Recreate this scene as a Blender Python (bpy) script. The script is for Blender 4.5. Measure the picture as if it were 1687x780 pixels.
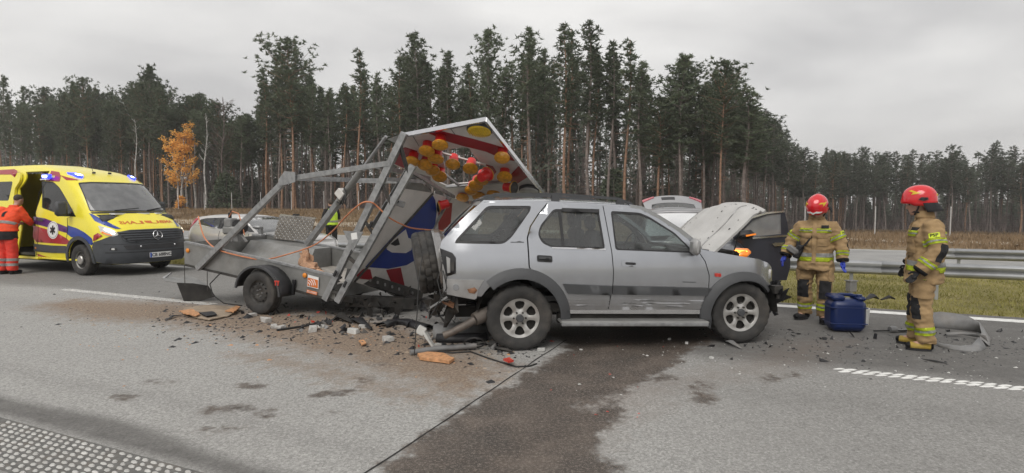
import bpy, bmesh, math, random
from mathutils import Vector, Matrix, noise as mnoise
from mathutils.geometry import delaunay_2d_cdt
from mathutils.bvhtree import BVHTree

for o in list(bpy.data.objects):
    bpy.data.objects.remove(o)
sc = bpy.context.scene
COL = sc.collection
rnd = random.Random(7)
R = math.radians
PI = math.pi

# ------------------------------------------------------------------ camera
cam_d = bpy.data.cameras.new('camera')
cam = bpy.data.objects.new('camera', cam_d)
COL.objects.link(cam)
cam_d.sensor_width = 36.0
cam_d.lens = 36.0 * 950.0 / 1687.0
cam_d.clip_start = 0.05
cam_d.clip_end = 3000.0
cam.location = (0, 0, 1.62)
cam.rotation_euler = (R(90) - math.atan(53.0 / 950.0), 0, 0)
sc.camera = cam

# ------------------------------------------------------------------ sky: overcast cloud deck over a Nishita sky
SUN_EL, SUN_AZ = R(48), R(200)      # azimuth clockwise from +Y
world = bpy.data.worlds.new('World')
sc.world = world
world.use_nodes = True
nt = world.node_tree
nt.nodes.clear()
wo = nt.nodes.new('ShaderNodeOutputWorld')
bg = nt.nodes.new('ShaderNodeBackground')
sky = nt.nodes.new('ShaderNodeTexSky')
sky.sky_type = 'NISHITA'
sky.sun_disc = False
sky.sun_elevation = SUN_EL
sky.sun_rotation = SUN_AZ
sky.dust_density = 4.0
tc = nt.nodes.new('ShaderNodeTexCoord')
mp = nt.nodes.new('ShaderNodeMapping')
mp.inputs['Scale'].default_value = (1.0, 1.0, 2.6)
mp.inputs['Location'].default_value = (3.1, 1.7, 0.4)
n1 = nt.nodes.new('ShaderNodeTexNoise')
n1.inputs['Scale'].default_value = 2.1
n1.inputs['Detail'].default_value = 5.0
n1.inputs['Roughness'].default_value = 0.48
n1.inputs['Distortion'].default_value = 0.35
cr = nt.nodes.new('ShaderNodeValToRGB')
cr.color_ramp.elements[0].position = 0.36
cr.color_ramp.elements[0].color = (5.9, 5.8, 5.75, 1)
cr.color_ramp.elements[1].position = 0.66
cr.color_ramp.elements[1].color = (9.0, 8.85, 8.6, 1)
sx = nt.nodes.new('ShaderNodeMix')
sx.data_type = 'RGBA'
sx.inputs[0].default_value = 0.93
nt.links.new(tc.outputs['Generated'], mp.inputs['Vector'])
nt.links.new(mp.outputs[0], n1.inputs['Vector'])
nt.links.new(n1.outputs[0], cr.inputs[0])
nt.links.new(sky.outputs[0], sx.inputs[6])
nt.links.new(cr.outputs[0], sx.inputs[7])
nt.links.new(sx.outputs[2], bg.inputs[0])
bg.inputs[1].default_value = 0.092
nt.links.new(bg.outputs[0], wo.inputs[0])

sun_d = bpy.data.lights.new('sun', 'SUN')
sun = bpy.data.objects.new('sun', sun_d)
COL.objects.link(sun)
sun_d.energy = 1.5
sun_d.angle = R(35)
sun_d.color = (1.0, 0.965, 0.91)
sdir = Vector((math.sin(SUN_AZ) * math.cos(SUN_EL), math.cos(SUN_AZ) * math.cos(SUN_EL), math.sin(SUN_EL)))
sun.rotation_euler = sdir.to_track_quat('Z', 'Y').to_euler()
sun.location = (0, -10, 40)

vs = sc.view_settings
vs.view_transform = 'Standard'
vs.look = 'None'
vs.exposure = 0.2
vs.gamma = 1.0
vs.use_curve_mapping = False
sc.cycles.max_bounces = 5
sc.cycles.diffuse_bounces = 3
sc.cycles.glossy_bounces = 3
sc.cycles.volume_bounces = 0
sc.cycles.adaptive_threshold = .02
sc.cycles.transparent_max_bounces = 12
sc.cycles.use_denoising = True

# ------------------------------------------------------------------ helpers
def shards(q, n, lo, hi, sz, seed):
    rr_ = random.Random(seed)
    for i in range(n):
        c = Vector([rr_.uniform(a, b_) for a, b_ in zip(lo, hi)]); s_ = rr_.uniform(*sz); bm = bmesh.new()
        ax = Vector((rr_.gauss(0, 1), rr_.gauss(0, 1), rr_.gauss(0, .6))).normalized(); fl = rr_.uniform(.12, .5)
        for k in range(7):
            v = Vector((rr_.gauss(0, 1), rr_.gauss(0, 1), rr_.gauss(0, 1))); v = v - ax * v.dot(ax) * (1 - fl)
            bm.verts.new(c + v * s_ * .6)
        h = bmesh.ops.convex_hull(bm, input=bm.verts)
        bmesh.ops.delete(bm, geom=[g for g in h['geom_interior'] if isinstance(g, bmesh.types.BMVert)], context='VERTS')
        bm.verts.index_update(); q.add([v.co.copy() for v in bm.verts], [tuple(v.index for v in f.verts) for f in bm.faces]); bm.free()
    return q
def link(o, parent=None):
    COL.objects.link(o)
    if parent is not None:
        o.parent = parent
    return o

def tag(o, label=None, cat=None, group=None, kind=None):
    if label: o['label'] = label
    if cat: o['category'] = cat
    if group: o['group'] = group
    if kind: o['kind'] = kind
    return o

def empty(name, loc=(0, 0, 0), rotz=0.0, label=None, cat=None, group=None, parent=None):
    o = bpy.data.objects.new(name, None)
    o.location = loc
    o.rotation_euler = (0, 0, rotz)
    o.empty_display_size = 0.1
    link(o, parent)
    return tag(o, label, cat, group)

def mk(name, verts, faces, mat, parent=None, smooth=False, sharp=None):
    me = bpy.data.meshes.new(name)
    me.from_pydata([tuple(v) for v in verts], [], faces)
    me.validate()
    me.update()
    if mat is not None:
        me.materials.append(mat)
    if smooth:
        me.polygons.foreach_set('use_smooth', [True] * len(me.polygons))
        if sharp:
            me.set_sharp_from_angle(angle=R(sharp))
    o = bpy.data.objects.new(name, me)
    return link(o, parent)

def copy_tree(o, parent=None):
    c = o.copy()
    link(c)
    c.parent = parent
    for ch in list(o.children):
        copy_tree(ch, c)
    return c

class MB:
    """collects shapes for one mesh"""
    def __init__(s):
        s.v = []; s.f = []
    def add(s, v, f):
        b = len(s.v)
        s.v += [Vector(a) for a in v]
        s.f += [tuple(i + b for i in q) for q in f]
        return s
    def box(s, c, d, rot=None, bev=0.0):
        c = Vector(c); hx, hy, hz = d[0] / 2, d[1] / 2, d[2] / 2
        if bev > 0:
            b = min(bev, hx * .9, hy * .9, hz * .9)
            pts = []
            for sx_ in (-1, 1):
                for sy_ in (-1, 1):
                    for sz_ in (-1, 1):
                        pts += [(sx_ * hx, sy_ * (hy - b), sz_ * (hz - b)), (sx_ * (hx - b), sy_ * hy, sz_ * (hz - b)), (sx_ * (hx - b), sy_ * (hy - b), sz_ * hz)]
            bm = bmesh.new()
            for p in pts: bm.verts.new(p)
            bmesh.ops.convex_hull(bm, input=bm.verts)
            bm.verts.index_update()
            v = [w.co.copy() for w in bm.verts]; f = [tuple(w.index for w in q.verts) for q in bm.faces]
            bm.free()
        else:
            v = [Vector((x * hx, y * hy, z * hz)) for x in (-1, 1) for y in (-1, 1) for z in (-1, 1)]
            f = [(0, 1, 3, 2), (4, 6, 7, 5), (0, 4, 5, 1), (2, 3, 7, 6), (0, 2, 6, 4), (1, 5, 7, 3)]
        if rot is not None: v = [rot @ p for p in v]
        return s.add([p + c for p in v], f)
    def bar(s, p, q, w, h=None, up=(0, 0, 1)):
        """rectangular bar from p to q"""
        p, q = Vector(p), Vector(q); h = h or w
        d = (q - p).normalized(); upv = Vector(up)
        if abs(d.dot(upv)) > .98: upv = Vector((0, 1, 0))
        a = d.cross(upv).normalized() * (w / 2); b = a.cross(d).normalized() * (h / 2)
        v = [p - a - b, p + a - b, p + a + b, p - a + b, q - a - b, q + a - b, q + a + b, q - a + b]
        return s.add(v, [(3, 2, 1, 0), (4, 5, 6, 7), (0, 1, 5, 4), (1, 2, 6, 5), (2, 3, 7, 6), (3, 0, 4, 7)])
    def tube(s, pts, r, n=8, cap=True, flat=1.0):
        pts = [Vector(p) for p in pts]
        rs = r if isinstance(r, (list, tuple)) else [r] * len(pts)
        prev = None; v = []; f = []
        for i, p in enumerate(pts):
            d = (pts[min(i + 1, len(pts) - 1)] - pts[max(i - 1, 0)])
            d = d.normalized() if d.length > 1e-9 else Vector((0, 0, 1))
            if prev is None:
                u = d.orthogonal().normalized()
                if abs(d.z) < .9:
                    u = d.cross(Vector((0, 0, 1))).normalized()
            else:
                u = (prev - d * prev.dot(d))
                u = u.normalized() if u.length > 1e-6 else d.orthogonal().normalized()
            prev = u; w = d.cross(u)
            for k in range(n):
                a = 2 * PI * k / n
                v.append(p + (u * math.cos(a) + w * (math.sin(a) * flat)) * rs[i])
        for i in range(len(pts) - 1):
            for k in range(n):
                f.append((i * n + k, i * n + (k + 1) % n, (i + 1) * n + (k + 1) % n, (i + 1) * n + k))
        if cap:
            f.append(tuple(range(n - 1, -1, -1))); f.append(tuple((len(pts) - 1) * n + k for k in range(n)))
        return s.add(v, f)
    def lathe(s, prof, n=32, axis='Y', c=(0, 0, 0), a0=0.0, a1=None, mod=None, closed=False):
        """prof: list of (r, h) along axis; axis Y: h along Y"""
        c = Vector(c); v = []; f = []
        full = a1 is None
        m = n if full else n + 1
        for k in range(m):
            a = a0 + (2 * PI if full else (a1 - a0)) * k / n
            for i, (r_, h_) in enumerate(prof):
                rr = r_ if mod is None else mod(i, k, r_)
                if axis == 'Y': p = Vector((rr * math.cos(a), h_, rr * math.sin(a)))
                elif axis == 'Z': p = Vector((rr * math.cos(a), rr * math.sin(a), h_))
                else: p = Vector((h_, rr * math.cos(a), rr * math.sin(a)))
                v.append(p + c)
        L = len(prof)
        for k in range(n):
            k2 = (k + 1) % m
            for i in range(L - 1 if not closed else L):
                j = (i + 1) % L
                f.append((k * L + i, k * L + j, k2 * L + j, k2 * L + i))
        return s.add(v, f)
    def sphere(s, c, r, n=12, m=8, rot=None):
        r = Vector(r) if not isinstance(r, (int, float)) else Vector((r, r, r))
        c = Vector(c); v = []; f = []
        for i in range(m + 1):
            t = PI * i / m
            for k in range(n):
                a = 2 * PI * k / n
                p = Vector((r.x * math.sin(t) * math.cos(a), r.y * math.sin(t) * math.sin(a), r.z * math.cos(t)))
                v.append((rot @ p if rot is not None else p) + c)
        for i in range(m):
            for k in range(n):
                f.append((i * n + k, (i + 1) * n + k, (i + 1) * n + (k + 1) % n, i * n + (k + 1) % n))
        return s.add(v, f)
    def build(s, name, mat, parent=None, smooth=False, sharp=35, M=None):
        if M is not None: s.v = [M @ p for p in s.v]
        o = mk(name, s.v, s.f, mat, parent, smooth, sharp)
        bm = bmesh.new(); bm.from_mesh(o.data)
        bmesh.ops.remove_doubles(bm, verts=bm.verts, dist=1e-5)
        bmesh.ops.recalc_face_normals(bm, faces=bm.faces)
        bm.to_mesh(o.data); bm.free()
        if smooth:
            o.data.polygons.foreach_set('use_smooth', [True] * len(o.data.polygons))
            if sharp: o.data.set_sharp_from_angle(angle=R(sharp))
        return o

def inside(p, poly):
    x, y = p; c = False; j = len(poly) - 1
    for i in range(len(poly)):
        xi, yi = poly[i]; xj, yj = poly[j]
        if (yi > y) != (yj > y) and x < (xj - xi) * (y - yi) / (yj - yi) + xi: c = not c
        j = i
    return c

def resamp(poly, step):
    out = []
    for i in range(len(poly)):
        a = poly[i]; b = poly[(i + 1) % len(poly)]
        d = math.hypot(b[0] - a[0], b[1] - a[1]); k = max(1, int(math.ceil(d / step)))
        for q in range(k):
            t = q / k
            out.append((a[0] + (b[0] - a[0]) * t, a[1] + (b[1] - a[1]) * t))
    return out

def rnd_poly(poly, rad, n=4):
    """round the corners of a polygon"""
    out = []; N = len(poly)
    for i in range(N):
        p0, p1, p2 = Vector(poly[i - 1]), Vector(poly[i]), Vector(poly[(i + 1) % N])
        r0 = min(rad, (p0 - p1).length * .45, (p2 - p1).length * .45)
        a = p1 + (p0 - p1).normalized() * r0; b = p1 + (p2 - p1).normalized() * r0
        for k in range(n + 1):
            t = k / n
            q = a * (1 - t) ** 2 + p1 * 2 * t * (1 - t) + b * t * t
            out.append((q.x, q.y))
    return out

def fill(poly, holes=(), res=.08):
    """triangulate a 2-D polygon with interior points; returns points, tris, boundary loops"""
    loops = [resamp(poly, res)] + [resamp(h_, res) for h_ in holes]
    pts = []; edges = []; loopi = []
    for L in loops:
        b = len(pts); pts += L
        edges += [(b + i, b + (i + 1) % len(L)) for i in range(len(L))]
        loopi.append(list(range(b, b + len(L))))
    xs = [p[0] for p in poly]; ys = [p[1] for p in poly]
    x0, x1, y0, y1 = min(xs), max(xs), min(ys), max(ys)
    nx, ny = int((x1 - x0) / res), int((y1 - y0) / res)
    for i in range(nx + 1):
        for j in range(ny + 1):
            p = (x0 + (i + .5) * res, y0 + (j + .5) * res)
            if inside(p, loops[0]) and not any(inside(p, h_) for h_ in loops[1:]):
                if all((p[0] - q[0]) ** 2 + (p[1] - q[1]) ** 2 > (res * .45) ** 2 for L in loops for q in L):
                    pts.append(p)
    r = delaunay_2d_cdt([Vector(p) for p in pts], edges, [], 0, 1e-6)
    ov, oe, of, orig = r[0], r[1], r[2], r[3]
    tris = []
    for t in of:
        cx_ = sum(ov[i].x for i in t) / 3; cy_ = sum(ov[i].y for i in t) / 3
        if inside((cx_, cy_), loops[0]) and not any(inside((cx_, cy_), h_) for h_ in loops[1:]):
            a, b, c = (ov[i] for i in t)
            if (b - a).cross(c - a) < 0: t = (t[0], t[2], t[1])
            tris.append(tuple(t))
    # boundary edges
    cnt = {}
    for t in tris:
        for i in range(3):
            e = (t[i], t[(i + 1) % 3]); cnt[e] = cnt.get(e, 0) + 1
    bd = [e for e in cnt if (e[1], e[0]) not in cnt]
    return [(p.x, p.y) for p in ov], tris, bd

def panel(name, poly, surf, mat, parent=None, holes=(), off=0.0, th=.02, res=.08, smooth=True, flip=False, mats=None):
    """a sheet cut to poly, laid on surf(u,v)->(point, outward normal), off above it, th thick inward"""
    pts, tris, bd = fill(poly, holes, res)
    top = []; bot = []
    for (u, v) in pts:
        p, n = surf(u, v)
        top.append(p + n * off); bot.append(p + n * (off - th))
    P = len(pts)
    V = top + top + bot          # face verts, skirt verts (top/bottom)
    F = []
    for t in tris:
        F.append(t if not flip else (t[0], t[2], t[1]))
    for (a, b) in bd:
        q = (P + b, P + a, 2 * P + a, 2 * P + b)
        F.append(q if not flip else q[::-1])
    used = sorted({i for q in F for i in q}); ix = {k: i for i, k in enumerate(used)}
    o = mk(name, [V[i] for i in used], [tuple(ix[i] for i in q) for q in F], mat, parent, False)
    if smooth:
        nt_ = len(tris)
        o.data.polygons.foreach_set('use_smooth', [i < nt_ for i in range(len(o.data.polygons))])
    return o

def num_surf(fn, e=.01):
    """wrap point function into (point, normal)"""
    def s(u, v):
        p = Vector(fn(u, v))
        a = Vector(fn(u + e, v)) - Vector(fn(u - e, v)); b = Vector(fn(u, v + e)) - Vector(fn(u, v - e))
        n = a.cross(b)
        return p, (n.normalized() if n.length > 1e-12 else Vector((0, 0, 1)))
    return s

def flat_surf(o, ux, uy):
    o, ux, uy = Vector(o), Vector(ux), Vector(uy); n = ux.cross(uy).normalized()
    return lambda u, v: (o + ux * u + uy * v, n)

_tc = {}
def text2d(s, size=1.0, bold=0.0):
    """glyph outlines as 2-D verts and faces, centred"""
    k = (s, size, bold)
    if k in _tc: return _tc[k]
    cu = bpy.data.curves.new('lettering', 'FONT')
    cu.body = s; cu.size = size; cu.align_x = 'CENTER'; cu.align_y = 'CENTER'; cu.offset = bold; cu.resolution_u = 3
    ob = bpy.data.objects.new('lettering', cu); COL.objects.link(ob)
    dg = bpy.context.evaluated_depsgraph_get(); dg.update()
    me = bpy.data.meshes.new_from_object(ob.evaluated_get(dg))
    v = [(p.co.x, p.co.y) for p in me.vertices]; f = [tuple(q.vertices) for q in me.polygons]
    bpy.data.objects.remove(ob); bpy.data.meshes.remove(me); bpy.data.curves.remove(cu)
    _tc[k] = (v, f)
    return v, f

def lettering(name, s, size, surf, mat, parent, at=(0, 0), off=.004, sx_=1.0, bold=0.0, skew=0.0):
    v, f = text2d(s, size, bold)
    V = []
    for (x, y) in v:
        p, n = surf(at[0] + x * sx_ + skew * y, at[1] + y)
        V.append(p + n * off)
    if sx_ < 0: f = [q[::-1] for q in f]
    return mk(name, V, f, mat, parent)

def interp(tab, x):
    if x <= tab[0][0]: return tab[0][1]
    for (a, b), (c, d) in zip(tab, tab[1:]):
        if x <= c: return b + (d - b) * (x - a) / (c - a)
    return tab[-1][1]

def sinterp(tab, x):
    """smooth (catmull) table"""
    n = len(tab)
    if x <= tab[0][0]: return tab[0][1]
    if x >= tab[-1][0]: return tab[-1][1]
    for i in range(n - 1):
        if x <= tab[i + 1][0]:
            x0, y0 = tab[i]; x1, y1 = tab[i + 1]
            m0 = (y1 - tab[i - 1][1]) / (x1 - tab[i - 1][0]) if i > 0 else (y1 - y0) / (x1 - x0)
            m1 = (tab[i + 2][1] - y0) / (tab[i + 2][0] - x0) if i < n - 2 else (y1 - y0) / (x1 - x0)
            t = (x - x0) / (x1 - x0); h_ = x1 - x0
            return (2*t**3-3*t*t+1)*y0 + (t**3-2*t*t+t)*h_*m0 + (-2*t**3+3*t*t)*y1 + (t**3-t*t)*h_*m1

# ------------------------------------------------------------------ materials
MT = {}
def pm(name, col, rough=.6, metal=0.0, var=.10, scale=9.0, bump=0.0, bscale=60.0, coat=0.0, dirt=0.0, dirtc=(.16, .13, .10), spec=.5, emit=None, es=0.0):
    m = bpy.data.materials.new(name); m.use_nodes = True
    t = m.node_tree; b = t.nodes['Principled BSDF']
    b.inputs['Roughness'].default_value = rough
    b.inputs['Metallic'].default_value = metal
    b.inputs['Specular IOR Level'].default_value = spec
    b.inputs['Coat Weight'].default_value = coat
    b.inputs['Coat Roughness'].default_value = .08
    co = t.nodes.new('ShaderNodeTexCoord')
    nz = t.nodes.new('ShaderNodeTexNoise'); nz.inputs['Scale'].default_value = scale; nz.inputs['Detail'].default_value = 6
    t.links.new(co.outputs['Object'], nz.inputs['Vector'])
    r = t.nodes.new('ShaderNodeValToRGB')
    lo = [max(0, c * (1 - var * 1.6)) for c in col[:3]]; hi = [min(1, c * (1 + var * 1.6)) for c in col[:3]]
    r.color_ramp.elements[0].position = .28; r.color_ramp.elements[0].color = (*lo, 1)
    r.color_ramp.elements[1].position = .72; r.color_ramp.elements[1].color = (*hi, 1)
    t.links.new(nz.outputs[0], r.inputs[0])
    out = r.outputs[0]
    if dirt > 0:
        n2 = t.nodes.new('ShaderNodeTexNoise'); n2.inputs['Scale'].default_value = scale * .45; n2.inputs['Detail'].default_value = 9; n2.inputs['Roughness'].default_value = .68
        t.links.new(co.outputs['Object'], n2.inputs['Vector'])
        r2 = t.nodes.new('ShaderNodeValToRGB')
        r2.color_ramp.elements[0].position = .62 - dirt * .35; r2.color_ramp.elements[0].color = (0, 0, 0, 1)
        r2.color_ramp.elements[1].position = .86 - dirt * .28; r2.color_ramp.elements[1].color = (1, 1, 1, 1)
        t.links.new(n2.outputs[0], r2.inputs[0])
        mx = t.nodes.new('ShaderNodeMix'); mx.data_type = 'RGBA'
        mx.inputs[7].default_value = (*dirtc, 1)
        mu = t.nodes.new('ShaderNodeMath'); mu.operation = 'MULTIPLY'; mu.inputs[1].default_value = min(.9, .35 + dirt * .6)
        t.links.new(r2.outputs[0], mu.inputs[0]); t.links.new(mu.outputs[0], mx.inputs[0]); t.links.new(out, mx.inputs[6])
        out = mx.outputs[2]
        mr = t.nodes.new('ShaderNodeMapRange'); mr.inputs[3].default_value = rough; mr.inputs[4].default_value = max(rough, .75)
        t.links.new(mu.outputs[0], mr.inputs[0]); t.links.new(mr.outputs[0], b.inputs['Roughness'])
    t.links.new(out, b.inputs['Base Color'])
    if bump > 0:
        n3 = t.nodes.new('ShaderNodeTexNoise'); n3.inputs['Scale'].default_value = bscale; n3.inputs['Detail'].default_value = 4
        t.links.new(co.outputs['Object'], n3.inputs['Vector'])
        bp = t.nodes.new('ShaderNodeBump'); bp.inputs['Strength'].default_value = bump; bp.inputs['Distance'].default_value = .01
        t.links.new(n3.outputs[0], bp.inputs['Height']); t.links.new(bp.outputs[0], b.inputs['Normal'])
    if emit:
        b.inputs['Emission Color'].default_value = (*emit, 1); b.inputs['Emission Strength'].default_value = es
    MT[name] = m
    return m

def glass(name, tint, refl=1.0, alpha=.25):
    """thin pane: tinted see-through plus fresnel reflection"""
    m = bpy.data.materials.new(name); m.use_nodes = True
    t = m.node_tree; t.nodes.remove(t.nodes['Principled BSDF']); o = t.nodes['Material Output']
    tr = t.nodes.new('ShaderNodeBsdfTransparent'); tr.inputs[0].default_value = (*tint, 1)
    gl = t.nodes.new('ShaderNodeBsdfGlossy'); gl.inputs['Roughness'].default_value = .04; gl.inputs[0].default_value = (refl, refl, refl, 1)
    df = t.nodes.new('ShaderNodeBsdfDiffuse'); df.inputs[0].default_value = (.46, .47, .48, 1)
    lw = t.nodes.new('ShaderNodeFresnel'); lw.inputs[0].default_value = 1.55
    co = t.nodes.new('ShaderNodeTexCoord'); nz = t.nodes.new('ShaderNodeTexNoise'); nz.inputs['Scale'].default_value = 5; nz.inputs['Detail'].default_value = 6
    t.links.new(co.outputs['Object'], nz.inputs['Vector'])
    mr = t.nodes.new('ShaderNodeMapRange'); mr.inputs[1].default_value = .35; mr.inputs[2].default_value = .8; mr.inputs[3].default_value = alpha * .7; mr.inputs[4].default_value = alpha
    t.links.new(nz.outputs[0], mr.inputs[0])
    m0 = t.nodes.new('ShaderNodeMixShader'); t.links.new(mr.outputs[0], m0.inputs[0]); t.links.new(tr.outputs[0], m0.inputs[1]); t.links.new(df.outputs[0], m0.inputs[2])
    m1 = t.nodes.new('ShaderNodeMixShader'); t.links.new(lw.outputs[0], m1.inputs[0]); t.links.new(m0.outputs[0], m1.inputs[1]); t.links.new(gl.outputs[0], m1.inputs[2])
    t.links.new(m1.outputs[0], o.inputs[0])
    MT[name] = m
    return m

pm('silver', (.43, .445, .475), .22, .68, .03, 3, coat=.8, dirt=.13, dirtc=(.23, .21, .19))
pm('exhaust_pipe', (.14, .12, .105), .6, .4, .15, 14, dirt=.3)
def low_grime(m):
    t = m.node_tree; b = t.nodes['Principled BSDF']; src = b.inputs['Base Color'].links[0].from_socket
    co = t.nodes.new('ShaderNodeTexCoord'); sp = t.nodes.new('ShaderNodeSeparateXYZ'); t.links.new(co.outputs['Object'], sp.inputs[0])
    nz = t.nodes.new('ShaderNodeTexNoise'); nz.inputs['Scale'].default_value = 4; nz.inputs['Detail'].default_value = 8; nz.inputs['Roughness'].default_value = .7; t.links.new(co.outputs['Object'], nz.inputs['Vector'])
    ad_ = t.nodes.new('ShaderNodeMath'); ad_.operation = 'MULTIPLY_ADD'; ad_.inputs[1].default_value = .55; t.links.new(nz.outputs[0], ad_.inputs[0]); t.links.new(sp.outputs[2], ad_.inputs[2])
    mr = t.nodes.new('ShaderNodeMapRange'); mr.inputs[1].default_value = 1.12; mr.inputs[2].default_value = .62; mr.inputs[3].default_value = 0; mr.inputs[4].default_value = .62; t.links.new(ad_.outputs[0], mr.inputs[0])
    mx = t.nodes.new('ShaderNodeMix'); mx.data_type = 'RGBA'; mx.inputs[7].default_value = (.21, .19, .168, 1); t.links.new(mr.outputs[0], mx.inputs[0]); t.links.new(src, mx.inputs[6]); t.links.new(mx.outputs[2], b.inputs['Base Color'])
low_grime(MT['silver'])
pm('silver_dirty', (.36, .36, .36), .45, .4, .10, 6, dirt=.5, dirtc=(.17, .145, .12))
pm('hood_dusty', (.46, .455, .445), .75, .0, .06, 5, bump=.1, bscale=200, dirt=.10, dirtc=(.10, .085, .07))
pm('plastic_dark', (.058, .060, .064), .6, 0, .06, 5)
pm('plastic_black', (.018, .018, .02), .5, 0, .2, 8)
pm('under_dark', (.022, .02, .018), .9, 0, .3, 6, bump=.3)
pm('rubber', (.035, .034, .033), .82, 0, .2, 9, dirt=.45, dirtc=(.115, .10, .085))
pm('alloy', (.50, .49, .47), .35, .75, .05, 10, dirt=.25, dirtc=(.20, .17, .14))
pm('chrome', (.72, .72, .73), .18, 1.0, .04, 10)
pm('steel_galv', (.315, .32, .325), .48, .55, .16, 14, dirt=.22, dirtc=(.17, .15, .13))
pm('alu_panel', (.25, .25, .243), .5, .45, .10, 6, dirt=.32, dirtc=(.18, .165, .14))
pm('steel_dark', (.06, .058, .055), .6, .5, .2, 12, dirt=.3)
pm('sign_white', (.62, .60, .575), .5, 0, .05, 5, dirt=.22, dirtc=(.28, .26, .23))
pm('sign_red', (.30, .012, .022), .42, 0, .10, 6, dirt=.10, dirtc=(.17, .06, .06))
pm('sign_blue', (.004, .028, .22), .42, 0, .08, 6, dirt=.08)
pm('lamp_red', (.62, .020, .018), .35, 0, .08, 9, dirt=.08, dirtc=(.25, .05, .04))
pm('lamp_amber', (.60, .27, .02), .28, 0, .18, 26, coat=.4)
pm('lamp_yellow', (.66, .44, .02), .35, 0, .10, 18)
pm('amber_side', (.75, .25, .02), .3, 0, .08, 30)
pm('red_side', (.42, .03, .02), .3, 0, .08, 30)
pm('cable_orange', (.56, .21, .10), .55, 0, .1, 20)
pm('cable_black', (.02, .02, .02), .6)
pm('wood_fresh', (.52, .27, .13), .75, 0, .22, 22, bump=.4, bscale=90)
pm('wood_ply', (.34, .27, .20), .8, 0, .18, 10, dirt=.45, dirtc=(.20, .16, .12))
pm('yellow_paint', (.86, .745, .045), .30, 0, .03, 3, coat=.4, dirt=.06, dirtc=(.42, .36, .12))
pm('amb_blue', (.012, .045, .30), .32, 0, .05, 4, coat=.4)
pm('amb_purple', (.09, .03, .17), .32, 0, .05, 4, coat=.4)
pm('amb_red', (.36, .022, .032), .32, 0, .05, 4, coat=.4)
pm('white_print', (.74, .74, .73), .5, 0, .03)
pm('red_print', (.62, .16, .03), .5, 0, .03)
pm('black_print', (.02, .02, .022), .5, 0, .05)
pm('plate_blue', (.02, .08, .42), .4)
pm('amb_grey', (.055, .06, .068), .5, 0, .08, 6, dirt=.10, dirtc=(.12, .11, .10))
pm('amb_inside', (.42, .42, .41), .6, 0, .1)
pm('beacon_blue', (.02, .04, .6), .2, 0, .02, emit=(.03, .05, 1.0), es=2.2)
pm('beacon_core', (.6, .7, 1.0), .2, 0, .02, emit=(.35, .45, 1.0), es=9.0)
pm('lamp_clear', (.60, .60, .58), .12, .3, .1, 30, coat=.8)
pm('lamp_glow', (.9, .85, .7), .2, 0, .02, emit=(1.0, .86, .66), es=1.6)
pm('turn_glow', (.9, .35, .05), .2, 0, .02, emit=(1.0, .33, .035), es=4.5)
pm('turn_dim', (.7, .22, .03), .25, 0, .1, 20, emit=(1.0, .25, .02), es=.35)
pm('dark_car', (.040, .042, .055), .28, .35, .05, 4, coat=.6, dirt=.08)
pm('dark_car_skylit', (.30, .30, .31), .3, .5, .04, 4, coat=.5, dirt=.1)  # dark car paint with sky reflection painted in as lighter grey, roof and tailgate
pm('hatch_car', (.56, .55, .54), .32, .4, .04, 4, coat=.5, dirt=.15)
pm('tail_red', (.40, .02, .045), .25, 0, .1, 20, coat=.5)
pm('seat_cloth', (.075, .08, .085), .9, 0, .15, 30)
pm('dash', (.05, .05, .05), .7, 0, .1)
pm('paper', (.72, .72, .70), .8, 0, .05)
pm('hivis_orange', (.80, .075, .018), .75, 0, .10, 12, bump=.3, bscale=30)
pm('trouser_red', (.72, .05, .03), .75, 0, .10, 12, bump=.3, bscale=30)
pm('cloth_black', (.016, .016, .018), .9, 0, .25, 14, bump=.3, bscale=40)
pm('reflex_silver', (.47, .47, .46), .5, .0, .10, 22)
pm('reflex_yellow', (.62, .74, .035), .6, 0, .08, 22)
pm('hivis_vest', (.55, .80, .06), .7, 0, .08, 18, bump=.3, bscale=30)
pm('turnout', (.33, .222, .112), .9, 0, .13, 9, bump=.45, bscale=26, dirt=.15, dirtc=(.13, .09, .05))
pm('helmet_red', (.62, .014, .022), .20, 0, .05, 6, coat=.6)
pm('skin', (.46, .27, .20), .55, 0, .08, 14)
pm('hair', (.06, .045, .035), .85, 0, .2, 40)
pm('glove_blue', (.02, .05, .42), .5, 0, .1, 20)
pm('boot_tan', (.40, .28, .05), .7, 0, .15, 14, dirt=.2)
pm('canister_blue', (.006, .018, .085), .35, 0, .08, 6, dirt=.08, dirtc=(.10, .10, .11))
pm('white_plastic', (.55, .55, .53), .5, 0, .06, 10, dirt=.25)
pm('concrete_bit', (.46, .45, .43), .9, 0, .15, 26, bump=.4, bscale=120, dirt=.25)
pm('bumper_grey', (.20, .20, .20), .5, 0, .12, 10, dirt=.4)
pm('red_bit', (.55, .05, .03), .4)
pm('rail_zinc', (.40, .41, .42), .42, .6, .12, 3, dirt=.15, dirtc=(.24, .23, .22))
pm('post_white', (.50, .50, .49), .6)
pm('rust', (.22, .11, .06), .85, .2, .25, 18, bump=.3)
pm('bark_grey', (.185, .155, .14), .95, 0, .25, 3, bump=.5, bscale=8)
pm('bark_orange', (.27, .165, .108), .95, 0, .25, 3, bump=.5, bscale=8)
pm('birch_bark', (.46, .45, .43), .85, 0, .35, 4)
pm('twig', (.15, .12, .112), .95, 0, .2, 2)
glass('glass_suv', (.50, .57, .56), .9, .16)
glass('glass_dark', (.16, .18, .18), .9, .06)
glass('glass_screen', (.42, .46, .50), 1.0, .45)  # strong pale diffuse film paints in the sky's reflection on these panes
glass('glass_car', (.20, .225, .235), .9, .12)

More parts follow.
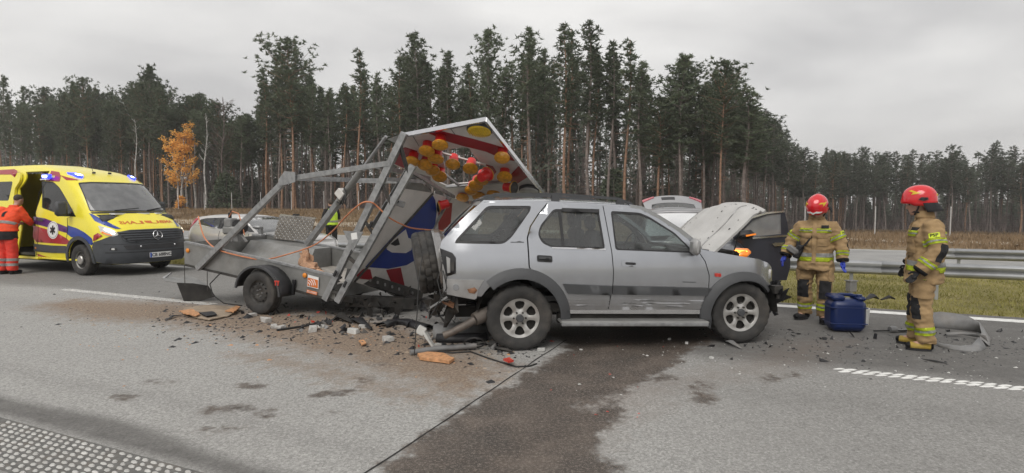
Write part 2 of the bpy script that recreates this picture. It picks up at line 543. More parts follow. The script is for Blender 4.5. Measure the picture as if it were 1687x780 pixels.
def leafmat(name, cols, rough=.7, trans=.25):
    m = bpy.data.materials.new(name); m.use_nodes = True
    t = m.node_tree; b = t.nodes['Principled BSDF']; b.inputs['Roughness'].default_value = rough; b.inputs['Specular IOR Level'].default_value = .25
    co = t.nodes.new('ShaderNodeTexCoord'); nz = t.nodes.new('ShaderNodeTexNoise'); nz.inputs['Scale'].default_value = .55; nz.inputs['Detail'].default_value = 5
    oi = t.nodes.new('ShaderNodeObjectInfo')
    va = t.nodes.new('ShaderNodeVectorMath'); va.operation = 'ADD'
    t.links.new(co.outputs['Object'], va.inputs[0]); t.links.new(oi.outputs['Random'], va.inputs[1]); t.links.new(va.outputs[0], nz.inputs['Vector'])
    r = t.nodes.new('ShaderNodeValToRGB'); r.color_ramp.elements[0].position = .3; r.color_ramp.elements[1].position = .7
    r.color_ramp.elements[0].color = (*cols[0], 1); r.color_ramp.elements[1].color = (*cols[1], 1)
    t.links.new(nz.outputs[0], r.inputs[0])
    hs = t.nodes.new('ShaderNodeHueSaturation'); mr = t.nodes.new('ShaderNodeMapRange'); mr.inputs[3].default_value = .78; mr.inputs[4].default_value = 1.25
    t.links.new(oi.outputs['Random'], mr.inputs[0]); t.links.new(mr.outputs[0], hs.inputs['Value']); t.links.new(r.outputs[0], hs.inputs['Color'])
    t.links.new(hs.outputs[0], b.inputs['Base Color'])
    if trans > 0:
        tl = t.nodes.new('ShaderNodeBsdfTranslucent'); t.links.new(hs.outputs[0], tl.inputs[0])
        mx = t.nodes.new('ShaderNodeMixShader'); mx.inputs[0].default_value = trans
        t.links.new(b.outputs[0], mx.inputs[1]); t.links.new(tl.outputs[0], mx.inputs[2]); t.links.new(mx.outputs[0], t.nodes['Material Output'].inputs[0])
    MT[name] = m
leafmat('needles', [(.078, .106, .068), (.165, .195, .125)], trans=.4)
leafmat('needles_far', [(.078, .094, .070), (.140, .160, .118)], trans=.35)
leafmat('leaf_gold', [(.80, .40, .09), (.95, .58, .17)], trans=.4)
leafmat('grass_green', [(.20, .198, .052), (.42, .385, .135)])
leafmat('grass_dry', [(.15, .105, .062), (.29, .21, .13)])
leafmat('shrub', [(.05, .062, .035), (.10, .10, .06)])
# ================================================================== SETTING
import numpy as np
A0 = R(155.9)
UX, UY = math.cos(A0), math.sin(A0)          # along the motorway (towards the left distance)
NX, NY = UY, -UX                             # across it, away from the camera
def W(p, s, z=0.0):
    return Vector((NX * p + UX * s, NY * p + UY * s, z))
_pc, _ps = math.cos(math.atan(53 / 950)), math.sin(math.atan(53 / 950))
def ground_at(x, y, z=0.0):
    """where a sight line of the survey photograph meets the level z"""
    a = (x - 843.5) / 950; b = (390 - y) / 950
    r = Vector((a, _pc + b * _ps, -_ps + b * _pc)); t = (z - 1.62) / r.z
    return Vector((0, 0, 1.62)) + r * t
def at_depth(x, y, d):
    a = (x - 843.5) / 950; b = (390 - y) / 950
    r = Vector((a, _pc + b * _ps, -_ps + b * _pc))
    return Vector((0, 0, 1.62)) + r * (d / r.y)
def to_px(p):
    d = Vector(p) - Vector((0, 0, 1.62)); Y = d.y * _pc - d.z * _ps; Uu = d.y * _ps + d.z * _pc
    return 843.5 + 950 * d.x / Y, 390 - 950 * Uu / Y
def sstep(a, b, x):
    t = max(0.0, min(1.0, (x - a) / (b - a))); return t * t * (3 - 2 * t)
def H(p, s):
    if p < 10.6: return -.04
    if p < 16.6: return -.04 - .07 * math.sin(PI * (p - 10.6) / 6.0)
    if p < 24.6: return -.04
    k = sstep(-2, 34, s)
    zl = 1.0 * sstep(25, 42, p); zr = -2.3 * sstep(24.6, 100, p) if p < 100 else -2.3
    return -.04 + zl * k + zr * (1 - k) + .10 * mnoise.noise(Vector((p * .11, s * .11, 0))) * sstep(25, 35, p)

# ---- terrain sheet to the horizon
def axis(parts):
    out = []
    for a, b, st in parts:
        n = max(1, int(round((b - a) / st)))
        out += [a + (b - a) * i / n for i in range(n)]
    out.append(parts[-1][1]); return out
pa = axis([(-450, -60, 65), (-60, 10.6, 10), (10.6, 16.6, .75), (16.6, 24.6, 4), (24.6, 60, 1.6), (60, 130, 5), (130, 490, 60)])
sa = axis([(-450, -120, 55), (-120, -40, 8), (-40, 60, 2.5), (60, 160, 6), (160, 490, 55)])
V = [W(p, s, H(p, s)) for p in pa for s in sa]
ns = len(sa)
F = [(i * ns + j, i * ns + j + 1, (i + 1) * ns + j + 1, (i + 1) * ns + j) for i in range(len(pa) - 1) for j in range(ns - 1)]
gm = bpy.data.materials.new('ground_mat'); gm.use_nodes = True
t = gm.node_tree; b = t.nodes['Principled BSDF']; b.inputs['Roughness'].default_value = .95; b.inputs['Specular IOR Level'].default_value = .1
ge = t.nodes.new('ShaderNodeNewGeometry')
dp = t.nodes.new('ShaderNodeVectorMath'); dp.operation = 'DOT_PRODUCT'; dp.inputs[1].default_value = (NX, NY, 0)
t.links.new(ge.outputs['Position'], dp.inputs[0])
nz = t.nodes.new('ShaderNodeTexNoise'); nz.inputs['Scale'].default_value = .9; nz.inputs['Detail'].default_value = 8; nz.inputs['Roughness'].default_value = .7
t.links.new(ge.outputs['Position'], nz.inputs['Vector'])
def ramp(t, src, els):
    r = t.nodes.new('ShaderNodeValToRGB')
    while len(r.color_ramp.elements) < len(els): r.color_ramp.elements.new(.5)
    for e, (p_, c_) in zip(r.color_ramp.elements, els):
        e.position = p_; e.color = (*c_, 1)
    t.links.new(src, r.inputs[0]); return r.outputs[0]
def mixc(t, fac, a, b_):
    m = t.nodes.new('ShaderNodeMix'); m.data_type = 'RGBA'
    if isinstance(fac, float): m.inputs[0].default_value = fac
    else: t.links.new(fac, m.inputs[0])
    for s_, k in ((a, 6), (b_, 7)):
        if isinstance(s_, tuple): m.inputs[k].default_value = (*s_, 1)
        else: t.links.new(s_, m.inputs[k])
    return m.outputs[2]
def mrange(t, src, a, b_, c=0.0, d=1.0):
    m = t.nodes.new('ShaderNodeMapRange'); m.inputs[1].default_value = a; m.inputs[2].default_value = b_; m.inputs[3].default_value = c; m.inputs[4].default_value = d
    t.links.new(src, m.inputs[0]); return m.outputs[0]
def math2(t, op, a, b_):
    m = t.nodes.new('ShaderNodeMath'); m.operation = op
    for s_, k in ((a, 0), (b_, 1)):
        if isinstance(s_, (int, float)): m.inputs[k].default_value = s_
        else: t.links.new(s_, m.inputs[k])
    return m.outputs[0]
green = ramp(t, nz.outputs[0], [(.3, (.13, .12, .05)), (.55, (.24, .21, .09)), (.8, (.33, .28, .14))])
dry = ramp(t, nz.outputs[0], [(.3, (.13, .095, .06)), (.55, (.22, .16, .10)), (.8, (.31, .235, .15))])
litter = ramp(t, nz.outputs[0], [(.3, (.05, .036, .028)), (.7, (.10, .075, .055))])
f1 = mrange(t, dp.outputs['Value'], 23.5, 25.5); f2 = mrange(t, dp.outputs['Value'], 50, 56)
t.links.new(mixc(t, f2, mixc(t, f1, green, dry), litter), b.inputs['Base Color'])
tag(mk('ground', V, F, gm, smooth=True), kind='structure')

# ---- near carriageway with its stains kept as distances to stain outlines
pa = axis([(-7.0, 1.6, .86), (1.6, 10.45, .06)])
sa = axis([(-400, -40, 60), (-40, -6, 2), (-6, 15, .06), (15, 60, 3), (60, 480, 60)])
P2, S2 = np.meshgrid(np.array(pa), np.array(sa), indexing='ij')
X2 = NX * P2 + UX * S2; Y2 = NY * P2 + UY * S2
def sdf(pxs):
    g = [ground_at(*q) for q in pxs]
    inside_ = np.zeros(X2.shape, bool); dist = np.full(X2.shape, 1e9)
    for i in range(len(g)):
        ax, ay = g[i - 1].x, g[i - 1].y; bx, by = g[i].x, g[i].y
        with np.errstate(divide='ignore', invalid='ignore'):
            c_ = ((ay > Y2) != (by > Y2)) & (X2 < (bx - ax) * (Y2 - ay) / (by - ay + 1e-12) + ax)
        inside_ ^= c_
        dx, dy = bx - ax, by - ay
        tt = np.clip(((X2 - ax) * dx + (Y2 - ay) * dy) / (dx * dx + dy * dy + 1e-12), 0, 1)
        dist = np.minimum(dist, np.hypot(X2 - ax - tt * dx, Y2 - ay - tt * dy))
    return np.where(inside_, dist, -dist)
wet = sdf([(1215, 520), (1180, 556), (1132, 585), (1105, 606), (1045, 640), (1015, 665), (1030, 690), (1000, 712), (985, 740), (1010, 765), (1060, 800), (1100, 860), (560, 860), (622, 782), (655, 755), (690, 712), (735, 704), (740, 690), (790, 655), (835, 636), (880, 606), (930, 578), (925, 560), (880, 545), (860, 520)])
for (x, y, w_, h_) in [(1160, 655, 26, 8), (1092, 622, 20, 6), (1150, 636, 30, 6), (365, 705, 42, 4), (352, 676, 13, 4), (388, 674, 12, 4), (442, 684, 13, 5), (536, 649, 13, 4), (568, 647, 12, 3), (545, 680, 11, 4), (252, 631, 14, 4), (282, 632, 10, 3), (415, 637, 20, 4), (208, 655, 14, 3), (630, 600, 14, 4), (600, 628, 20, 6), (1305, 620, 16, 4), (1275, 625, 14, 3)]:
    wet = np.maximum(wet, .012 + sdf([(x + .85 * w_ * math.cos(a), y + h_ * math.sin(a)) for a in [k * PI / 4 for k in range(8)]]))
dry_in = sdf([(1010, 640), (1040, 636), (1035, 672), (990, 690), (940, 672), (965, 655)])
wet = np.minimum(wet, .10 - dry_in * .8)
dirt = sdf([(60, 505), (120, 494), (300, 500), (420, 512), (560, 520), (660, 535), (740, 560), (800, 590), (830, 612), (790, 640), (735, 652), (690, 628), (630, 612), (560, 590), (470, 570), (380, 548), (270, 530), (150, 525)])
dirt += .12
dirt = np.maximum(dirt, sdf([(380, 585), (440, 582), (560, 605), (650, 632), (720, 650), (690, 662), (600, 640), (480, 606)]))
dirt2 = sdf([(830, 700), (960, 640), (1200, 600), (1300, 560), (1420, 560), (1330, 610), (1150, 640), (1000, 720), (900, 780), (760, 780)])
dark = np.zeros(X2.shape)
def ss(a, b_, x):
    q = np.clip((x - a) / (b_ - a), 0, 1); return q * q * (3 - 2 * q)
wob = .05 * np.sin(S2 * .9) + .04 * np.sin(S2 * 2.3 + 1)
dark += .72 * ss(2.35, 2.40, P2) * (1 - ss(2.52, 2.68, P2 + wob))
dark += .48 * ss(6.15, 6.75, P2 + wob * 1.5)
dark += .55 * (1 - ss(1.75, 1.9, P2))
dark += .14 * np.exp(-((P2 - 3.05 + wob) / .12) ** 2) + .10 * np.exp(-((P2 - 5.3 + wob) / .3) ** 2)
dark += .30 * (1 - ss(-1.5, 2.2, S2 - .35 * (P2 - 4) + wob * 4)) * ss(2.4, 3.0, P2)
V = np.stack([X2, Y2, np.zeros_like(X2)], -1).reshape(-1, 3)
ns = len(sa); npn = len(pa)
I, J = np.meshgrid(np.arange(npn - 1), np.arange(ns - 1), indexing='ij')
Q = np.stack([I * ns + J, I * ns + J + 1, (I + 1) * ns + J + 1, (I + 1) * ns + J], -1).reshape(-1, 4)[:, ::-1]
me = bpy.data.meshes.new('road')
me.from_pydata(V.tolist(), [], Q.tolist())
for nm, arr in (('wet', wet), ('dirt', dirt), ('dirt2', dirt2), ('dark', dark)):
    at = me.attributes.new(nm, 'FLOAT', 'POINT'); at.data.foreach_set('value', np.clip(arr, -2, 2).astype(np.float32).ravel())
rm = bpy.data.materials.new('road_mat'); rm.use_nodes = True
t = rm.node_tree; b = t.nodes['Principled BSDF']
co = t.nodes.new('ShaderNodeTexCoord')
def noise_n(t, co, sc_, det=4, rough=.6):
    n = t.nodes.new('ShaderNodeTexNoise'); n.inputs['Scale'].default_value = sc_; n.inputs['Detail'].default_value = det; n.inputs['Roughness'].default_value = rough
    t.links.new(co, n.inputs['Vector']); return n.outputs[0]
def attr(t, nm):
    a = t.nodes.new('ShaderNodeAttribute'); a.attribute_name = nm; return a.outputs['Fac']
O = co.outputs['Object']
sp = noise_n(t, O, 130, 3, .75); sp2 = noise_n(t, O, 42, 5, .75); bigN = noise_n(t, O, .8, 6, .62); mid = noise_n(t, O, 6, 8, .72)
vo = t.nodes.new('ShaderNodeTexVoronoi'); vo.inputs['Scale'].default_value = 62; t.links.new(O, vo.inputs['Vector'])
gr1 = math2(t, 'ADD', math2(t, 'MULTIPLY', sp, .45), math2(t, 'MULTIPLY', sp2, .55))
base = ramp(t, gr1, [(.37, (.10, .098, .094)), (.45, (.235, .232, .222)), (.53, (.365, .362, .348)), (.62, (.66, .655, .63))])
vcol = ramp(t, vo.outputs['Color'], [(.0, (.16, .155, .15)), (.5, (.36, .355, .34)), (1.0, (.62, .61, .59))])
base = mixc(t, .42, base, vcol)
base = mixc(t, mrange(t, bigN, .35, .75, 0.0, .35), base, (.27, .262, .25))
base = mixc(t, mrange(t, mid, .58, .8, 0.0, .42), base, (.16, .155, .148))
dk = math2(t, 'MULTIPLY', attr(t, 'dark'), mrange(t, mid, .25, .75, .75, 1.25))
base = mixc(t, math2(t, 'MINIMUM', dk, .8), base, (.085, .081, .077))
m1 = mrange(t, math2(t, 'ADD', attr(t, 'dirt'), math2(t, 'MULTIPLY', math2(t, 'SUBTRACT', mid, .5), 1.5)), -.22, .38)
sand = ramp(t, noise_n(t, O, 34, 6, .8), [(.33, (.10, .072, .052)), (.5, (.225, .165, .118)), (.68, (.42, .34, .265))])
base = mixc(t, math2(t, 'MULTIPLY', m1, .90), base, sand)
m2 = mrange(t, math2(t, 'ADD', attr(t, 'dirt2'), math2(t, 'MULTIPLY', math2(t, 'SUBTRACT', mid, .5), 1.2)), -.2, .5)
base = mixc(t, math2(t, 'MULTIPLY', m2, .42), base, (.20, .155, .125))
fine = math2(t, 'MULTIPLY', math2(t, 'SUBTRACT', noise_n(t, O, 12, 8, .75), .5), .42)
big2 = math2(t, 'MULTIPLY', math2(t, 'SUBTRACT', noise_n(t, O, 3.2, 6, .7), .5), .55)
wv = math2(t, 'ADD', math2(t, 'ADD', attr(t, 'wet'), big2), math2(t, 'ADD', fine, math2(t, 'MULTIPLY', math2(t, 'SUBTRACT', gr1, .5), .5)))
mw = mrange(t, wv, -.03, .06)
wetc = ramp(t, noise_n(t, O, 2.2, 7, .65), [(.3, (.024, .018, .0145)), (.5, (.056, .042, .033)), (.7, (.125, .098, .079))])
wetc = mixc(t, mrange(t, gr1, .50, .61, 0.0, .85), wetc, (.30, .255, .215))
base = mixc(t, math2(t, 'MULTIPLY', mw, .90), base, wetc)
t.links.new(base, b.inputs['Base Color'])
t.links.new(mrange(t, mw, 0, 1, .88, .52), b.inputs['Roughness'])
b.inputs['Specular IOR Level'].default_value = .3
bp = t.nodes.new('ShaderNodeBump'); bp.inputs['Strength'].default_value = .55; bp.inputs['Distance'].default_value = .006
t.links.new(math2(t, 'ADD', sp, sp2), bp.inputs['Height']); t.links.new(bp.outputs[0], b.inputs['Normal'])
me.materials.append(rm)
road = link(bpy.data.objects.new('road', me)); tag(road, kind='structure')

am = pm('asphalt_far', (.29, .287, .28), .9, 0, .12, 1.2, bump=.2)
def strip(name, p0, p1, s0, s1, z, mat, parent=None):
    return mk(name, [W(p0, s0, z), W(p0, s1, z), W(p1, s1, z), W(p1, s0, z)], [(0, 3, 2, 1)], mat, parent)
tag(strip('opposite_carriageway', 16.9, 24.2, -440, 480, .0, am), kind='structure')
pm('paint_white', (.72, .72, .70), .7, 0, .10, 14, bump=.2, dirt=.28, dirtc=(.33, .31, .29))
pm('paint_worn', (.50, .495, .475), .7, 0, .16, 16, dirt=.5, dirtc=(.25, .235, .22))
for p_ in (17.4, 23.7):
    tag(strip('edge_line', p_, p_ + .2, -440, 480, .004, MT['paint_worn']), kind='structure')
for k in range(-4, 10):
    tag(strip('lane_dash', 20.5, 20.65, k * 12, k * 12 + 4, .004, MT['paint_worn']), kind='structure')
tm = pm('track_dirt', (.40, .345, .27), .95, 0, .12, 2)
def sheet_on_terrain(name, p0, p1, s0, s1, dz, mat, n=120, wig=0.0):
    V = []; F = []
    for i in range(n + 1):
        s = s0 + (s1 - s0) * i / n; w_ = wig * mnoise.noise(Vector((s * .07, 2.2, 0)))
        for k in range(5):
            p = p0 + (p1 - p0) * k / 4 + w_
            V.append(W(p, s, H(p, s) + dz))
    for i in range(n):
        for k in range(4): F.append((i * 5 + k, i * 5 + k + 1, (i + 1) * 5 + k + 1, (i + 1) * 5 + k))
    return mk(name, V, F, mat, smooth=True)
tag(sheet_on_terrain('dirt_track', 29.5, 32.0, -70, 130, .05, tm, wig=.6), kind='structure')

# joint in the concrete
jm = pm('joint_tar', (.018, .017, .016), .8)
q = MB()
for i in range(60):
    p0 = 2.3 + i * .07; p1 = p0 + .07
    w0 = .007 + .004 * mnoise.noise(Vector((p0 * 3, 0, 0))); w1 = .007 + .004 * mnoise.noise(Vector((p1 * 3, 0, 0)))
    d0 = 2.19 + .012 * mnoise.noise(Vector((p0 * 1.7, 5, 0))); d1 = 2.19 + .012 * mnoise.noise(Vector((p1 * 1.7, 5, 0)))
    q.add([W(p0, d0 - w0, .003), W(p0, d0 + w0, .003), W(p1, d1 + w1, .003), W(p1, d1 - w1, .003)], [(0, 3, 2, 1)])
tag(q.build('expansion_joint', jm), kind='structure')

# profiled markings: rows of thick paint lumps
def lumps(name, p0, p1, s0, s1, dp_, ds_, h_, mat, skew=0.0, size=(.42, .40), seed=1, tone=None, drop=0.0):
    rr = random.Random(seed); q = MB()
    n = int((s1 - s0) / ds_); m = max(1, int(round((p1 - p0) / dp_)))
    for i in range(n):
        for k in range(m):
            if rr.random() < drop: continue
            s = s0 + (i + .5 + (.5 if k % 2 else 0)) * ds_ + rr.uniform(-.06, .06) * ds_
            p = p0 + (k + .5) * dp_ + rr.uniform(-.05, .05) * dp_
            a = ds_ * size[0] * rr.uniform(.8, 1.15); c_ = dp_ * size[1] * rr.uniform(.85, 1.15); hz = h_ * rr.uniform(.7, 1.2)
            ring = []; top = []
            for e in range(6):
                an = e * PI / 3 + .2
                ring.append(W(p + c_ * math.sin(an) , s + a * math.cos(an) + skew * c_ * math.sin(an), .0))
                top.append(W(p + c_ * .62 * math.sin(an), s + a * .62 * math.cos(an) + skew * c_ * .62 * math.sin(an), hz))
            q.add(ring + top, [tuple(range(6, 12))] + [(e, (e + 1) % 6, 6 + (e + 1) % 6, 6 + e) for e in range(6)])
    return q.build(name, mat)
tag(lumps('shoulder_edge_line', 1.87, 2.33, 1.0, 9.5, .046, .078, .008, MT['paint_worn'], skew=.5, size=(.42, .40), seed=3, drop=.015), kind='structure')
tag(strip('shoulder_edge_line_base', 1.86, 2.34, -60, 200, .002, pm('paint_base', (.13, .128, .122), .85, 0, .2, 20, dirt=.4)), kind='structure')
tag(lumps('lane_dash', 6.31, 6.48, -4.65, -.65, .085, .100, .006, MT['paint_white'], skew=-1.1, size=(.40, .56), seed=5), kind='structure')
tag(lumps('lane_dash', 6.40, 6.58, 8.2, 12.25, .06, .075, .005, MT['paint_worn'], skew=-.6, size=(.5, .52), seed=6), kind='structure')
for s0 in (20.3, 32.3, 44.3, -16.7, -28.7):
    tag(strip('lane_dash', 6.42, 6.57, s0, s0 + 4, .003, MT['paint_worn']), kind='structure')
tag(strip('median_edge_line', 9.98, 10.22, -300, 400, .003, MT['paint_white']), kind='structure')

# ---- blades of grass
def blades(name, n, pr, sr, hr, mat, seed, wid=.012, lean=.5, zf=H, clump=0.0, dens=None, vert=False):
    rr = random.Random(seed); V = []; F = []
    while len(F) < n:
        p = rr.uniform(*pr); s = rr.uniform(*sr)
        if clump and mnoise.noise(Vector((p * clump, s * clump, 1.0))) < rr.uniform(-.55, .35): continue
        c = W(p, s, zf(p, s) - .01); h_ = rr.uniform(*hr) * (1 + .5 * mnoise.noise(Vector((p * .8, s * .8, 4))))
        a = rr.uniform(0, 2 * PI); d = Vector((math.cos(a), math.sin(a), 0)); l = rr.uniform(0, lean) * h_
        a2 = rr.uniform(0, 2 * PI); e = Vector((math.cos(a2), math.sin(a2), 0)) * wid * rr.uniform(.6, 1.3)
        k = len(V)
        V += [c - e, c + e, c + d * l + Vector((0, 0, h_))]
        F.append((k, k + 1, k + 2))
    return tag(mk(name, V, F, mat), kind='stuff')
g1 = blades('median_grass', 52000, (10.62, 15.6), (-9, 17), (.03, .085), MT['grass_green'], 11, .010, 1.0)
tag(g1, 'short yellow green grass on the strip around the crash barrier', 'grass')
g1b = blades('opposite_verge_grass', 9000, (15.4, 16.8), (-14, 30), (.05, .12), MT['grass_green'], 12, .014, .8)
tag(g1b, 'grass fringe along the near edge of the opposite carriageway', 'grass')
g2 = blades('dry_field_grass', 70000, (24.5, 51), (-30, 85), (.10, .30), MT['grass_dry'], 13, .045, .7, clump=.22)
tag(g2, 'tall dry brown grass between the opposite carriageway and the forest', 'grass')
g3 = blades('dry_field_grass_beyond', 16000, (51, 100), (-55, 2), (.2, .45), MT['grass_dry'], 14, .09, .6, clump=.15)
tag(g3, 'dry brown field on the right running up to the distant pines', 'grass')

# ---- crash barriers
def rail(name, p, s0, s1, label, ztop=.565, step=1.333, flare=0.0, off=0.0):
    r = empty(name, W(p, s0, 0), A0, label, 'crash barrier')     # local x runs along the road, local y towards the camera
    prof = [(y_, z_ * .84) for y_, z_ in [(-.012, 0), (.03, -.02), (.055, -.05), (.055, -.085), (.012, -.12), (-.004, -.145), (.012, -.17), (.055, -.205), (.055, -.24), (.03, -.27), (-.012, -.29)]]
    L = s1 - s0
    k = 0; x = 0.0
    while x < L - .01:
        x2 = min(L, x + 4.0)
        V = []; 
        xs = [x, x + .002 + .12, x2 + .10] if x2 < L else [x, x + .12, x2]
        V = []
        for i, xx in enumerate(xs):
            o = .004 if i == 2 else 0.0
            for (y, z) in prof: V.append(Vector((xx, y + o, ztop + z)))
        n = len(prof)
        F = [(i * n + j, i * n + j + 1, (i + 1) * n + j + 1, (i + 1) * n + j) for i in range(len(xs) - 1) for j in range(n - 1)]
        o = mk('rail_beam', V, F, MT['rail_zinc'], r, True, 40)
        md = o.modifiers.new('thickness', 'SOLIDIFY'); md.thickness = .004
        x = x2
    x = off; pme = None
    while x < L:
        if pme is None:
            q = MB(); q.box((0, -.05, ztop / 2 - .12), (.055, .012, ztop + .18)); q.box((.025, -.075, ztop / 2 - .12), (.006, .05, ztop + .18)); q.box((-.025, -.075, ztop / 2 - .12), (.006, .05, ztop + .18))
            q.box((0, -.025, ztop - .145), (.06, .035, .12))
            q2 = q.build('post', MT['rail_zinc'], r); pme = q2.data; q2.location.x = x
        else:
            o = bpy.data.objects.new('post', pme); link(o, r); o.location.x = x
        x += step
    return r
rail('crash_barrier', 12.5, -26, 54, 'grey steel crash barrier on the grass strip behind the firefighters', step=1.333, off=.57)
rail('crash_barrier', 16.25, -40, -3.6, 'second crash barrier beyond the first at the right edge', ztop=.60, step=2.0)

# ---- wire fence in front of the wood
fr = empty('wildlife_fence', W(46, 0, 0), 0, 'thin pale posts of a wire fence in front of the forest', 'fence')
fr.location = (0, 0, 0)
fp = []
for i in range(32):
    s = -40 + i * 4.2
    p = 44 if s > 3 else 44 + (3 - s) * .1
    fp.append((p, s))
pme = None
for (p, s) in fp:
    if pme is None:
        q = MB(); q.tube([(0, 0, 0), (0, 0, 2.05)], .035, 6); o = q.build('post', MT['post_white'], fr); pme = o.data
    else:
        o = link(bpy.data.objects.new('post', pme), fr)
    o.location = W(p, s, H(p, s) - .1)
q = MB()
for (a, b_) in zip(fp, fp[1:]):
    for hz in (.2, .6, 1.0, 1.4, 1.85):
        q.tube([W(a[0], a[1], H(*a) - .1 + hz), W(b_[0], b_[1], H(*b_) - .1 + hz)], .004, 3, False)
q.build('wire', MT['steel_dark'], fr)

# ================================================================== FOREST
SKY = [(-200, 132), (0, 135), (20, 128), (60, 150), (100, 140), (150, 132), (200, 150), (235, 125), (250, 108), (268, 140), (285, 168), (310, 152), (345, 150), (372, 170), (398, 160), (420, 172), (432, 120), (450, 92), (485, 66), (515, 100), (535, 118), (560, 138), (578, 110), (592, 86), (612, 118), (640, 105), (662, 90), (690, 56), (715, 90), (735, 84), (760, 90), (800, 50), (828, 88), (850, 62), (872, 43), (900, 70), (932, 38), (952, 60), (970, 33), (1000, 62), (1030, 68), (1052, 98), (1075, 142), (1090, 122), (1120, 92), (1150, 112), (1185, 98), (1205, 112), (1228, 148), (1250, 172), (1285, 205), (1310, 232), (1340, 238), (1380, 246), (1420, 248), (1480, 250), (1540, 244), (1600, 246), (1640, 238), (1687, 242), (1900, 240)]
def pine_variant(seed, Wd, c0, dens, lean, orange, needle, ntuft=11, dead=26):
    rr = random.Random(seed); Hh = 20.0
    axis_ = []
    ph = rr.uniform(0, 6)
    for i in range(11):
        z = Hh * i / 10
        axis_.append(Vector((lean * (z / Hh) ** 1.5 * 1.2 + .13 * math.sin(z * .35 + ph), .12 * math.cos(z * .3 + ph * 2) + lean * .4 * z / Hh, z)))
    def ax(z):
        k = min(9, max(0, int(z / 2))); tt = z / 2 - k
        return axis_[k].lerp(axis_[k + 1], tt)
    tq = MB(); tq.tube(axis_, [.15 * (1 - .88 * (i / 10)) + .012 for i in range(11)], 7)
    lq = MB(); LV = []; LF = []
    def branch(z, L, el, az, green):
        o = ax(z); d = Vector((math.cos(az) * math.cos(el), math.sin(az) * math.cos(el), math.sin(el)))
        p1 = o + d * L * .55; p2 = o + d * L + Vector((0, 0, L * rr.uniform(.0, .28) if green else -L * .12))
        tq.tube([o, p1, p2], [.022 + .022 * L / 2.5, .02, .008], 3, False)
        return o, p1, p2
    for i in range(dead):
        z = rr.uniform(.16, c0 + .05) * Hh; branch(z, rr.uniform(.3, 1.3), rr.uniform(-.35, .3), rr.uniform(0, 2 * PI), False)
    nb = int(46 * dens)
    for i in range(nb):
        tt = (i + rr.random()) / nb; z = (c0 + (0.985 - c0) * tt) * Hh
        sh = (.50 + 1.0 * tt) if tt < .42 else (.92 * (1 - ((tt - .42) / .58) ** 1.8) + .10)
        L = Wd * sh * rr.uniform(.32, 1.22); az = i * 2.399 + rr.uniform(-.6, .6); el = rr.uniform(.0, .35) + .75 * tt * rr.uniform(.5, 1)
        if rr.random() < .14: L *= 1.25
        o, p1, p2 = branch(z, L, el, az, True)
        nc = max(3, int(3 + L * 2.6))
        for c_ in range(nc):
            f_ = .30 + .72 * (c_ + rr.random()) / nc
            q = (o.lerp(p1, f_ / .55) if f_ < .55 else p1.lerp(p2, min(1.05, (f_ - .55) / .45)))
            q = q + Vector((rr.gauss(0, .20), rr.gauss(0, .20), rr.gauss(.08, .13))) * (.5 + .35 * L)
            for k in range(ntuft):
                a = rr.uniform(0, 2 * PI); e2 = rr.uniform(-.5, 1.3)
                dd = Vector((math.cos(a) * math.cos(e2), math.sin(a) * math.cos(e2), math.sin(e2)))
                ln = rr.uniform(.18, .44); sd = dd.orthogonal().normalized() * rr.uniform(.035, .085)
                if rr.random() < .5: sd = dd.cross(sd).normalized() * sd.length
                st = q + dd * rr.uniform(-.05, .12); b0 = len(LV)
                LV.extend([st - sd, st + sd, st + dd * ln]); LF.append((b0, b0 + 1, b0 + 2))
    tr = tq.build('trunk', MT['bark_orange' if orange else 'bark_grey'], None, True, 60)
    cr_ = mk('crown', LV, LF, MT[needle])
    tm_, cm_ = tr.data, cr_.data
    bpy.data.objects.remove(tr); bpy.data.objects.remove(cr_)
    return tm_, cm_
VAR = {'tall': [pine_variant(21, 1.7, .50, 1.0, .3, False, 'needles'), pine_variant(22, 1.5, .55, .9, -.3, True, 'needles'), pine_variant(23, 1.9, .48, 1.0, .1, False, 'needles'), pine_variant(29, 1.35, .46, 1.1, -.1, True, 'needles'), pine_variant(30, 1.6, .52, .8, .5, False, 'needles')],
       'broad': [pine_variant(24, 3.6, .47, 1.75, -.3, True, 'needles', 13), pine_variant(25, 3.1, .50, 1.6, .3, False, 'needles', 13), pine_variant(31, 2.9, .44, 1.5, .2, False, 'needles', 12)],
       'short': [pine_variant(26, 2.5, .46, 1.1, .3, False, 'needles_far', 10), pine_variant(27, 2.9, .50, 1.1, -.3, False, 'needles_far', 10), pine_variant(28, 2.3, .42, 1.1, .1, True, 'needles_far', 10)]}
NT = 0
def plant(kind, vi, p, s, h_, wf, label, group, cat='tree', name='pine_tree'):
    global NT
    tm_, cm_ = VAR[kind][vi % len(VAR[kind])]
    e = empty(name, W(p, s, H(p, s) - .05), rnd.uniform(0, 2 * PI), label, cat, group)
    e.scale = (wf, wf, h_ / 20.0)
    link(bpy.data.objects.new('trunk', tm_), e); link(bpy.data.objects.new('crown', cm_), e)
    NT += 1
    return e
def pxs_to_s(x, p):
    an = math.atan((x - 843.5) / 950); per = math.atan2(NX, NY)
    return -p * math.tan(an - per)
def need_h(p, s, ypx):
    g = W(p, s, 0); d = g.y
    # height of a vertical point seen at ypx
    b = (390 - ypx) / 950; ry = _pc + b * _ps; rz = -_ps + b * _pc
    return 1.62 + d * rz / ry - H(p, s) + .05
TG = 'pines of the dense forest behind the road'
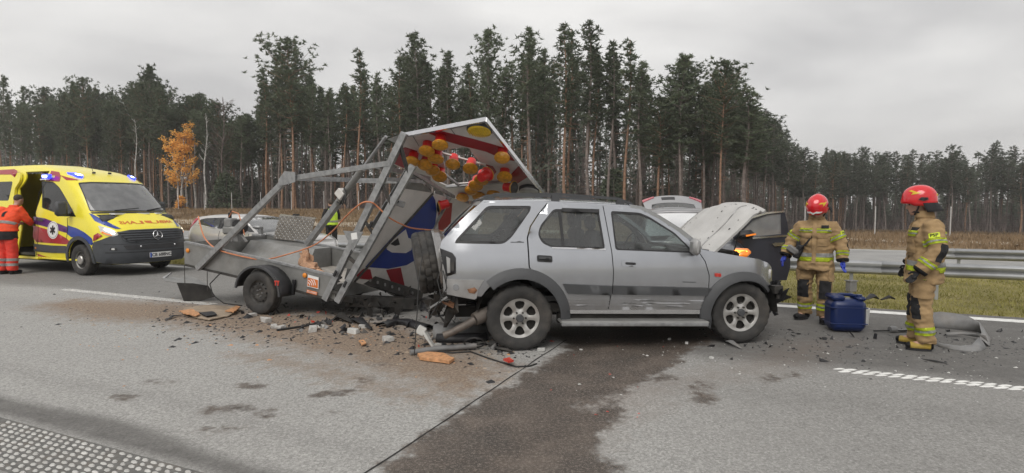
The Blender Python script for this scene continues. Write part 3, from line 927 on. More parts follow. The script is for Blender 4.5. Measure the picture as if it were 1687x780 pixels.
LAND = [(60, 'behind the rear half of the ambulance'), (130, 'above the front of the ambulance roof'), (215, 'above the ambulance windscreen'), (280, 'between the ambulance and the golden birch'), (345, 'behind the golden birch'), (430, 'between the golden birch and the trailer frame'), (530, 'above the knee of the trailer frame'), (640, 'left of the folded sign'), (720, 'above the left half of the folded sign'), (800, 'above the right half of the folded sign'), (880, 'right of the top corner of the folded sign'), (960, 'above the rear doors of the silver car'), (1050, 'above the front door of the silver car'), (1130, 'above the windscreen of the silver car'), (1215, 'above the raised bonnet'), (1300, 'above the open dark car door'), (1400, 'behind the bowed firefighter'), (1475, 'between the two firefighters'), (1570, 'behind the profile firefighter'), (9999, 'at the right edge of the picture')]
def landmark(x):
    for a, b_ in LAND:
        if x < a: return b_
def row(p, near):
    return 'front-row' if p < near + 3 else 'second-row' if p < near + 7 else 'inner'
# the trees that stand out against the sky: photo column, top, kind, variant, width, label
STAND = [(485, 64, 'broad', 0, 1.15, 'broad tall pine with orange trunk rising above the wood behind the trailer'),
         (250, 106, 'broad', 1, .80, 'dark pointed pine rising above the wood behind the ambulance'),
         (592, 83, 'tall', 1, 1.05, 'slim orange trunked pine right of the broad pine, left of the sign'),
         (690, 54, 'broad', 2, .95, 'full crowned pine just left of the folded sign'),
         (660, 92, 'tall', 3, .9, 'thin pine tucked left of the full crowned pine by the sign'),
         (738, 84, 'tall', 2, 1.0, 'medium pine between the full crowned pine and the dark one above the sign'),
         (803, 49, 'broad', 1, .82, 'dark dense pine standing above the top corner of the folded sign'),
         (872, 41, 'tall', 0, 1.15, 'tall pine with ragged top just right of the dark pine above the sign'),
         (931, 37, 'tall', 3, 1.1, 'slender columnar pine above the roof of the silver car'),
         (970, 32, 'tall', 2, 1.2, 'tallest pine of the wood, above the silver car'),
         (1003, 62, 'tall', 4, 1.0, 'thin pine right beside the tallest one'),
         (1030, 68, 'tall', 1, 1.05, 'leafy topped pine second to the right of the tallest'),
         (1052, 98, 'tall', 0, 1.1, 'shorter pine at the right end of the tall row'),
         (1118, 90, 'broad', 2, .90, 'flat topped orange trunked pine above the raised bonnet'),
         (1186, 97, 'broad', 0, .72, 'open crowned pine with leaning trunk right of the raised bonnet'),
         (1228, 147, 'tall', 2, 1.2, 'pine at the corner of the wood where the tree line drops'),
         (14, 124, 'broad', 2, .7, 'pine with pointed top at the far left edge'),
         (148, 128, 'broad', 0, .7, 'rounded pine above the ambulance roof')]
for (x, y, kd, vi, wf, lb) in STAND:
    p = 50.2 + rnd.uniform(0, 1.6); s = pxs_to_s(x, p)
    plant(kd, vi, p, s, need_h(p, s, y), wf, lb, TG)
taken = [(pxs_to_s(x, 51), 51) for (x, *_r) in STAND]
def far_enough(s, p, dmin):
    return all((s - a) ** 2 + (p - b_) ** 2 > dmin * dmin for a, b_ in taken)
c = 0; tries = 0
while c < 168 and tries < 9000:
    tries += 1
    s = rnd.uniform(1.5, 118); p = 50.5 + rnd.random() ** 1.4 * 12
    if p < 52 and s > 85: continue
    x, _ = to_px(W(p, s, 0))
    if x < -60: continue
    dmin = 1.5 if x > 430 else 1.9
    if not far_enough(s, p, dmin): continue
    taken.append((s, p)); c += 1
    drop = rnd.uniform(6, 62) if x > 430 else rnd.uniform(0, 42)
    y = interp(SKY, x) + drop
    h_ = min(27, need_h(p, s, y))
    kd = 'broad' if (x < 430 and rnd.random() < .75) or (1060 < x < 1230 and rnd.random() < .6) else 'tall'
    wf = rnd.uniform(.8, 1.1) if kd == 'tall' else rnd.uniform(.62, .95)
    lb = ('dark ' if x < 430 else 'slim ' if kd == 'tall' else 'bushy ') + row(p, 50) + ' pine ' + landmark(x)
    plant(kd, rnd.randrange(5), p, s, h_, wf, lb, 'pines ' + landmark(x))
# the corner of the wood running away to the right, then the distant pines
c = 0; tries = 0
while c < 34 and tries < 4000:
    tries += 1
    tt = rnd.random(); p = 53 + tt * 47; s = 2 - tt * 13 + rnd.random() * 9
    if not far_enough(s, p, 1.8): continue
    taken.append((s, p)); c += 1
    x, _ = to_px(W(p, s, 0)); y = interp(SKY, x) + rnd.uniform(2, 40)
    plant('short', rnd.randrange(3), p, s, max(6, min(24, need_h(p, s, y))), rnd.uniform(.75, 1.0), ('near' if p < 70 else 'farther') + ' pine on the sloping forest edge ' + landmark(x), 'pines along the forest corner')
c = 0; tries = 0
while c < 78 and tries < 6000:
    tries += 1
    s = rnd.uniform(-46, -8); p = 100 + rnd.random() * 13
    if not far_enough(s, p, 1.5): continue
    taken.append((s, p)); c += 1
    x, _ = to_px(W(p, s, 0)); y = interp(SKY, x) + rnd.uniform(-6, 34)
    plant('short', rnd.randrange(3), p, s, need_h(p, s, y), rnd.uniform(.62, .95), 'distant ' + row(p, 100) + ' pine ' + landmark(x), 'distant pines on the right')

by = {}
for o in bpy.data.objects:
    if o.name.startswith('pine_tree'): by.setdefault(o['label'], []).append(o)
ORD = ['first', 'second', 'third', 'fourth', 'fifth', 'sixth', 'seventh', 'eighth', 'ninth', 'tenth', 'eleventh', 'twelfth', 'thirteenth', 'fourteenth', 'fifteenth', 'sixteenth', 'seventeenth', 'eighteenth', 'nineteenth', 'twentieth']
for lb, L in by.items():
    if len(L) > 1:
        for i, o in enumerate(sorted(L, key=lambda o: to_px(o.location)[0])): o['label'] = lb + ', ' + ORD[min(i, 19)] + ' from left'
# the rest of the wood reads as one mass
def mass(name, n, region, seed, label, hdrop, tri=320, c0r=(.38, .55), mat='needles_far'):
    rr = random.Random(seed); TV = MB(); LV = []; LF = []
    k = 0; tries = 0
    while k < n and tries < n * 30:
        tries += 1
        p, s = region(rr)
        x, _ = to_px(W(p, s, 0))
        if x < -140 or x > 1830: continue
        k += 1
        h_ = max(4 if c0r[0] < .2 else 6, min(26, need_h(p, s, interp(SKY, x) + rr.uniform(*hdrop))))
        g = W(p, s, H(p, s)); le = Vector((rr.gauss(0, .35), rr.gauss(0, .35), 0))
        TV.tube([g, g + le * .4 + Vector((0, 0, h_ * .55)), g + le + Vector((0, 0, h_ * .97))], [.17, .12, .03], 4, False)
        for i in range(7):
            z = rr.uniform(.12, .5) * h_; a = rr.uniform(0, 2 * PI); L = rr.uniform(.5, 1.5)
            TV.tube([g + Vector((0, 0, z)), g + Vector((math.cos(a) * L, math.sin(a) * L, z + rr.uniform(-.3, .3)))], [.02, .008], 3, False)
        wd = rr.uniform(1.3, 2.6); c0 = rr.uniform(*c0r)
        for i in range(tri):
            tt = rr.random() ** .85; z = (c0 + (1 - c0) * tt) * h_
            rad = wd * (1.15 - tt) * math.sqrt(rr.random()); a = rr.uniform(0, 2 * PI)
            q = g + le * (z / h_) + Vector((math.cos(a) * rad, math.sin(a) * rad, z))
            if mnoise.noise(q * .9) < -.12: continue
            d = Vector((rr.gauss(0, 1), rr.gauss(0, 1), rr.gauss(.2, .6))).normalized(); sd = d.orthogonal().normalized() * rr.uniform(.10, .22)
            b0 = len(LV); LV.extend([q - sd, q + sd, q + d * rr.uniform(.35, .8)]); LF.append((b0, b0 + 1, b0 + 2))
    me_t = TV
    b0 = len(LV); LV = LV + TV.v
    me = bpy.data.meshes.new(name); me.from_pydata([tuple(v) for v in LV], [], LF + [tuple(i + b0 for i in f_) for f_ in TV.f])
    me.materials.append(MT[mat]); me.materials.append(MT['bark_grey'])
    nl = len(LF); me.polygons.foreach_set('material_index', [0 if i < nl else 1 for i in range(len(me.polygons))])
    o = link(bpy.data.objects.new(name, me))
    return tag(o, label, 'forest', kind='stuff')
mass('forest_depth', 300, lambda r: (r.uniform(62, 105), r.uniform(3, 190)), 5, 'dark inner mass of pines behind the front rows of the wood', (25, 95))
mass('distant_forest_depth', 110, lambda r: (r.uniform(112, 150), r.uniform(-70, 12)), 6, 'inner mass of the low distant pine forest on the right', (4, 40), 230)
mass('forest_understorey', 560, lambda r: (r.uniform(66, 118), r.uniform(3, 215)), 15, 'dark young conifers filling the wood below the crowns', (95, 205), 270, (.02, .12))
mass('distant_understorey', 230, lambda r: (r.uniform(118, 150), r.uniform(-70, 12)), 16, 'dark young conifers filling the distant forest below the crowns', (55, 110), 200, (.02, .15))
# undergrowth: bare twigs and low bushes between the trunks
def thicket(name, n, region, seed, hr, label):
    rr = random.Random(seed); V = []; F = []
    for i in range(n):
        p, s = region(rr); g = W(p, s, H(p, s)); h_ = rr.uniform(*hr); a = rr.uniform(0, 2 * PI)
        d = Vector((math.cos(a) * .45, math.sin(a) * .45, 1)).normalized(); sd = Vector((UX, UY, 0)) * rr.uniform(.02, .05)
        b0 = len(V); V += [g - sd, g + sd, g + d * h_]; F.append((b0, b0 + 1, b0 + 2))
        for j in range(3):
            q = g + d * h_ * rr.uniform(.3, .85); a = rr.uniform(0, 2 * PI); dd = Vector((math.cos(a), math.sin(a), rr.uniform(.2, 1))).normalized()
            b0 = len(V); V += [q - sd * .7, q + sd * .7, q + dd * h_ * rr.uniform(.25, .5)]; F.append((b0, b0 + 1, b0 + 2))
    return tag(mk(name, V, F, MT['twig']), label, 'undergrowth', kind='stuff')
mass('edge_conifers', 70, lambda r: (r.uniform(54, 66), r.uniform(3, 150)), 18, 'low young conifers among the front trunks of the wood', (150, 215), 260, (.02, .12))
thicket('undergrowth', 9000, lambda r: (53 + r.random() * 42, r.uniform(2, 170)), 8, (1.0, 5.5), 'bare brown undergrowth between the trunks of the wood')
thicket('distant_undergrowth', 2600, lambda r: (100 + r.random() * 40, r.uniform(-60, 6)), 9, (.8, 3.2), 'bare undergrowth at the foot of the distant pines')

# ---- birches, the golden tree, a bare tree and shrubs at the edge of the wood
def broadleaf(name, x, p, ytop, stems, bark, leaf, label, cw, nleaf, c0, seed, twigs=30, cat='tree'):
    rr = random.Random(seed); s = pxs_to_s(x, p); h_ = need_h(p, s, ytop)
    e = empty(name, W(p, s, H(p, s) - .05), 0, label, cat)
    tips = []
    for k in range(stems):
        tw = MB()
        b0 = Vector((rr.uniform(-.6, .6), rr.uniform(-.6, .6), 0)) * (0 if stems == 1 else 1)
        hh = h_ * rr.uniform(.75, 1.0) if k else h_
        ln = Vector((rr.gauss(0, .4), rr.gauss(0, .4), 0))
        q = MB(); pts = [b0 + ln * (i / 8) ** 1.4 + Vector((.10 * math.sin(i * 1.3 + k), .1 * math.cos(i + k), hh * i / 8)) for i in range(9)]
        q.tube(pts, [.12 * (1 - .9 * i / 8) + .012 for i in range(9)], 6); q.build('trunk', MT[bark], e, True, 60)
        for i in range(twigs):
            f_ = rr.uniform(c0, .97); o = pts[0].lerp(pts[-1], f_); o = pts[min(7, int(f_ * 8))].lerp(pts[min(8, int(f_ * 8) + 1)], f_ * 8 - int(f_ * 8))
            a = rr.uniform(0, 2 * PI); L = cw * (1.15 - f_ * .75) * rr.uniform(.5, 1.0)
            m = o + Vector((math.cos(a) * L * .5, math.sin(a) * L * .5, L * .55)); t_ = o + Vector((math.cos(a) * L, math.sin(a) * L, L * rr.uniform(.7, 1.3)))
            tw.tube([o, m, t_], [.035, .022, .008], 3, False); tips.append((o, m, t_))
            for j in range(3):
                b_ = m.lerp(t_, rr.random()); a2 = a + rr.gauss(0, .8); L2 = L * .4
                t2 = b_ + Vector((math.cos(a2) * L2, math.sin(a2) * L2, L2 * rr.uniform(.3, 1.2))); tw.tube([b_, t2], [.015, .006], 3, False); tips.append((b_, b_.lerp(t2, .5), t2))
        tag(tw.build('branches', MT[bark if leaf is None else 'twig'], e), kind='stuff')
    if leaf:
        LV = []; LF = []
        for i in range(nleaf):
            o, m, t_ = rr.choice(tips); f_ = rr.uniform(.3, 1.1); q = o.lerp(t_, f_) + Vector((rr.gauss(0, .16), rr.gauss(0, .16), rr.gauss(-.05, .16)))
            d = Vector((rr.gauss(0, 1), rr.gauss(0, 1), rr.gauss(0, .7))).normalized(); sd = d.orthogonal().normalized() * rr.uniform(.05, .10)
            b0 = len(LV); LV.extend([q, q + d * .1 + sd, q + d * rr.uniform(.16, .3), q + d * .1 - sd]); LF.append((b0, b0 + 1, b0 + 2, b0 + 3))
        mk('crown', LV, LF, MT[leaf], e)
    return e
broadleaf('golden_birch', 304, 48.5, 204, 4, 'birch_bark', 'leaf_gold', 'small birch with golden orange leaves beside the ambulance', 1.9, 4600, .26, 41, 17)
broadleaf('bare_birch', 227, 49.2, 196, 1, 'birch_bark', None, 'thin bare white birch behind the ambulance roof', .9, 0, .5, 42, 18)
broadleaf('bare_birch', 339, 48.9, 186, 1, 'birch_bark', None, 'bare white birch right of the golden tree', 1.0, 0, .45, 43, 22)
broadleaf('bare_birch', 322, 49.3, 215, 1, 'birch_bark', None, 'crooked white birch trunk between the golden tree and its right neighbour', .8, 0, .5, 44, 14)
broadleaf('bare_tree', 368, 49.0, 160, 1, 'twig', None, 'bare grey tree with fanned branches left of the broad pine', 2.6, 0, .34, 45, 44)
def shrub(x, p, w_, h_, label, leaf, seed, n=2600):
    rr = random.Random(seed); s = pxs_to_s(x, p); e = empty('shrub', W(p, s, H(p, s) - .05), 0, label, 'shrub')
    q = MB(); LV = []; LF = []
    for i in range(9):
        a = rr.uniform(0, 2 * PI); q.tube([(0, 0, 0), (math.cos(a) * w_ * .3, math.sin(a) * w_ * .3, h_ * .5), (math.cos(a) * w_ * .45, math.sin(a) * w_ * .45, h_ * .85)], [.05, .03, .01], 4, False)
    q.build('stems', MT['twig'], e)
    for i in range(n):
        a = rr.uniform(0, 2 * PI); z = rr.random() ** .8; rad = w_ * .5 * math.sqrt(rr.random()) * (1.05 - z * .75)
        c_ = Vector((math.cos(a) * rad, math.sin(a) * rad, z * h_))
        if mnoise.noise(c_ * 1.3 + Vector((seed, 0, 0))) < -.15: continue
        d = Vector((rr.gauss(0, 1), rr.gauss(0, 1), rr.gauss(.2, .5))).normalized(); sd = d.orthogonal().normalized() * .09
        b0 = len(LV); LV.extend([c_ - sd, c_ + sd, c_ + d * .4]); LF.append((b0, b0 + 1, b0 + 2))
    mk('foliage', LV, LF, MT[leaf], e)
shrub(375, 49.5, 4.6, 4.4, 'dark green conifer shrub at the forest edge right of the golden tree', 'needles', 51)
shrub(1010, 53, 4.0, 5.0, 'low dark pine shrub at the forest edge above the silver car', 'needles', 52)
shrub(300, 47.9, 1.6, 1.6, 'small golden leaved sapling under the golden birch', 'leaf_gold', 53, 700)
# ================================================================== SILVER OFF-ROADER
def tyre_mesh(name, r, rim_r, w, parent, mat, loc, knob=.006, n=72, ex=(0, 0, 0)):
    """axle along local Y, outer face towards -Y"""
    h = w / 2
    prof = [(rim_r - .012, -h * .82), (rim_r + .012, -h * .93), (rim_r + (r - rim_r) * .30, -h * 1.04), (rim_r + (r - rim_r) * .62, -h * 1.06), (r - .030, -h * .99), (r - .012, -h * .90), (r - .002, -h * .70), (r, -h * .40), (r - .006, -h * .36), (r - .006, -h * .28), (r + .001, -h * .24), (r + .001, h * .24), (r - .006, h * .28), (r - .006, h * .36), (r, h * .40), (r - .002, h * .7), (r - .012, h * .9), (r - .03, h * .99), (rim_r + (r - rim_r) * .5, h * 1.05), (rim_r - .012, h * .82)]
    def mod(i, k, rr):
        if 5 <= i <= 16 and knob:
            return rr - (knob if (k + (1 if 9 <= i <= 12 else 0)) % 3 == 0 else 0)
        return rr
    q = MB(); q.lathe(prof, n, 'Y', loc, mod=mod)
    return q.build(name, mat, parent, True, 28)

def alloy_rim(parent, loc, R_=.225):
    """six spoke alloy face, dark barrel, bolts and cap"""
    lx, ly, lz = loc
    holes = []
    for k in range(6):
        a = k * PI / 3 + PI / 6
        pts = []
        for (rr, da) in [(.098, -.17), (.115, -.30), (.165, -.345), (.188, -.27), (.194, 0), (.188, .27), (.165, .345), (.115, .30), (.098, .17), (.093, 0)]:
            pts.append((rr * math.cos(a + da), rr * math.sin(a + da)))
        holes.append(rnd_poly(pts, .012, 2))
    outer = [(R_ * math.cos(2 * PI * i / 48), R_ * math.sin(2 * PI * i / 48)) for i in range(48)]
    def sf(u, v):
        r_ = math.hypot(u, v)
        y = interp([(0, -.010), (.06, -.004), (.09, .012), (.14, .004), (.19, -.004), (.205, -.012), (.225, -.016)], r_)
        a = math.atan2(v, u)
        y -= .010 * (max(0, math.cos(6 * a)) ** .7) * sstep(.06, .1, r_) * (1 - sstep(.17, .2, r_))
        return Vector((lx + u, ly + y, lz + v))
    def sfn(u, v):
        p, n = num_surf(sf, .004)(u, v)
        return p, (n if n.y < 0 else -n)
    rim = panel('rim', outer, sfn, MT['alloy'], parent, holes, 0, .035, .022)
    q = MB(); q.lathe([(R_ + .004, -.02), (R_ + .006, .0), (R_ - .012, .015), (R_ - .03, .14)], 40, 'Y', loc)
    q.build('rim_lip', MT['alloy'], rim, True, 40)
    q = MB(); q.lathe([(R_ - .028, .05), (.0001, .05)], 36, 'Y', loc); q.lathe([(.10, .03), (.10, .055)], 20, 'Y', loc)
    q.build('brake_drum', MT['under_dark'], rim)
    q = MB(); q.lathe([(.044, .0), (.044, -.028), (.036, -.036), (.0001, -.036)], 20, 'Y', loc); q.build('hub_cap', MT['plastic_dark'], rim, True, 30)
    for k in range(6):
        a = k * PI / 3
        q = MB(); q.lathe([(.011, .0), (.011, -.022), (.007, -.028), (.0001, -.028)], 8, 'Y', (lx + .068 * math.cos(a), ly, lz + .068 * math.sin(a))); q.build('wheel_nut', MT['steel_dark'], rim)
    return rim

suv = empty('silver_off_roader', (.0905, 6.289, 0), R(7.35), 'silver off-roader with raised bonnet and smashed rear in the middle of the road', 'car')
SW = 1.74
ZI = [(0.2, .05), (.40, .028), (.55, .012), (.72, .0), (.9, .0), (1.05, .018), (1.15, .045), (1.25, .075), (1.45, .135), (1.58, .178), (1.64, .20), (1.70, .225)]
def suv_in(x, z):
    y = sinterp(ZI, z)
    if x > 2.55: y += .30 * ((x - 2.55) / .62) ** 2.2
    if x < -.45: y += .10 * ((-.45 - x) / .42) ** 2
    return y
def side_surf(left):
    if not left:
        return lambda x, z: num_surf(lambda u, v: (u, suv_in(u, v), v))(x, z)
    def s(x, z):
        p, n = num_surf(lambda u, v: (u, SW - suv_in(u, v), v))(x, z)
        return p, -n
    return s
def arc(cx_, cz, r, a0, a1, n):
    return [(cx_ + r * math.cos(R(a0 + (a1 - a0) * i / n)), cz + r * math.sin(R(a0 + (a1 - a0) * i / n))) for i in range(n + 1)]
RC, FC = (0.0, .352), (2.60, .345)
roofline = [(-.383, 1.667), (.325, 1.663), (1.011, 1.632), (1.30, 1.612), (1.444, 1.585), (1.643, 1.480), (1.875, 1.332), (2.018, 1.215), (2.085, 1.125)]
quarter = [(-.87, 1.15), (-.845, 1.0), (-.80, .816), (-.80, .651), (-.50, .60), (-.47, .62)] + arc(*RC, .50, 148, 72, 12) + [(.13, .86), (.092, .935), (.083, 1.249), (.122, 1.376), (.218, 1.511), (.336, 1.642), (.30, 1.662), (-.383, 1.667), (-.56, 1.52), (-.737, 1.349), (-.856, 1.21)]
qwin = rnd_poly([(-.715, 1.195), (-.69, 1.24), (-.345, 1.605), (.152, 1.603), (.135, 1.545), (-.09, 1.25), (-.18, 1.183)], .05)
rdoor = [(.352, 1.640), (.232, 1.507), (.137, 1.373), (.098, 1.249), (.107, .935)] + arc(*RC, .54, 75, 8, 10) + [(.505, .443), (.998, .430), (1.044, .72), (1.05, .853), (1.034, 1.10), (.975, 1.610), (.60, 1.634)]
rwin = rnd_poly([(.208, 1.283), (.242, 1.385), (.405, 1.568), (.925, 1.556), (.968, 1.119), (.358, 1.142), (.254, 1.19)], .04)
fdoor = [(.985, 1.608), (1.30, 1.588), (1.42, 1.562), (1.625, 1.455), (1.85, 1.305), (1.99, 1.185), (2.035, 1.115), (2.132, .967), (2.180, .806), (2.179, .672), (2.112, .412), (1.008, .430), (1.054, .72), (1.06, .853), (1.044, 1.10)]
fwin = rnd_poly([(1.065, 1.545), (1.405, 1.525), (1.515, 1.478), (1.80, 1.295), (1.955, 1.135), (2.0, 1.065), (1.085, 1.107)], .035)
fender = [(2.045, 1.118), (2.10, 1.105), (2.25, 1.078), (2.522, 1.03), (2.809, .984), (2.984, .928), (3.07, .872), (3.10, .70), (3.06, .655), (3.0, .66)] + arc(*FC, .455, 45, 185, 14) + [(2.122, .405), (2.19, .672), (2.191, .806), (2.142, .97)]
for left in (False, True):
    S = side_surf(left); fl = left
    panel('rear_quarter_panel', quarter, S, MT['silver'], suv, [qwin], 0, .03, .07, flip=fl)
    gq = panel('quarter_window', qwin, S, MT['glass_suv'], suv, [], -.008, .005, .09, flip=fl)
    panel('window_seal', qwin, S, MT['plastic_black'], gq, [[(-.17 + (a + .17) * .90, 1.40 + (b_ - 1.40) * .86) for a, b_ in qwin]], -.004, .006, .06, flip=fl)
    rd = panel('rear_door', rdoor, S, MT['silver'], suv, [rwin], 0, .03, .07, flip=fl)
    panel('window', rwin, S, MT['glass_suv'], rd, [], -.010, .005, .09, flip=fl)
    panel('window_seal', rwin, S, MT['plastic_black'], rd, [[(.6 + (a - .6) * .945, 1.34 + (b_ - 1.34) * .90) for a, b_ in rwin]], -.005, .006, .06, flip=fl)
    panel('window_divider', [(.455, 1.566), (.488, 1.566), (.508, 1.135), (.475, 1.135)], S, MT['plastic_black'], rd, [], -.003, .01, .1, flip=fl)
    panel('wind_deflector', [(.50, 1.575), (.93, 1.56), (.925, 1.52), (.50, 1.535)], S, MT['plastic_black'], rd, [], .016, .02, .1, flip=fl)
    panel('chrome_strip', [(.36, 1.146), (.97, 1.123), (.97, 1.108), (.36, 1.131)], S, MT['chrome'], rd, [], .006, .01, .1, flip=fl)
    hd = panel('door_handle', rnd_poly([(.188, 1.062), (.358, 1.050), (.358, .978), (.188, .990)], .02), S, MT['plastic_black'], rd, [], .010, .014, .05, flip=fl)
    panel('pull', rnd_poly([(.205, 1.046), (.342, 1.036), (.342, 1.010), (.205, 1.020)], .012), S, MT['plastic_dark'], hd, [], .028, .02, .05, flip=fl)
    panel('door_moulding', [(.475, .742), (1.036, .708), (1.03, .605), (.53, .632)], S, MT['plastic_dark'], rd, [], .022, .024, .08, flip=fl)
    for k in range(3):
        z0 = .575 - k * .034
        panel('pressed_rib', [(.54, z0), (1.014, z0 - .018), (1.011, z0 - .036), (.545, z0 - .018)], S, MT['silver'], rd, [], .0035, .005, .08, flip=fl)
    fd = panel('front_door', fdoor, S, MT['silver'], suv, [fwin], 0, .03, .07, flip=fl)
    panel('window', fwin, S, MT['glass_suv'], fd, [], -.010, .005, .09, flip=fl)
    panel('window_seal', fwin, S, MT['plastic_black'], fd, [[(1.45 + (a - 1.45) * .945, 1.27 + (b_ - 1.27) * .90) for a, b_ in fwin]], -.005, .006, .06, flip=fl)
    hd = panel('door_handle', rnd_poly([(1.146, 1.000), (1.322, .990), (1.322, .916), (1.146, .926)], .02), S, MT['silver'], fd, [], .010, .014, .05, flip=fl)
    panel('pull', rnd_poly([(1.19, .972), (1.31, .965), (1.31, .938), (1.19, .945)], .012), S, MT['plastic_black'], hd, [], .014, .01, .05, flip=fl)
    panel('door_moulding', [(1.05, .712), (2.178, .664), (2.172, .575), (1.042, .613)], S, MT['plastic_dark'], fd, [], .022, .024, .08, flip=fl)
    for k in range(3):
        z0 = .565 - k * .034
        panel('pressed_rib', [(1.035, z0 - .005), (2.15 - k * .008, z0 - .045), (2.146 - k * .008, z0 - .063), (1.032, z0 - .023)], S, MT['silver'], fd, [], .0035, .005, .08, flip=fl)
    panel('front_fender', fender, S, MT['silver'], suv, [], 0, .03, .06, flip=fl)
    panel('fender_moulding', [(2.185, .66), (2.235, .657), (2.205, .575), (2.178, .574)], S, MT['plastic_dark'], suv, [], .02, .022, .08, flip=fl)
    panel('side_marker', rnd_poly([(2.25, .835), (2.325, .828), (2.325, .788), (2.25, .794)], .012), S, MT['red_side'], suv, [], .012, .014, .05, flip=fl)
    panel('cant_rail', [(-.40, 1.612), (.34, 1.612), (1.0, 1.585), (1.42, 1.54), (1.46, 1.585), (1.01, 1.634), (.33, 1.665), (-.38, 1.668)], S, MT['plastic_black'], suv, [], -.034, .01, .1, flip=fl)
    # wheel arch flares
    def flare(nm, C, ro, ri, a0, a1):
        n = 22
        poly = arc(C[0], C[1], ro, a0, a1, n) + arc(C[0], C[1], ri, a1, a0, n)
        def sf(u, v):
            p, nn = S(u, v); d = math.hypot(u - C[0], v - C[1]); k = (ro - d) / (ro - ri)
            return p + nn * (.012 + .050 * math.sin(min(1, max(0, k)) * PI * .55)), nn
        panel(nm, poly, sf, MT['plastic_dark'], suv, [], 0, .05, .05, flip=fl)
    flare('rear_arch_flare', RC, .570, .455, -3, 131)
    flare('front_arch_flare', FC, .500, .400, 38, 186)
    panel('mud_flap', [(2.10, .46), (2.19, .50), (2.25, .30), (2.24, .18), (2.12, .24)], S, MT['plastic_dark'], suv, [], .0, .012, .08, flip=fl)
    # sill and running board
    sy = -1 if not left else 1; y0 = .03 if not left else SW - .03
    q = MB(); q.box((1.30, y0 - sy * .03, .405), (1.66, .06, .05), Matrix.Rotation(R(1.6), 3, 'Y')); q.build('sill', MT['chrome'], suv)
    q = MB(); q.box((1.29, y0 + sy * .045, .305), (1.72, .20, .034), Matrix.Rotation(R(1.6), 3, 'Y'), .014)
    rb = q.build('running_board', MT['alu_panel'], suv)
    q = MB(); q.box((1.29, y0 + sy * .135, .288), (1.70, .026, .05), Matrix.Rotation(R(1.6), 3, 'Y'), .012); q.build('running_board_trim', MT['steel_galv'], rb)
    q = MB(); q.box((1.29, y0 - sy * .09, .34), (1.70, .10, .10)); q.build('underbody_rail', MT['under_dark'], suv)
    # roof rail
    def rl(x): return Vector((x, (.30 if not left else SW - .30), interp([(-.42, 1.66), (-.25, 1.735), (.5, 1.735), (1.2, 1.685), (1.36, 1.62)], x)))
    q = MB()
    xs = [-.42 + .089 * i for i in range(21)]
    for a, b_ in zip(xs, xs[1:]): q.bar(rl(a), rl(b_), .045, .03)
    rr_ = q.build('roof_rail', MT['plastic_dark'], suv)
    for x in (-.30, .45, 1.22):
        q = MB(); q.bar(Vector((x, rl(x).y, 1.62)), rl(x) - Vector((0, 0, .01)), .05, .09, up=(1, 0, 0)); q.build('rail_foot', MT['plastic_dark'], rr_)
    # door mirror
    q = MB(); q.box((1.965, (-.10 if not left else SW + .10), 1.145), (.085, .20, .185), Matrix.Rotation(R(-8 if not left else 8), 3, 'Z'), .035)
    mr_ = q.build('door_mirror', MT['silver_dirty'], suv, True, 40)
    q = MB(); q.box((1.995, (.0 if not left else SW), 1.07), (.07, .13, .05), None, .01); q.build('mirror_foot', MT['plastic_black'], mr_)
# cant rail / pillars / roof
def up_edge(x, z, k=0.0): return Vector((x, suv_in(x, z) + k, z))
rl_pts = roofline
V = []; F = []
NYR = 12
edge = []
for i, (x, z) in enumerate(rl_pts[:5]):
    for x2, z2 in [(x, z)]:
        edge.append((x2, z2))
ed = []
for a, b_ in zip(edge, edge[1:]):
    for k in range(5): ed.append((a[0] + (b_[0] - a[0]) * k / 5, a[1] + (b_[1] - a[1]) * k / 5))
ed.append(edge[-1])
for (x, z) in ed:
    for j in range(NYR + 1):
        tt = j / NYR; y0 = suv_in(x, z - .018) - .004; y = y0 + (SW - 2 * y0) * tt
        c_ = 1 - abs(2 * tt - 1) ** 3.2
        V.append(Vector((x, y, z - .018 + .055 * c_)))
for i in range(len(ed) - 1):
    for j in range(NYR):
        a = i * (NYR + 1) + j; F.append((a, a + NYR + 1, a + NYR + 2, a + 1))
roof = mk('roof', V, F, MT['silver'], suv, True)
md = roof.modifiers.new('thickness', 'SOLIDIFY'); md.thickness = .025; md.offset = -1
for y0, y1 in ((0, 1),):
    pass
def pillar(nm, pts, w, mat):
    for left in (0, 1):
        q = MB(); P = []
        for (x, z) in pts:
            y = suv_in(x, z); P.append(Vector((x, y if not left else SW - y, z)))
        for a, b_ in zip(P, P[1:]): q.bar(a + Vector((0, (w * .42) * (1 if not left else -1), 0)), b_ + Vector((0, (w * .42) * (1 if not left else -1), 0)), w, .05)
        q.build(nm, mat, suv, True, 50)
pillar('windscreen_pillar', [(1.30, 1.595), (1.444, 1.572), (1.643, 1.466), (1.875, 1.318), (2.03, 1.195), (2.10, 1.105)], .06, MT['silver'])
def ws_surf(u, v):      # u 0..1 across, v 0..1 up
    x = 2.13 - .70 * v; z = 1.10 + .485 * v
    y0 = suv_in(min(x, 2.1), z) + .03
    y = y0 + (SW - 2 * y0) * u
    b_ = 1 - (2 * u - 1) ** 2
    return Vector((x + .11 * b_ * (1 - .4 * v), y, z + .03 * b_))
panel('windscreen', [(.0, .0), (1, 0), (1, 1), (0, 1)], num_surf(ws_surf), MT['glass_suv'], suv, [], 0, .005, .09, flip=True)
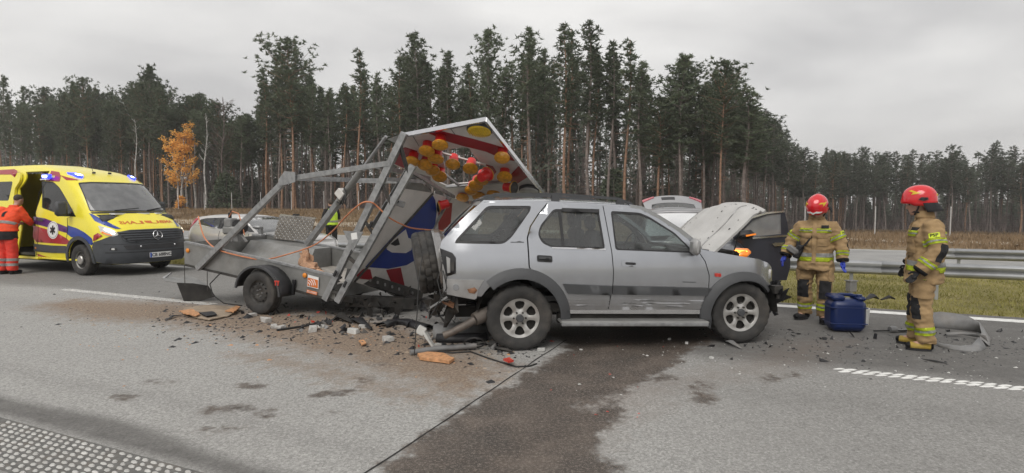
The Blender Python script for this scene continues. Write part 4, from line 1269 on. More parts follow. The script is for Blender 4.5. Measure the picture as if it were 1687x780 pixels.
# bonnet: thrown up, hinged at the scuttle
def hood_surf(u, v):   # u 0..1 across from the near side, v 0..1 from hinge to front edge
    y0 = .09 + .03 * v + .11 * v ** 4; y = y0 + (SW - 2 * y0) * u
    x = 2.27 + .70 * v + .10 * max(0, v - .75); z = 1.055 + .60 * v - .10 * sstep(.72, 1.0, v)
    b_ = 1 - abs(2 * u - 1) ** 2.4
    return Vector((x - .075 * b_ * (1 - .3 * v), y + 0.0, z + .11 * b_ * (.35 + .65 * v) + .016 * math.sin(v * 9 + u * 4) * b_))
def hood_n(u, v):
    p, n = num_surf(hood_surf)(u, v); return p, (n if n.x < 0 else -n)
hd = panel('bonnet', [(0, 0), (1, 0), (1, 1), (0, 1)], hood_n, MT['hood_dusty'], suv, [], 0, .03, .07)
for u in (.16, .84):
    panel('bonnet_crease', [(u, .02), (u + .012, .02), (u + .03 * (1 if u > .5 else -1) * -1 + .012, .9), (u + .03 * (1 if u > .5 else -1) * -1, .9)], hood_n, MT['silver_dirty'], hd, [], .006, .007, .08)
rr = random.Random(4)
q = MB()
for i in range(34):
    u, v = rr.uniform(.05, .95), rr.uniform(.05, .95); p, n = hood_n(u, v); a = n.orthogonal().normalized(); b_ = n.cross(a); r_ = rr.uniform(.004, .014)
    ring = [p + n * .003 + (a * math.cos(k * PI / 3) * r_ * rr.uniform(.6, 1.5) + b_ * math.sin(k * PI / 3) * r_ * rr.uniform(.6, 1.3)) for k in range(6)]
    q.add(ring + [p + n * .009], [(k, (k + 1) % 6, 6) for k in range(6)])
tag(q.build('mud_splash', MT['under_dark'], hd), kind='stuff')
def hood_in(u, v):
    p, n = hood_n(u, v); return p, -n
panel('bonnet_lining', [(.06, .05), (.94, .05), (.90, .92), (.10, .92)], hood_in, MT['under_dark'], hd, [], .045, .01, .12, flip=True)
q = MB(); q.bar((2.62, .30, .98), (2.70, .22, 1.40), .012); q.build('bonnet_prop', MT['steel_dark'], suv)
# engine bay, scuttle, front end without its bumper
q = MB(); q.box((2.60, SW / 2, .80), (.78, 1.30, .26)); q.box((2.55, SW / 2, .96), (.55, .8, .16), None, .03); q.box((2.35, .35, .97), (.2, .3, .16), None, .02); q.box((2.70, 1.3, .97), (.25, .3, .18), None, .02)
q.build('engine', MT['under_dark'], suv)
q = MB(); q.box((2.17, SW / 2, 1.06), (.16, 1.45, .06)); q.build('scuttle', MT['plastic_black'], suv)
q = MB(); q.box((3.02, SW / 2, .66), (.06, 1.30, .36)); q.bar((3.08, .20, .60), (3.20, .22, .60), .10, .09); q.bar((3.08, SW - .20, .60), (3.20, SW - .22, .60), .10, .09); q.box((3.16, SW / 2, .58), (.05, 1.40, .12), Matrix.Rotation(R(3), 3, 'X'), .01)
q.build('front_crossmember', MT['steel_dark'], suv)
q = shards(MB(), 20, (3.02, .12, .30), (3.22, .55, .66), (.04, .12), 5)
tag(q.build('broken_bumper_mount', MT['plastic_black'], suv), kind='stuff')
for y0 in (.26, SW - .26):
    q = MB(); q.box((3.05, y0, .79), (.10, .26, .17), Matrix.Rotation(R(-35 if y0 < 1 else 35), 3, 'Z'), .04); q.build('headlight', MT['lamp_clear'], suv, True, 40)
q = MB(); q.box((3.085, SW / 2, .79), (.03, .75, .13), None, .01); q.build('radiator', MT['under_dark'], suv)
# wheels
for nm, C in (('rear_wheel', RC), ('front_wheel', FC)):
    for left in (0, 1):
        e = empty(nm, (C[0], .13 if not left else SW - .13, .362), PI if left else 0.0, parent=suv)
        tyre_mesh('tyre', .372 if nm == 'rear_wheel' else .362, .232, .25, e, MT['rubber'], (0, 0, 0), .010)
        alloy_rim(e, (0, -.085, 0))
        q = MB(); q.lathe([(.60, -.02), (.60, .30), (.0001, .30)], 24, 'Y'); 
        if left: e.scale = (1, 1, 1)
    for left in (0, 1):
        q = MB(); ya = .05 if not left else SW - .42; 
        q.lathe([(.47, 0), (.47, .37)], 24, 'Y', (C[0], ya, C[1]), 0, PI); q.lathe([(.46, .37 if not left else 0), (.0001, .37 if not left else 0)], 24, 'Y', (C[0], ya, C[1]), 0, PI)
        q.build('wheel_housing', MT['under_dark'], suv)
# floor pan, bulkheads, axles
q = MB(); q.box((1.15, SW / 2, .46), (2.0, 1.56, .10)); q.box((-.28, SW / 2, .62), (.85, 1.3, .10)); q.box((.95, SW / 2, .34), (3.0, .12, .12)); q.box((.95, .45, .38), (3.3, .10, .12)); q.box((.95, SW - .45, .38), (3.3, .10, .12))
q.tube([(0, .15, .36), (0, SW - .15, .36)], .05, 8); q.tube([(2.6, .15, .36), (2.6, SW - .15, .36)], .045, 8); q.sphere((0, SW / 2, .36), .14)
q.build('chassis', MT['under_dark'], suv)
q = MB(); q.box((.85, SW / 2, .56), (1.9, 1.5, .06)); q.box((-.4, SW / 2, .72), (.85, 1.4, .06)); q.build('cabin_floor', MT['dash'], suv)
# interior
q = MB(); q.box((1.95, SW / 2, .98), (.30, 1.42, .20), Matrix.Rotation(R(12), 3, 'Y'), .05); q.build('dashboard', MT['dash'], suv, True, 40)
q = MB(); q.lathe([(.17, -.012), (.185, 0), (.17, .012), (.158, 0)], 24, 'X', (0, 0, 0), closed=True); q.bar((0, -.16, 0), (0, .16, 0), .02, .04); q.bar((0, 0, 0), (0, 0, -.16), .02, .04)
o = q.build('steering_wheel', MT['plastic_black'], suv, True, 40); o.location = (1.66, 1.24, 1.08); o.rotation_euler = (0, R(22), 0)
for nm, x, ys in (('front_seat', 1.05, (.42, SW - .42)), ('rear_seat', .18, (.45, .87, SW - .45))):
    for y in ys:
        q = MB(); q.box((x + .22, y, .74), (.48, .46, .16), None, .05); st = q.build(nm, MT['seat_cloth'], suv, True, 40)
        q = MB(); q.box((x - .06, y, 1.03), (.15, .44, .58), Matrix.Rotation(R(-14), 3, 'Y'), .05); q.build('backrest', MT['seat_cloth'], st, True, 40)
        q = MB(); q.box((x - .16, y, 1.40), (.09, .25, .17), Matrix.Rotation(R(-10), 3, 'Y'), .04); q.build('headrest', MT['seat_cloth'], st, True, 40)
q = MB(); q.box((1.80, .55, 1.09), (.10, .16, .015), Matrix.Rotation(.4, 3, 'Z')); q.build('paper_on_dashboard', MT['paper'], suv)
# rear end: tailgate pushed in, gaping lamp recess, torn bumper mounts
def tg_surf(u, v):
    z = .66 + 1.0 * v; x = -.835 - .03 * math.sin(v * PI) + max(0, z - 1.16) * .92 * .98
    y0 = suv_in(-.8, z) + .02; y = y0 + (SW - 2 * y0) * u
    return Vector((x + .10 * math.sin(u * PI) * (1 - v) * math.sin(v * 5 + 1) + .02 * math.sin(u * 14 + v * 3) * (1 - v), y, z))
def tg_n(u, v):
    p, n = num_surf(tg_surf)(u, v); return p, (n if n.x < 0 else -n)
tg = panel('tailgate', [(0, 0), (1, 0), (1, 1), (0, 1)], tg_n, MT['silver_dirty'], suv, [[(.1, .58), (.9, .58), (.88, .95), (.12, .95)]], 0, .03, .07)
panel('rear_window', [(.1, .58), (.9, .58), (.88, .95), (.12, .95)], tg_n, MT['glass_dark'], tg, [], -.005, .006, .1)
for left in (0, 1):
    S = side_surf(left)
    lr = panel('lamp_recess', [(-.872, 1.14), (-.735, 1.09), (-.70, 1.04), (-.70, .87), (-.80, .835), (-.842, .98)], S, MT['plastic_black'], suv, [], .004, .02, .05, flip=bool(left))
    panel('lamp_bracket', [(-.80, 1.05), (-.76, 1.03), (-.76, .88), (-.79, .87)], S, MT['silver_dirty'], lr, [], .010, .012, .05, flip=bool(left))
    panel('lamp_socket', [(-.755, .99), (-.715, .99), (-.715, .90), (-.755, .90)], S, MT['steel_dark'], lr, [], .020, .02, .05, flip=bool(left))
    lp = panel('lower_quarter', [(-.80, .81), (-.40, .80), (-.46, .70), (-.48, .60), (-.50, .585), (-.80, .64)], S, MT['silver_dirty'], suv, [], .006, .02, .05, flip=bool(left))
    panel('tow_cover', arc(-.70, .72, .035, 0, 345, 12), S, MT['silver'], lp, [], .012, .012, .04, flip=bool(left))
    panel('rust_patch', [(-.58, .70), (-.50, .72), (-.47, .69), (-.50, .65), (-.56, .66)], S, MT['rust'], lp, [], .010, .006, .04, flip=bool(left))
q = MB(); q.box((-.80, SW / 2, .60), (.10, 1.30, .12), Matrix.Rotation(R(4), 3, 'X')); q.build('rear_crossmember', MT['steel_dark'], suv)
q = shards(MB(), 34, (-.98, .02, .34), (-.68, .9, .64), (.04, .15), 6)
tag(q.build('broken_bumper_mount', MT['steel_dark'], suv), kind='stuff')
q = MB(); q.box((-.80, .10, .545), (.17, .12, .012), Matrix.Rotation(R(28), 3, 'Y') @ Matrix.Rotation(R(15), 3, 'X')); q.build('rusty_bracket', MT['rust'], suv)
q = MB(); q.bar((-.98, .05, .50), (-.80, .0, .62), .035, .02); q.build('bent_stay', MT['steel_galv'], suv)
# exhaust hanging down
q = MB(); q.tube([(-.25, .22, .42), (-.42, .12, .38), (-.50, .08, .35)], [.08, .08, .07], 12); q.tube([(-.50, .07, .345), (-.62, .03, .29), (-.78, .0, .22), (-.84, .0, .20)], [.045, .042, .038, .042], 10); q.build('exhaust', MT['exhaust_pipe'], suv, True, 40)
# spare wheel torn loose behind the tailgate
sp_ = empty('spare_wheel', (-1.035, .72, .93), parent=suv); sp_.rotation_euler = (R(9), 0, R(-86))
tyre_mesh('tyre', .372, .232, .24, sp_, MT['rubber'], (0, 0, 0), .012, 66)
q = MB(); q.lathe([(.0001, -.135), (.20, -.135), (.30, -.128), (.35, -.11), (.36, -.06)], 36, 'Y'); q.build('cover_face', MT['plastic_dark'], sp_, True, 40)
q = MB(); q.lathe([(.30, .11), (.37, .115), (.385, .14), (.375, .20), (.33, .24), (.2, .255), (.0001, .255)], 40, 'Y'); q.build('hard_cover', MT['silver'], sp_, True, 35)
# wires hanging at the rear
for k, pts in enumerate([[(-.83, .04, 1.05), (-.90, .0, .80), (-.86, -.03, .62), (-.98, -.05, .42)], [(-.84, .06, .9), (-.80, -.02, .72), (-.88, .0, .60), (-.82, .0, .5)], [(-1.06, .1, 1.1), (-1.10, .0, .80), (-1.12, -.05, .45), (-1.15, -.12, .02)]]):
    q = MB(); P = []
    for i in range(17):
        t_ = i / 16 * (len(pts) - 1); a = min(len(pts) - 2, int(t_)); f_ = t_ - a
        P.append(Vector(pts[a]).lerp(Vector(pts[a + 1]), f_ * f_ * (3 - 2 * f_)))
    q.tube(P, .006, 5); q.build('torn_wire', MT['cable_black'], suv)
# small badges
panel('trim_badge', [(-.10, 1.208), (-.04, 1.206), (.0, 1.216), (.03, 1.206), (.05, 1.206), (.05, 1.198), (-.10, 1.200)], side_surf(False), MT['plastic_dark'], suv, [], .004, .005, .05)
panel('model_badge', [(1.87, .742), (2.03, .735), (2.03, .728), (1.87, .735)], side_surf(False), MT['plastic_dark'], suv, [], .004, .005, .05)
# ================================================================== WRECKED WARNING TRAILER
def ad(o, e):
    """parent a part that was built in world coordinates"""
    o.parent = e; o.matrix_parent_inverse = e.matrix_basis.inverted(); return o
TA = A0 - PI
trl = empty('warning_trailer', (-3.731, 8.392, 0), TA, 'wrecked grey road warning trailer with folded lamp board, rammed by the silver off-roader', 'trailer')
TM = trl.matrix_basis.copy()
def TWp(x, y, z): return TM @ Vector((x, y, z))
def ztop(x, y=.22): return interp([(-1.82, 1.0), (-.13, .79), (1.5, .565)], x) + .05 * (y - .22) / 1.7
def zbot(x): return interp([(-1.82, .645), (.34, .392), (1.5, .235)], x)
def wall(nm, y, x0, x1, mat, t_=.03, lip=True):
    V = []; F = []; n = 14
    q = MB()
    for i in range(n):
        a = x0 + (x1 - x0) * i / n; b_ = x0 + (x1 - x0) * (i + 1) / n
        w0 = .008 * math.sin(a * 5) ; w1 = .008 * math.sin(b_ * 5)
        q.add([(a, y + w0, zbot(a)), (b_, y + w1, zbot(b_)), (b_, y + w1, ztop(b_, y)), (a, y + w0, ztop(a, y)), (a, y + w0 + t_, zbot(a)), (b_, y + w1 + t_, zbot(b_)), (b_, y + w1 + t_, ztop(b_, y)), (a, y + w0 + t_, ztop(a, y))], [(0, 1, 2, 3), (7, 6, 5, 4), (3, 2, 6, 7), (0, 4, 5, 1)])
    o = q.build(nm, mat, trl)
    if lip:
        q = MB()
        for i in range(n):
            a = x0 + (x1 - x0) * i / n; b_ = x0 + (x1 - x0) * (i + 1) / n
            q.bar((a, y + .012, ztop(a, y) + .012), (b_, y + .012, ztop(b_, y) + .012), .055, .03)
        q.build('rim', MT['steel_galv'], o)
        q = MB()
        for i in range(n):
            a = x0 + (x1 - x0) * i / n; b_ = x0 + (x1 - x0) * (i + 1) / n
            q.bar((a, y + .012, zbot(a) - .008), (b_, y + .012, zbot(b_) - .008), .05, .035)
        q.build('lower_edge', MT['steel_dark'], o)
    return o
nearw = wall('side_wall', .22, -1.82, 1.22, MT['alu_panel'])
wall('side_wall', 1.88, -1.82, 1.30, MT['alu_panel'])
q = MB(); q.add([(-1.82, .22, .645), (-1.82, 1.9, .645), (-1.82, 1.9, 1.05), (-1.82, .22, 1.0), (-1.85, .22, .645), (-1.85, 1.9, .645), (-1.85, 1.9, 1.05), (-1.85, .22, 1.0)], [(0, 1, 2, 3), (7, 6, 5, 4), (3, 2, 6, 7), (0, 4, 5, 1), (0, 3, 7, 4), (1, 5, 6, 2)]); q.build('tail_board', MT['alu_panel'], trl)
q = MB(); q.add([(1.22, .22, zbot(1.22)), (1.22, 1.9, zbot(1.22)), (1.22, 1.9, ztop(1.22) - .06), (1.22, .22, ztop(1.22) - .12), (1.25, .22, zbot(1.22)), (1.25, 1.9, zbot(1.22)), (1.25, 1.9, ztop(1.22) - .06), (1.25, .22, ztop(1.22) - .12)], [(0, 1, 2, 3), (7, 6, 5, 4), (3, 2, 6, 7), (0, 4, 5, 1), (0, 3, 7, 4), (1, 5, 6, 2)]); q.build('head_board', MT['alu_panel'], trl)
q = MB(); q.add([(-1.82, .24, .68), (-1.82, 1.88, .70), (1.22, 1.88, .37), (1.22, .24, .35), (-1.82, .24, .64), (-1.82, 1.88, .66), (1.22, 1.88, .33), (1.22, .24, .31)], [(3, 2, 1, 0), (4, 5, 6, 7)]); q.build('bed_floor', pm('bed_board', (.40, .375, .34), .8, 0, .15, 7, dirt=.4), trl)
q = MB()
for y in (.45, 1.65): q.bar((-1.75, y, .60), (1.4, y, .24), .06, .08)
q.tube([(.02, .1, .322), (.02, 2.05, .322)], .045, 8); q.build('chassis_beam', MT['steel_dark'], trl)
# wheels and mudguards
def steel_wheel(parent, loc, r, rim_r, w, nh=12, cap=False):
    e = empty('wheel', loc, 0, parent=parent)
    tyre_mesh('tyre', r, rim_r, w, e, MT['rubber'], (0, 0, 0), .004, 60)
    holes = [[((rim_r * .70) * math.cos(a) + .014 * math.cos(b_), (rim_r * .70) * math.sin(a) + .014 * math.sin(b_)) for b_ in [k * PI / 4 for k in range(8)]] for a in [2 * PI * k / nh for k in range(nh)]]
    outer = [(rim_r * math.cos(2 * PI * i / 40), rim_r * math.sin(2 * PI * i / 40)) for i in range(40)]
    def sf(u, v):
        d = math.hypot(u, v) / rim_r
        return Vector((u, -w * .28 + interp([(0, .015), (.3, .012), (.42, .0), (.55, -.012), (.8, .01), (.88, .03), (.93, -.01), (1, -.022)], d), v))
    def sn(u, v):
        p, n = num_surf(sf, .004)(u, v); return p, (n if n.y < 0 else -n)
    rm_ = panel('rim', outer, sn, MT['steel_dark'], e, holes, 0, .012, .03)
    q = MB(); q.lathe([(rim_r, -w * .28 + .05), (.0001, -w * .28 + .05)], 24, 'Y'); q.build('brake_drum', MT['under_dark'], rm_)
    for k in range(5):
        a = k * 2 * PI / 5
        q = MB(); q.lathe([(.009, -w * .28 + .02), (.009, -w * .28 - .012), (.0001, -w * .28 - .012)], 6, 'Y', (.052 * math.cos(a), 0, .052 * math.sin(a))); q.build('wheel_nut', MT['steel_galv'], rm_)
    return e
steel_wheel(trl, (.0, .095, .322), .322, .195, .185)
o = steel_wheel(trl, (.0, 2.05, .322), .322, .195, .185); o.rotation_euler = (0, 0, PI)
def guard(y0, sgn):
    V = []; F = []; n = 18
    prof = [(.0, .405), (.02, .425), (.10, .435), (.22, .430)]
    for i in range(n + 1):
        a = R(172 - 176 * i / n)
        for (yy, rr_) in prof:
            k = rr_ * (1.0 + .04 * math.cos(2 * a))
            V.append(Vector((.01 + k * math.cos(a) * 1.06, y0 + sgn * yy, .325 + k * math.sin(a) * .94)))
    m = len(prof)
    for i in range(n):
        for j in range(m - 1): F.append((i * m + j, i * m + j + 1, (i + 1) * m + j + 1, (i + 1) * m + j))
    o = mk('mudguard', V, F, MT['plastic_black'], trl, True, 50)
    o.modifiers.new('thickness', 'SOLIDIFY').thickness = .008
    q = MB()
    a_ = [R(172 - 176 * i / n) for i in range(n + 1)]
    for a, b_ in zip(a_, a_[1:]):
        q.bar((.01 + .412 * math.cos(a) * 1.06, y0, .325 + .412 * math.sin(a) * .94), (.01 + .412 * math.cos(b_) * 1.06, y0, .325 + .412 * math.sin(b_) * .94), .03, .03)
    q.build('mudguard_edge', MT['plastic_dark'], o)
    return o
mg = guard(-.015, 1); guard(2.165, -1)
q = MB(); q.box((.40, -.028, .485), (.10, .006, .030), Matrix.Rotation(R(-68), 3, 'Y')); 
S_tt = flat_surf((.42, -.034, .50), (1, 0, 0), (0, 0, 1))
for k in (-1, 1):
    panel('logo_mark', [(-.045 + .048 * (k + 1) / 2 * 1.0, .03), (-.0 + .048 * (k + 1) / 2, .034), (.0 + .048 * (k + 1) / 2, .012), (-.012 + .048 * (k + 1) / 2, .010), (-.018 + .048 * (k + 1) / 2, -.04), (-.038 + .048 * (k + 1) / 2, -.04), (-.030 + .048 * (k + 1) / 2, .008), (-.047 + .048 * (k + 1) / 2, .006)], S_tt, MT['red_bit'], mg, [], .002, .004, .05, flip=False)
# side lamps, latch, sticker
def on_wall(x, z, dy=-.004): return Vector((x, .22 + dy, z))
for x, z in ((-1.745, .875), (.715, .595)):
    q = MB(); q.lathe([(.036, 0), (.036, -.012), (.026, -.022), (.0001, -.025)], 14, 'Y', (x, .21, z)); q.build('side_reflector', MT['amber_side'], nearw, True, 40)
q = MB(); q.bar((.50, .19, .30), (.53, .19, .50), .03, .04); q.box((.53, .185, .50), (.05, .03, .05)); q.build('board_latch', MT['plastic_black'], nearw)
S_w = lambda x, z: (Vector((x, .212 - .008 + .008 * math.sin(x * 5), z)), Vector((0, -1, 0)))
st = panel('sticker', [(.785, .612), (.985, .580), (.975, .412), (.765, .440)], S_w, MT['white_print'], nearw, [], .004, .003, .08)
panel('sticker_field', [(.785, .570), (.972, .542), (.966, .424), (.775, .450)], S_w, MT['red_print'], st, [], .007, .003, .05)
for rr_ in (.05, .085, .12, .155):
    pts = arc(.78, .452, rr_, 5, 78, 9); pts2 = arc(.78, .452, rr_ - .012, 78, 5, 9)
    pl = [(min(.966, a), min(.545, b_)) for a, b_ in pts + pts2]
    panel('sticker_wave', pl, S_w, MT['white_print'], st, [], .010, .003, .05)
panel('sticker_field', [(.760, .395), (.955, .368), (.945, .322), (.752, .348)], S_w, MT['red_print'], nearw, [], .004, .003, .05)
for k in range(2):
    panel('sticker_line', [(.765, .382 - k * .016), (.945, .357 - k * .016), (.945, .352 - k * .016), (.765, .377 - k * .016)], S_w, MT['white_print'], nearw, [], .007, .003, .05)
# frame: near leg, knee, arms
def fbar(nm, a, b_, w, h=None, mat='steel_galv', parent=trl):
    q = MB(); q.bar(a, b_, w, h or w); return q.build(nm, MT[mat], parent)
fbar('frame_leg', (-1.47, .16, .60), (.443, .20, 2.0), .06, .085)
kn = fbar('frame_arm', (.40, .21, 1.985), (2.20, .27, 2.17), .06, .07)
q = MB(); q.add([(.30, .155, 1.88), (.62, .155, 1.94), (.62, .155, 2.08), (.42, .155, 2.10), (.30, .155, 1.98)], [(0, 1, 2, 3, 4)]); o = q.build('knee_plate', MT['steel_galv'], kn); o.modifiers.new('t', 'SOLIDIFY').thickness = .01
fbar('frame_crossbar', (.44, .24, 2.0), (.40, 1.62, 2.03), .06, .07)
fbar('frame_arm', (.38, 1.62, 2.02), (1.9, 1.60, 1.98), .06, .08)
fbar('frame_crossbar', (2.0, .25, 2.13), (1.95, 1.60, 2.02), .06)
fbar('frame_crossbar', (2.12, .27, 1.96), (2.2, 1.0, 1.95), .05)
for x in (.60, 1.55):
    q = MB(); q.lathe([(.02, 0), (.02, .04), (.0001, .05)], 8, 'Z', (x, .27, 2.05 + (x - .4) * .09)); q.build('bolt', MT['plastic_black'], kn)
c1 = fbar('sign_mast', (1.10, .19, .27), (2.40, .30, 2.56), .065, .09)
c2 = fbar('sign_mast', (1.30, .21, .25), (2.45, .42, 2.14), .065, .09)
fbar('sign_mast', (1.25, 1.75, .25), (2.10, 1.95, 1.75), .07, .10)
for (x, z, m_) in ((1.33, .66, c1), (1.50, .52, c2), (1.95, 1.35, c2), (1.62, 1.13, c1)):
    q = MB(); q.box((x, .14, z), (.10, .02, .045), Matrix.Rotation(R(-60), 3, 'Y'), .008); q.build('slot', MT['plastic_black'], m_)
q = MB(); q.add([(1.50, .13, 1.26), (1.84, .13, 1.25), (1.66, .13, .98)], [(0, 1, 2)]); o = q.build('gusset', MT['steel_galv'], c1); o.modifiers.new('t', 'SOLIDIFY').thickness = .012
q = MB(); q.box((1.69, .118, 1.19), (.10, .004, .09), Matrix.Rotation(R(-8), 3, 'Y')); q.build('data_plate', MT['white_print'], c1)
for k in range(5):
    f_ = .06 + k * .22; q = MB()
    q.bar(Vector((1.10, .19, .27)).lerp(Vector((2.40, .30, 2.56)), f_), Vector((1.30, .21, .25)).lerp(Vector((2.45, .42, 2.14)), f_), .05, .04); q.build('mast_web', MT['steel_dark'], c1)
# lifting ram
ram = fbar('lifting_ram', (-.13, 1.15, .96), (.74, 1.02, 1.74), .085, .085, 'steel_galv')
q = MB(); q.tube([(.62, 1.03, 1.63), (1.20, .93, 2.16)], .052, 12); q.build('cylinder', MT['alu_panel'], ram, True, 40)
q = MB(); q.tube([(1.18, .93, 2.14), (1.75, .78, 2.60)], .024, 10); q.build('piston_rod', MT['steel_galv'], ram, True, 40)
q = MB(); q.box((.74, .99, 1.78), (.13, .13, .15), Matrix.Rotation(R(-45), 3, 'Y'), .01); q.build('valve_block', MT['sign_white'], ram)
q = MB()
for k in range(3): q.tube([(.70 + .06 * k, .93, 1.66), (.80 + .05 * k, .88, 1.62), (.90, .90, 1.80), (.82, .95, 1.88)], .012, 6)
q.build('hose', MT['cable_black'], ram, True, 60)
# tool box with its chequer plate lid standing open
q = MB(); q.add([(-1.75, 1.15, .69), (-.25, 1.25, .53), (-.25, 1.45, .86), (-1.75, 1.45, .97), (-1.75, 1.84, .69), (-.25, 1.84, .53), (-.25, 1.84, .86), (-1.75, 1.84, .97)], [(0, 1, 2, 3), (7, 6, 5, 4), (3, 2, 6, 7), (1, 5, 6, 2), (0, 3, 7, 4)])
tb = q.build('tool_box', MT['alu_panel'], trl)
ck = pm('chequer_plate', (.30, .275, .245), .45, .5, .08, 8, dirt=.3, dirtc=(.17, .14, .11))
LD = [(-1.45, 1.86, 1.42), (-.66, 1.92, 1.36), (-.78, 1.90, .93), (-1.60, 1.84, .98)]
q = MB(); d_ = Vector((0, -.012, 0)); q.add([Vector(p) for p in LD] + [Vector(p) + d_ for p in LD], [(0, 1, 2, 3), (7, 6, 5, 4), (0, 4, 5, 1), (1, 5, 6, 2), (2, 6, 7, 3), (3, 7, 4, 0)])
lid = q.build('tool_box_lid', ck, tb)
q = MB()
for i in range(16):
    for j in range(10):
        u, v = (i + .5) / 16, (j + .5) / 10
        c_ = Vector(LD[0]).lerp(Vector(LD[1]), u).lerp(Vector(LD[3]).lerp(Vector(LD[2]), u), v) + d_ * 1.3
        a = R(45 if (i + j) % 2 else -45); e1 = Vector((math.cos(a), 0, math.sin(a))) * .025; e2 = Vector((-math.sin(a), 0, math.cos(a))) * .009
        q.add([c_ - e1, c_ - e2, c_ + e1, c_ + e2, c_ + d_ * .5], [(0, 1, 4), (1, 2, 4), (2, 3, 4), (3, 0, 4)])
tag(q.build('tread_bumps', MT['steel_galv'], lid), kind='stuff')
fbar('lid_rim', (-1.45, 1.87, 1.43), (-.66, 1.93, 1.37), .03, .02, 'chrome', tb)
q = MB(); q.box((-1.05, 1.85, 1.43), (.14, .03, .03)); q.build('lid_handle', MT['plastic_black'], tb)
# generator on the tail
ge_ = MB(); ge_.box((-2.02 + .35, 1.02, 1.17), (.30, .24, .14), None, .03); gen = ge_.build('generator', MT['alu_panel'], trl, True, 40)
q = MB(); q.lathe([(.0001, -.06), (.12, -.06), (.13, 0), (.12, .06), (.0001, .06)], 20, 'Y', (-1.48, 1.0, 1.24)); q.build('fan_housing', MT['plastic_black'], gen, True, 40)
q = MB(); q.box((-1.70, 1.0, 1.30), (.18, .16, .16), None, .02); q.box((-1.60, 1.05, 1.05), (.12, .12, .14)); q.bar((-1.48, 1.0, 1.12), (-1.33, 1.0, .98), .03); q.bar((-1.75, 1.0, 1.12), (-1.66, 1.0, .98), .05); q.build('engine_block', MT['bumper_grey'], gen)
q = MB(); q.box((-1.72, 1.0, 1.43), (.05, .05, .10), None, .01); q.box((-1.69, 1.0, 1.49), (.02, .03, .05)); q.build('filler_cap', MT['plastic_black'], gen)
q = MB(); q.tube([(-1.72, .98, 1.40), (-1.6, .95, 1.50), (-1.45, .95, 1.46), (-1.38, .96, 1.25), (-1.36, .98, 1.10)], .010, 6); q.build('fuel_hose', MT['cable_orange'], gen, True, 60)
# loose rims of the tail: bent lamp bracket on the far wall
q = MB(); q.box((-.86 - .75, 1.5, 1.06), (.22, .12, .05), None, .01); q.box((-1.55, 1.5, 1.14), (.06, .06, .12)); q.sphere((-1.62, 1.5, 1.21), (.11, .08, .04)); q.build('lamp_bracket', MT['steel_galv'], tb, True, 40)
# insulation foam and tarp in the bed
def lump(nm, c, r, mat, seed, parent=trl, n=14, amp=.45):
    q = MB(); q.sphere((0, 0, 0), 1.0, n, n - 4); 
    for v in q.v:
        k = 1 + amp * mnoise.noise(v * 1.7 + Vector((seed, 0, 0))) + amp * .5 * mnoise.noise(v * 4.1 + Vector((seed, 3, 0)))
        v.x *= r[0] * k; v.y *= r[1] * k; v.z *= r[2] * k
    return q.build(nm, mat, parent, True, 40, M=Matrix.Translation(c))
lump('foam_scrap', (.28, .75, .60), (.18, .12, .10), pm('foam', (.50, .30, .19), .9, 0, .18, 14, bump=.5), 3, amp=.8)
lump('foam_scrap', (.12, .85, .74), (.10, .08, .15), MT['foam'], 5, amp=.9)
lump('foam_scrap', (.52, .68, .53), (.14, .10, .08), MT['foam'], 7, amp=.9)
lump('crumpled_sheet', (.80, .66, .50), (.16, .12, .07), MT['plastic_black'], 8, amp=.7)
lump('crumpled_sheet', (.40, .62, .52), (.18, .07, .05), MT['steel_dark'], 9, amp=.5)
# black cable loop under the bed
q = MB(); q.tube([(-1.0, .2, .55), (-1.12, .1, .38), (-1.0, .05, .22), (-.7, .0, .12), (-.38, .05, .10)], .010, 6); q.build('loose_cable', MT['cable_black'], trl, True, 60)
q = MB(); q.tube([(-1.83, .2, .64), (-1.83, .2, .3)], .006, 5); q.tube([(-1.30, .2, .56), (-1.31, .2, .25)], .006, 5); q.build('loose_cable', MT['steel_dark'], trl)
# coupling end crushed to the ground
q = MB(); q.bar((1.2, .5, .22), (1.9, 1.2, .12), .16, .16); q.bar((1.2, 1.6, .22), (1.9, 1.3, .12), .10, .10); q.build('drawbar', MT['steel_dark'], trl)
q = shards(MB(), 34, (1.2, .4, .05), (1.9, 1.1, .30), (.03, .10), 9)
tag(q.build('crushed_fittings', MT['under_dark'], trl), kind='stuff')

# ---- the folded board, built from survey points
CAMP = Vector((0, 0, 1.62))
class Plane:
    def __init__(s, a, b, c):
        s.o = Vector(a); s.u = (Vector(b) - s.o).normalized(); n = (Vector(b) - s.o).cross(Vector(c) - s.o).normalized()
        if n.dot(CAMP - s.o) < 0: n = -n
        s.n = n; s.v = n.cross(s.u)
    def uv(s, x, y, off=0.0):
        d = at_depth(x, y, 1.0) - CAMP; o = s.o + s.n * off
        p = CAMP + d * ((o - CAMP).dot(s.n) / d.dot(s.n)); q = p - s.o
        return (q.dot(s.u), q.dot(s.v))
    def pt(s, x, y, off=0.0):
        u, v = s.uv(x, y, off); return s.o + s.u * u + s.v * v + s.n * off
    def surf(s, u, v): return s.o + s.u * u + s.v * v, s.n
    def panel(s, nm, pxs, mat, off, th, parent=None, holes=(), res=.12):
        return panel(nm, [s.uv(*p) for p in pxs], s.surf, mat, parent, [[s.uv(*p) for p in h_] for h_ in holes], off, th, res, smooth=False)
P1, P2_, P3 = at_depth(662, 225, 8.0), at_depth(800, 196, 7.3), at_depth(895, 318, 9.5)
UPP = Plane(P1, P2_, P3)
hole = [(728, 248), (764, 243), (773, 245), (782, 258), (792, 268), (812, 275), (808, 290), (783, 301), (757, 303), (737, 307), (719, 299), (733, 277)]
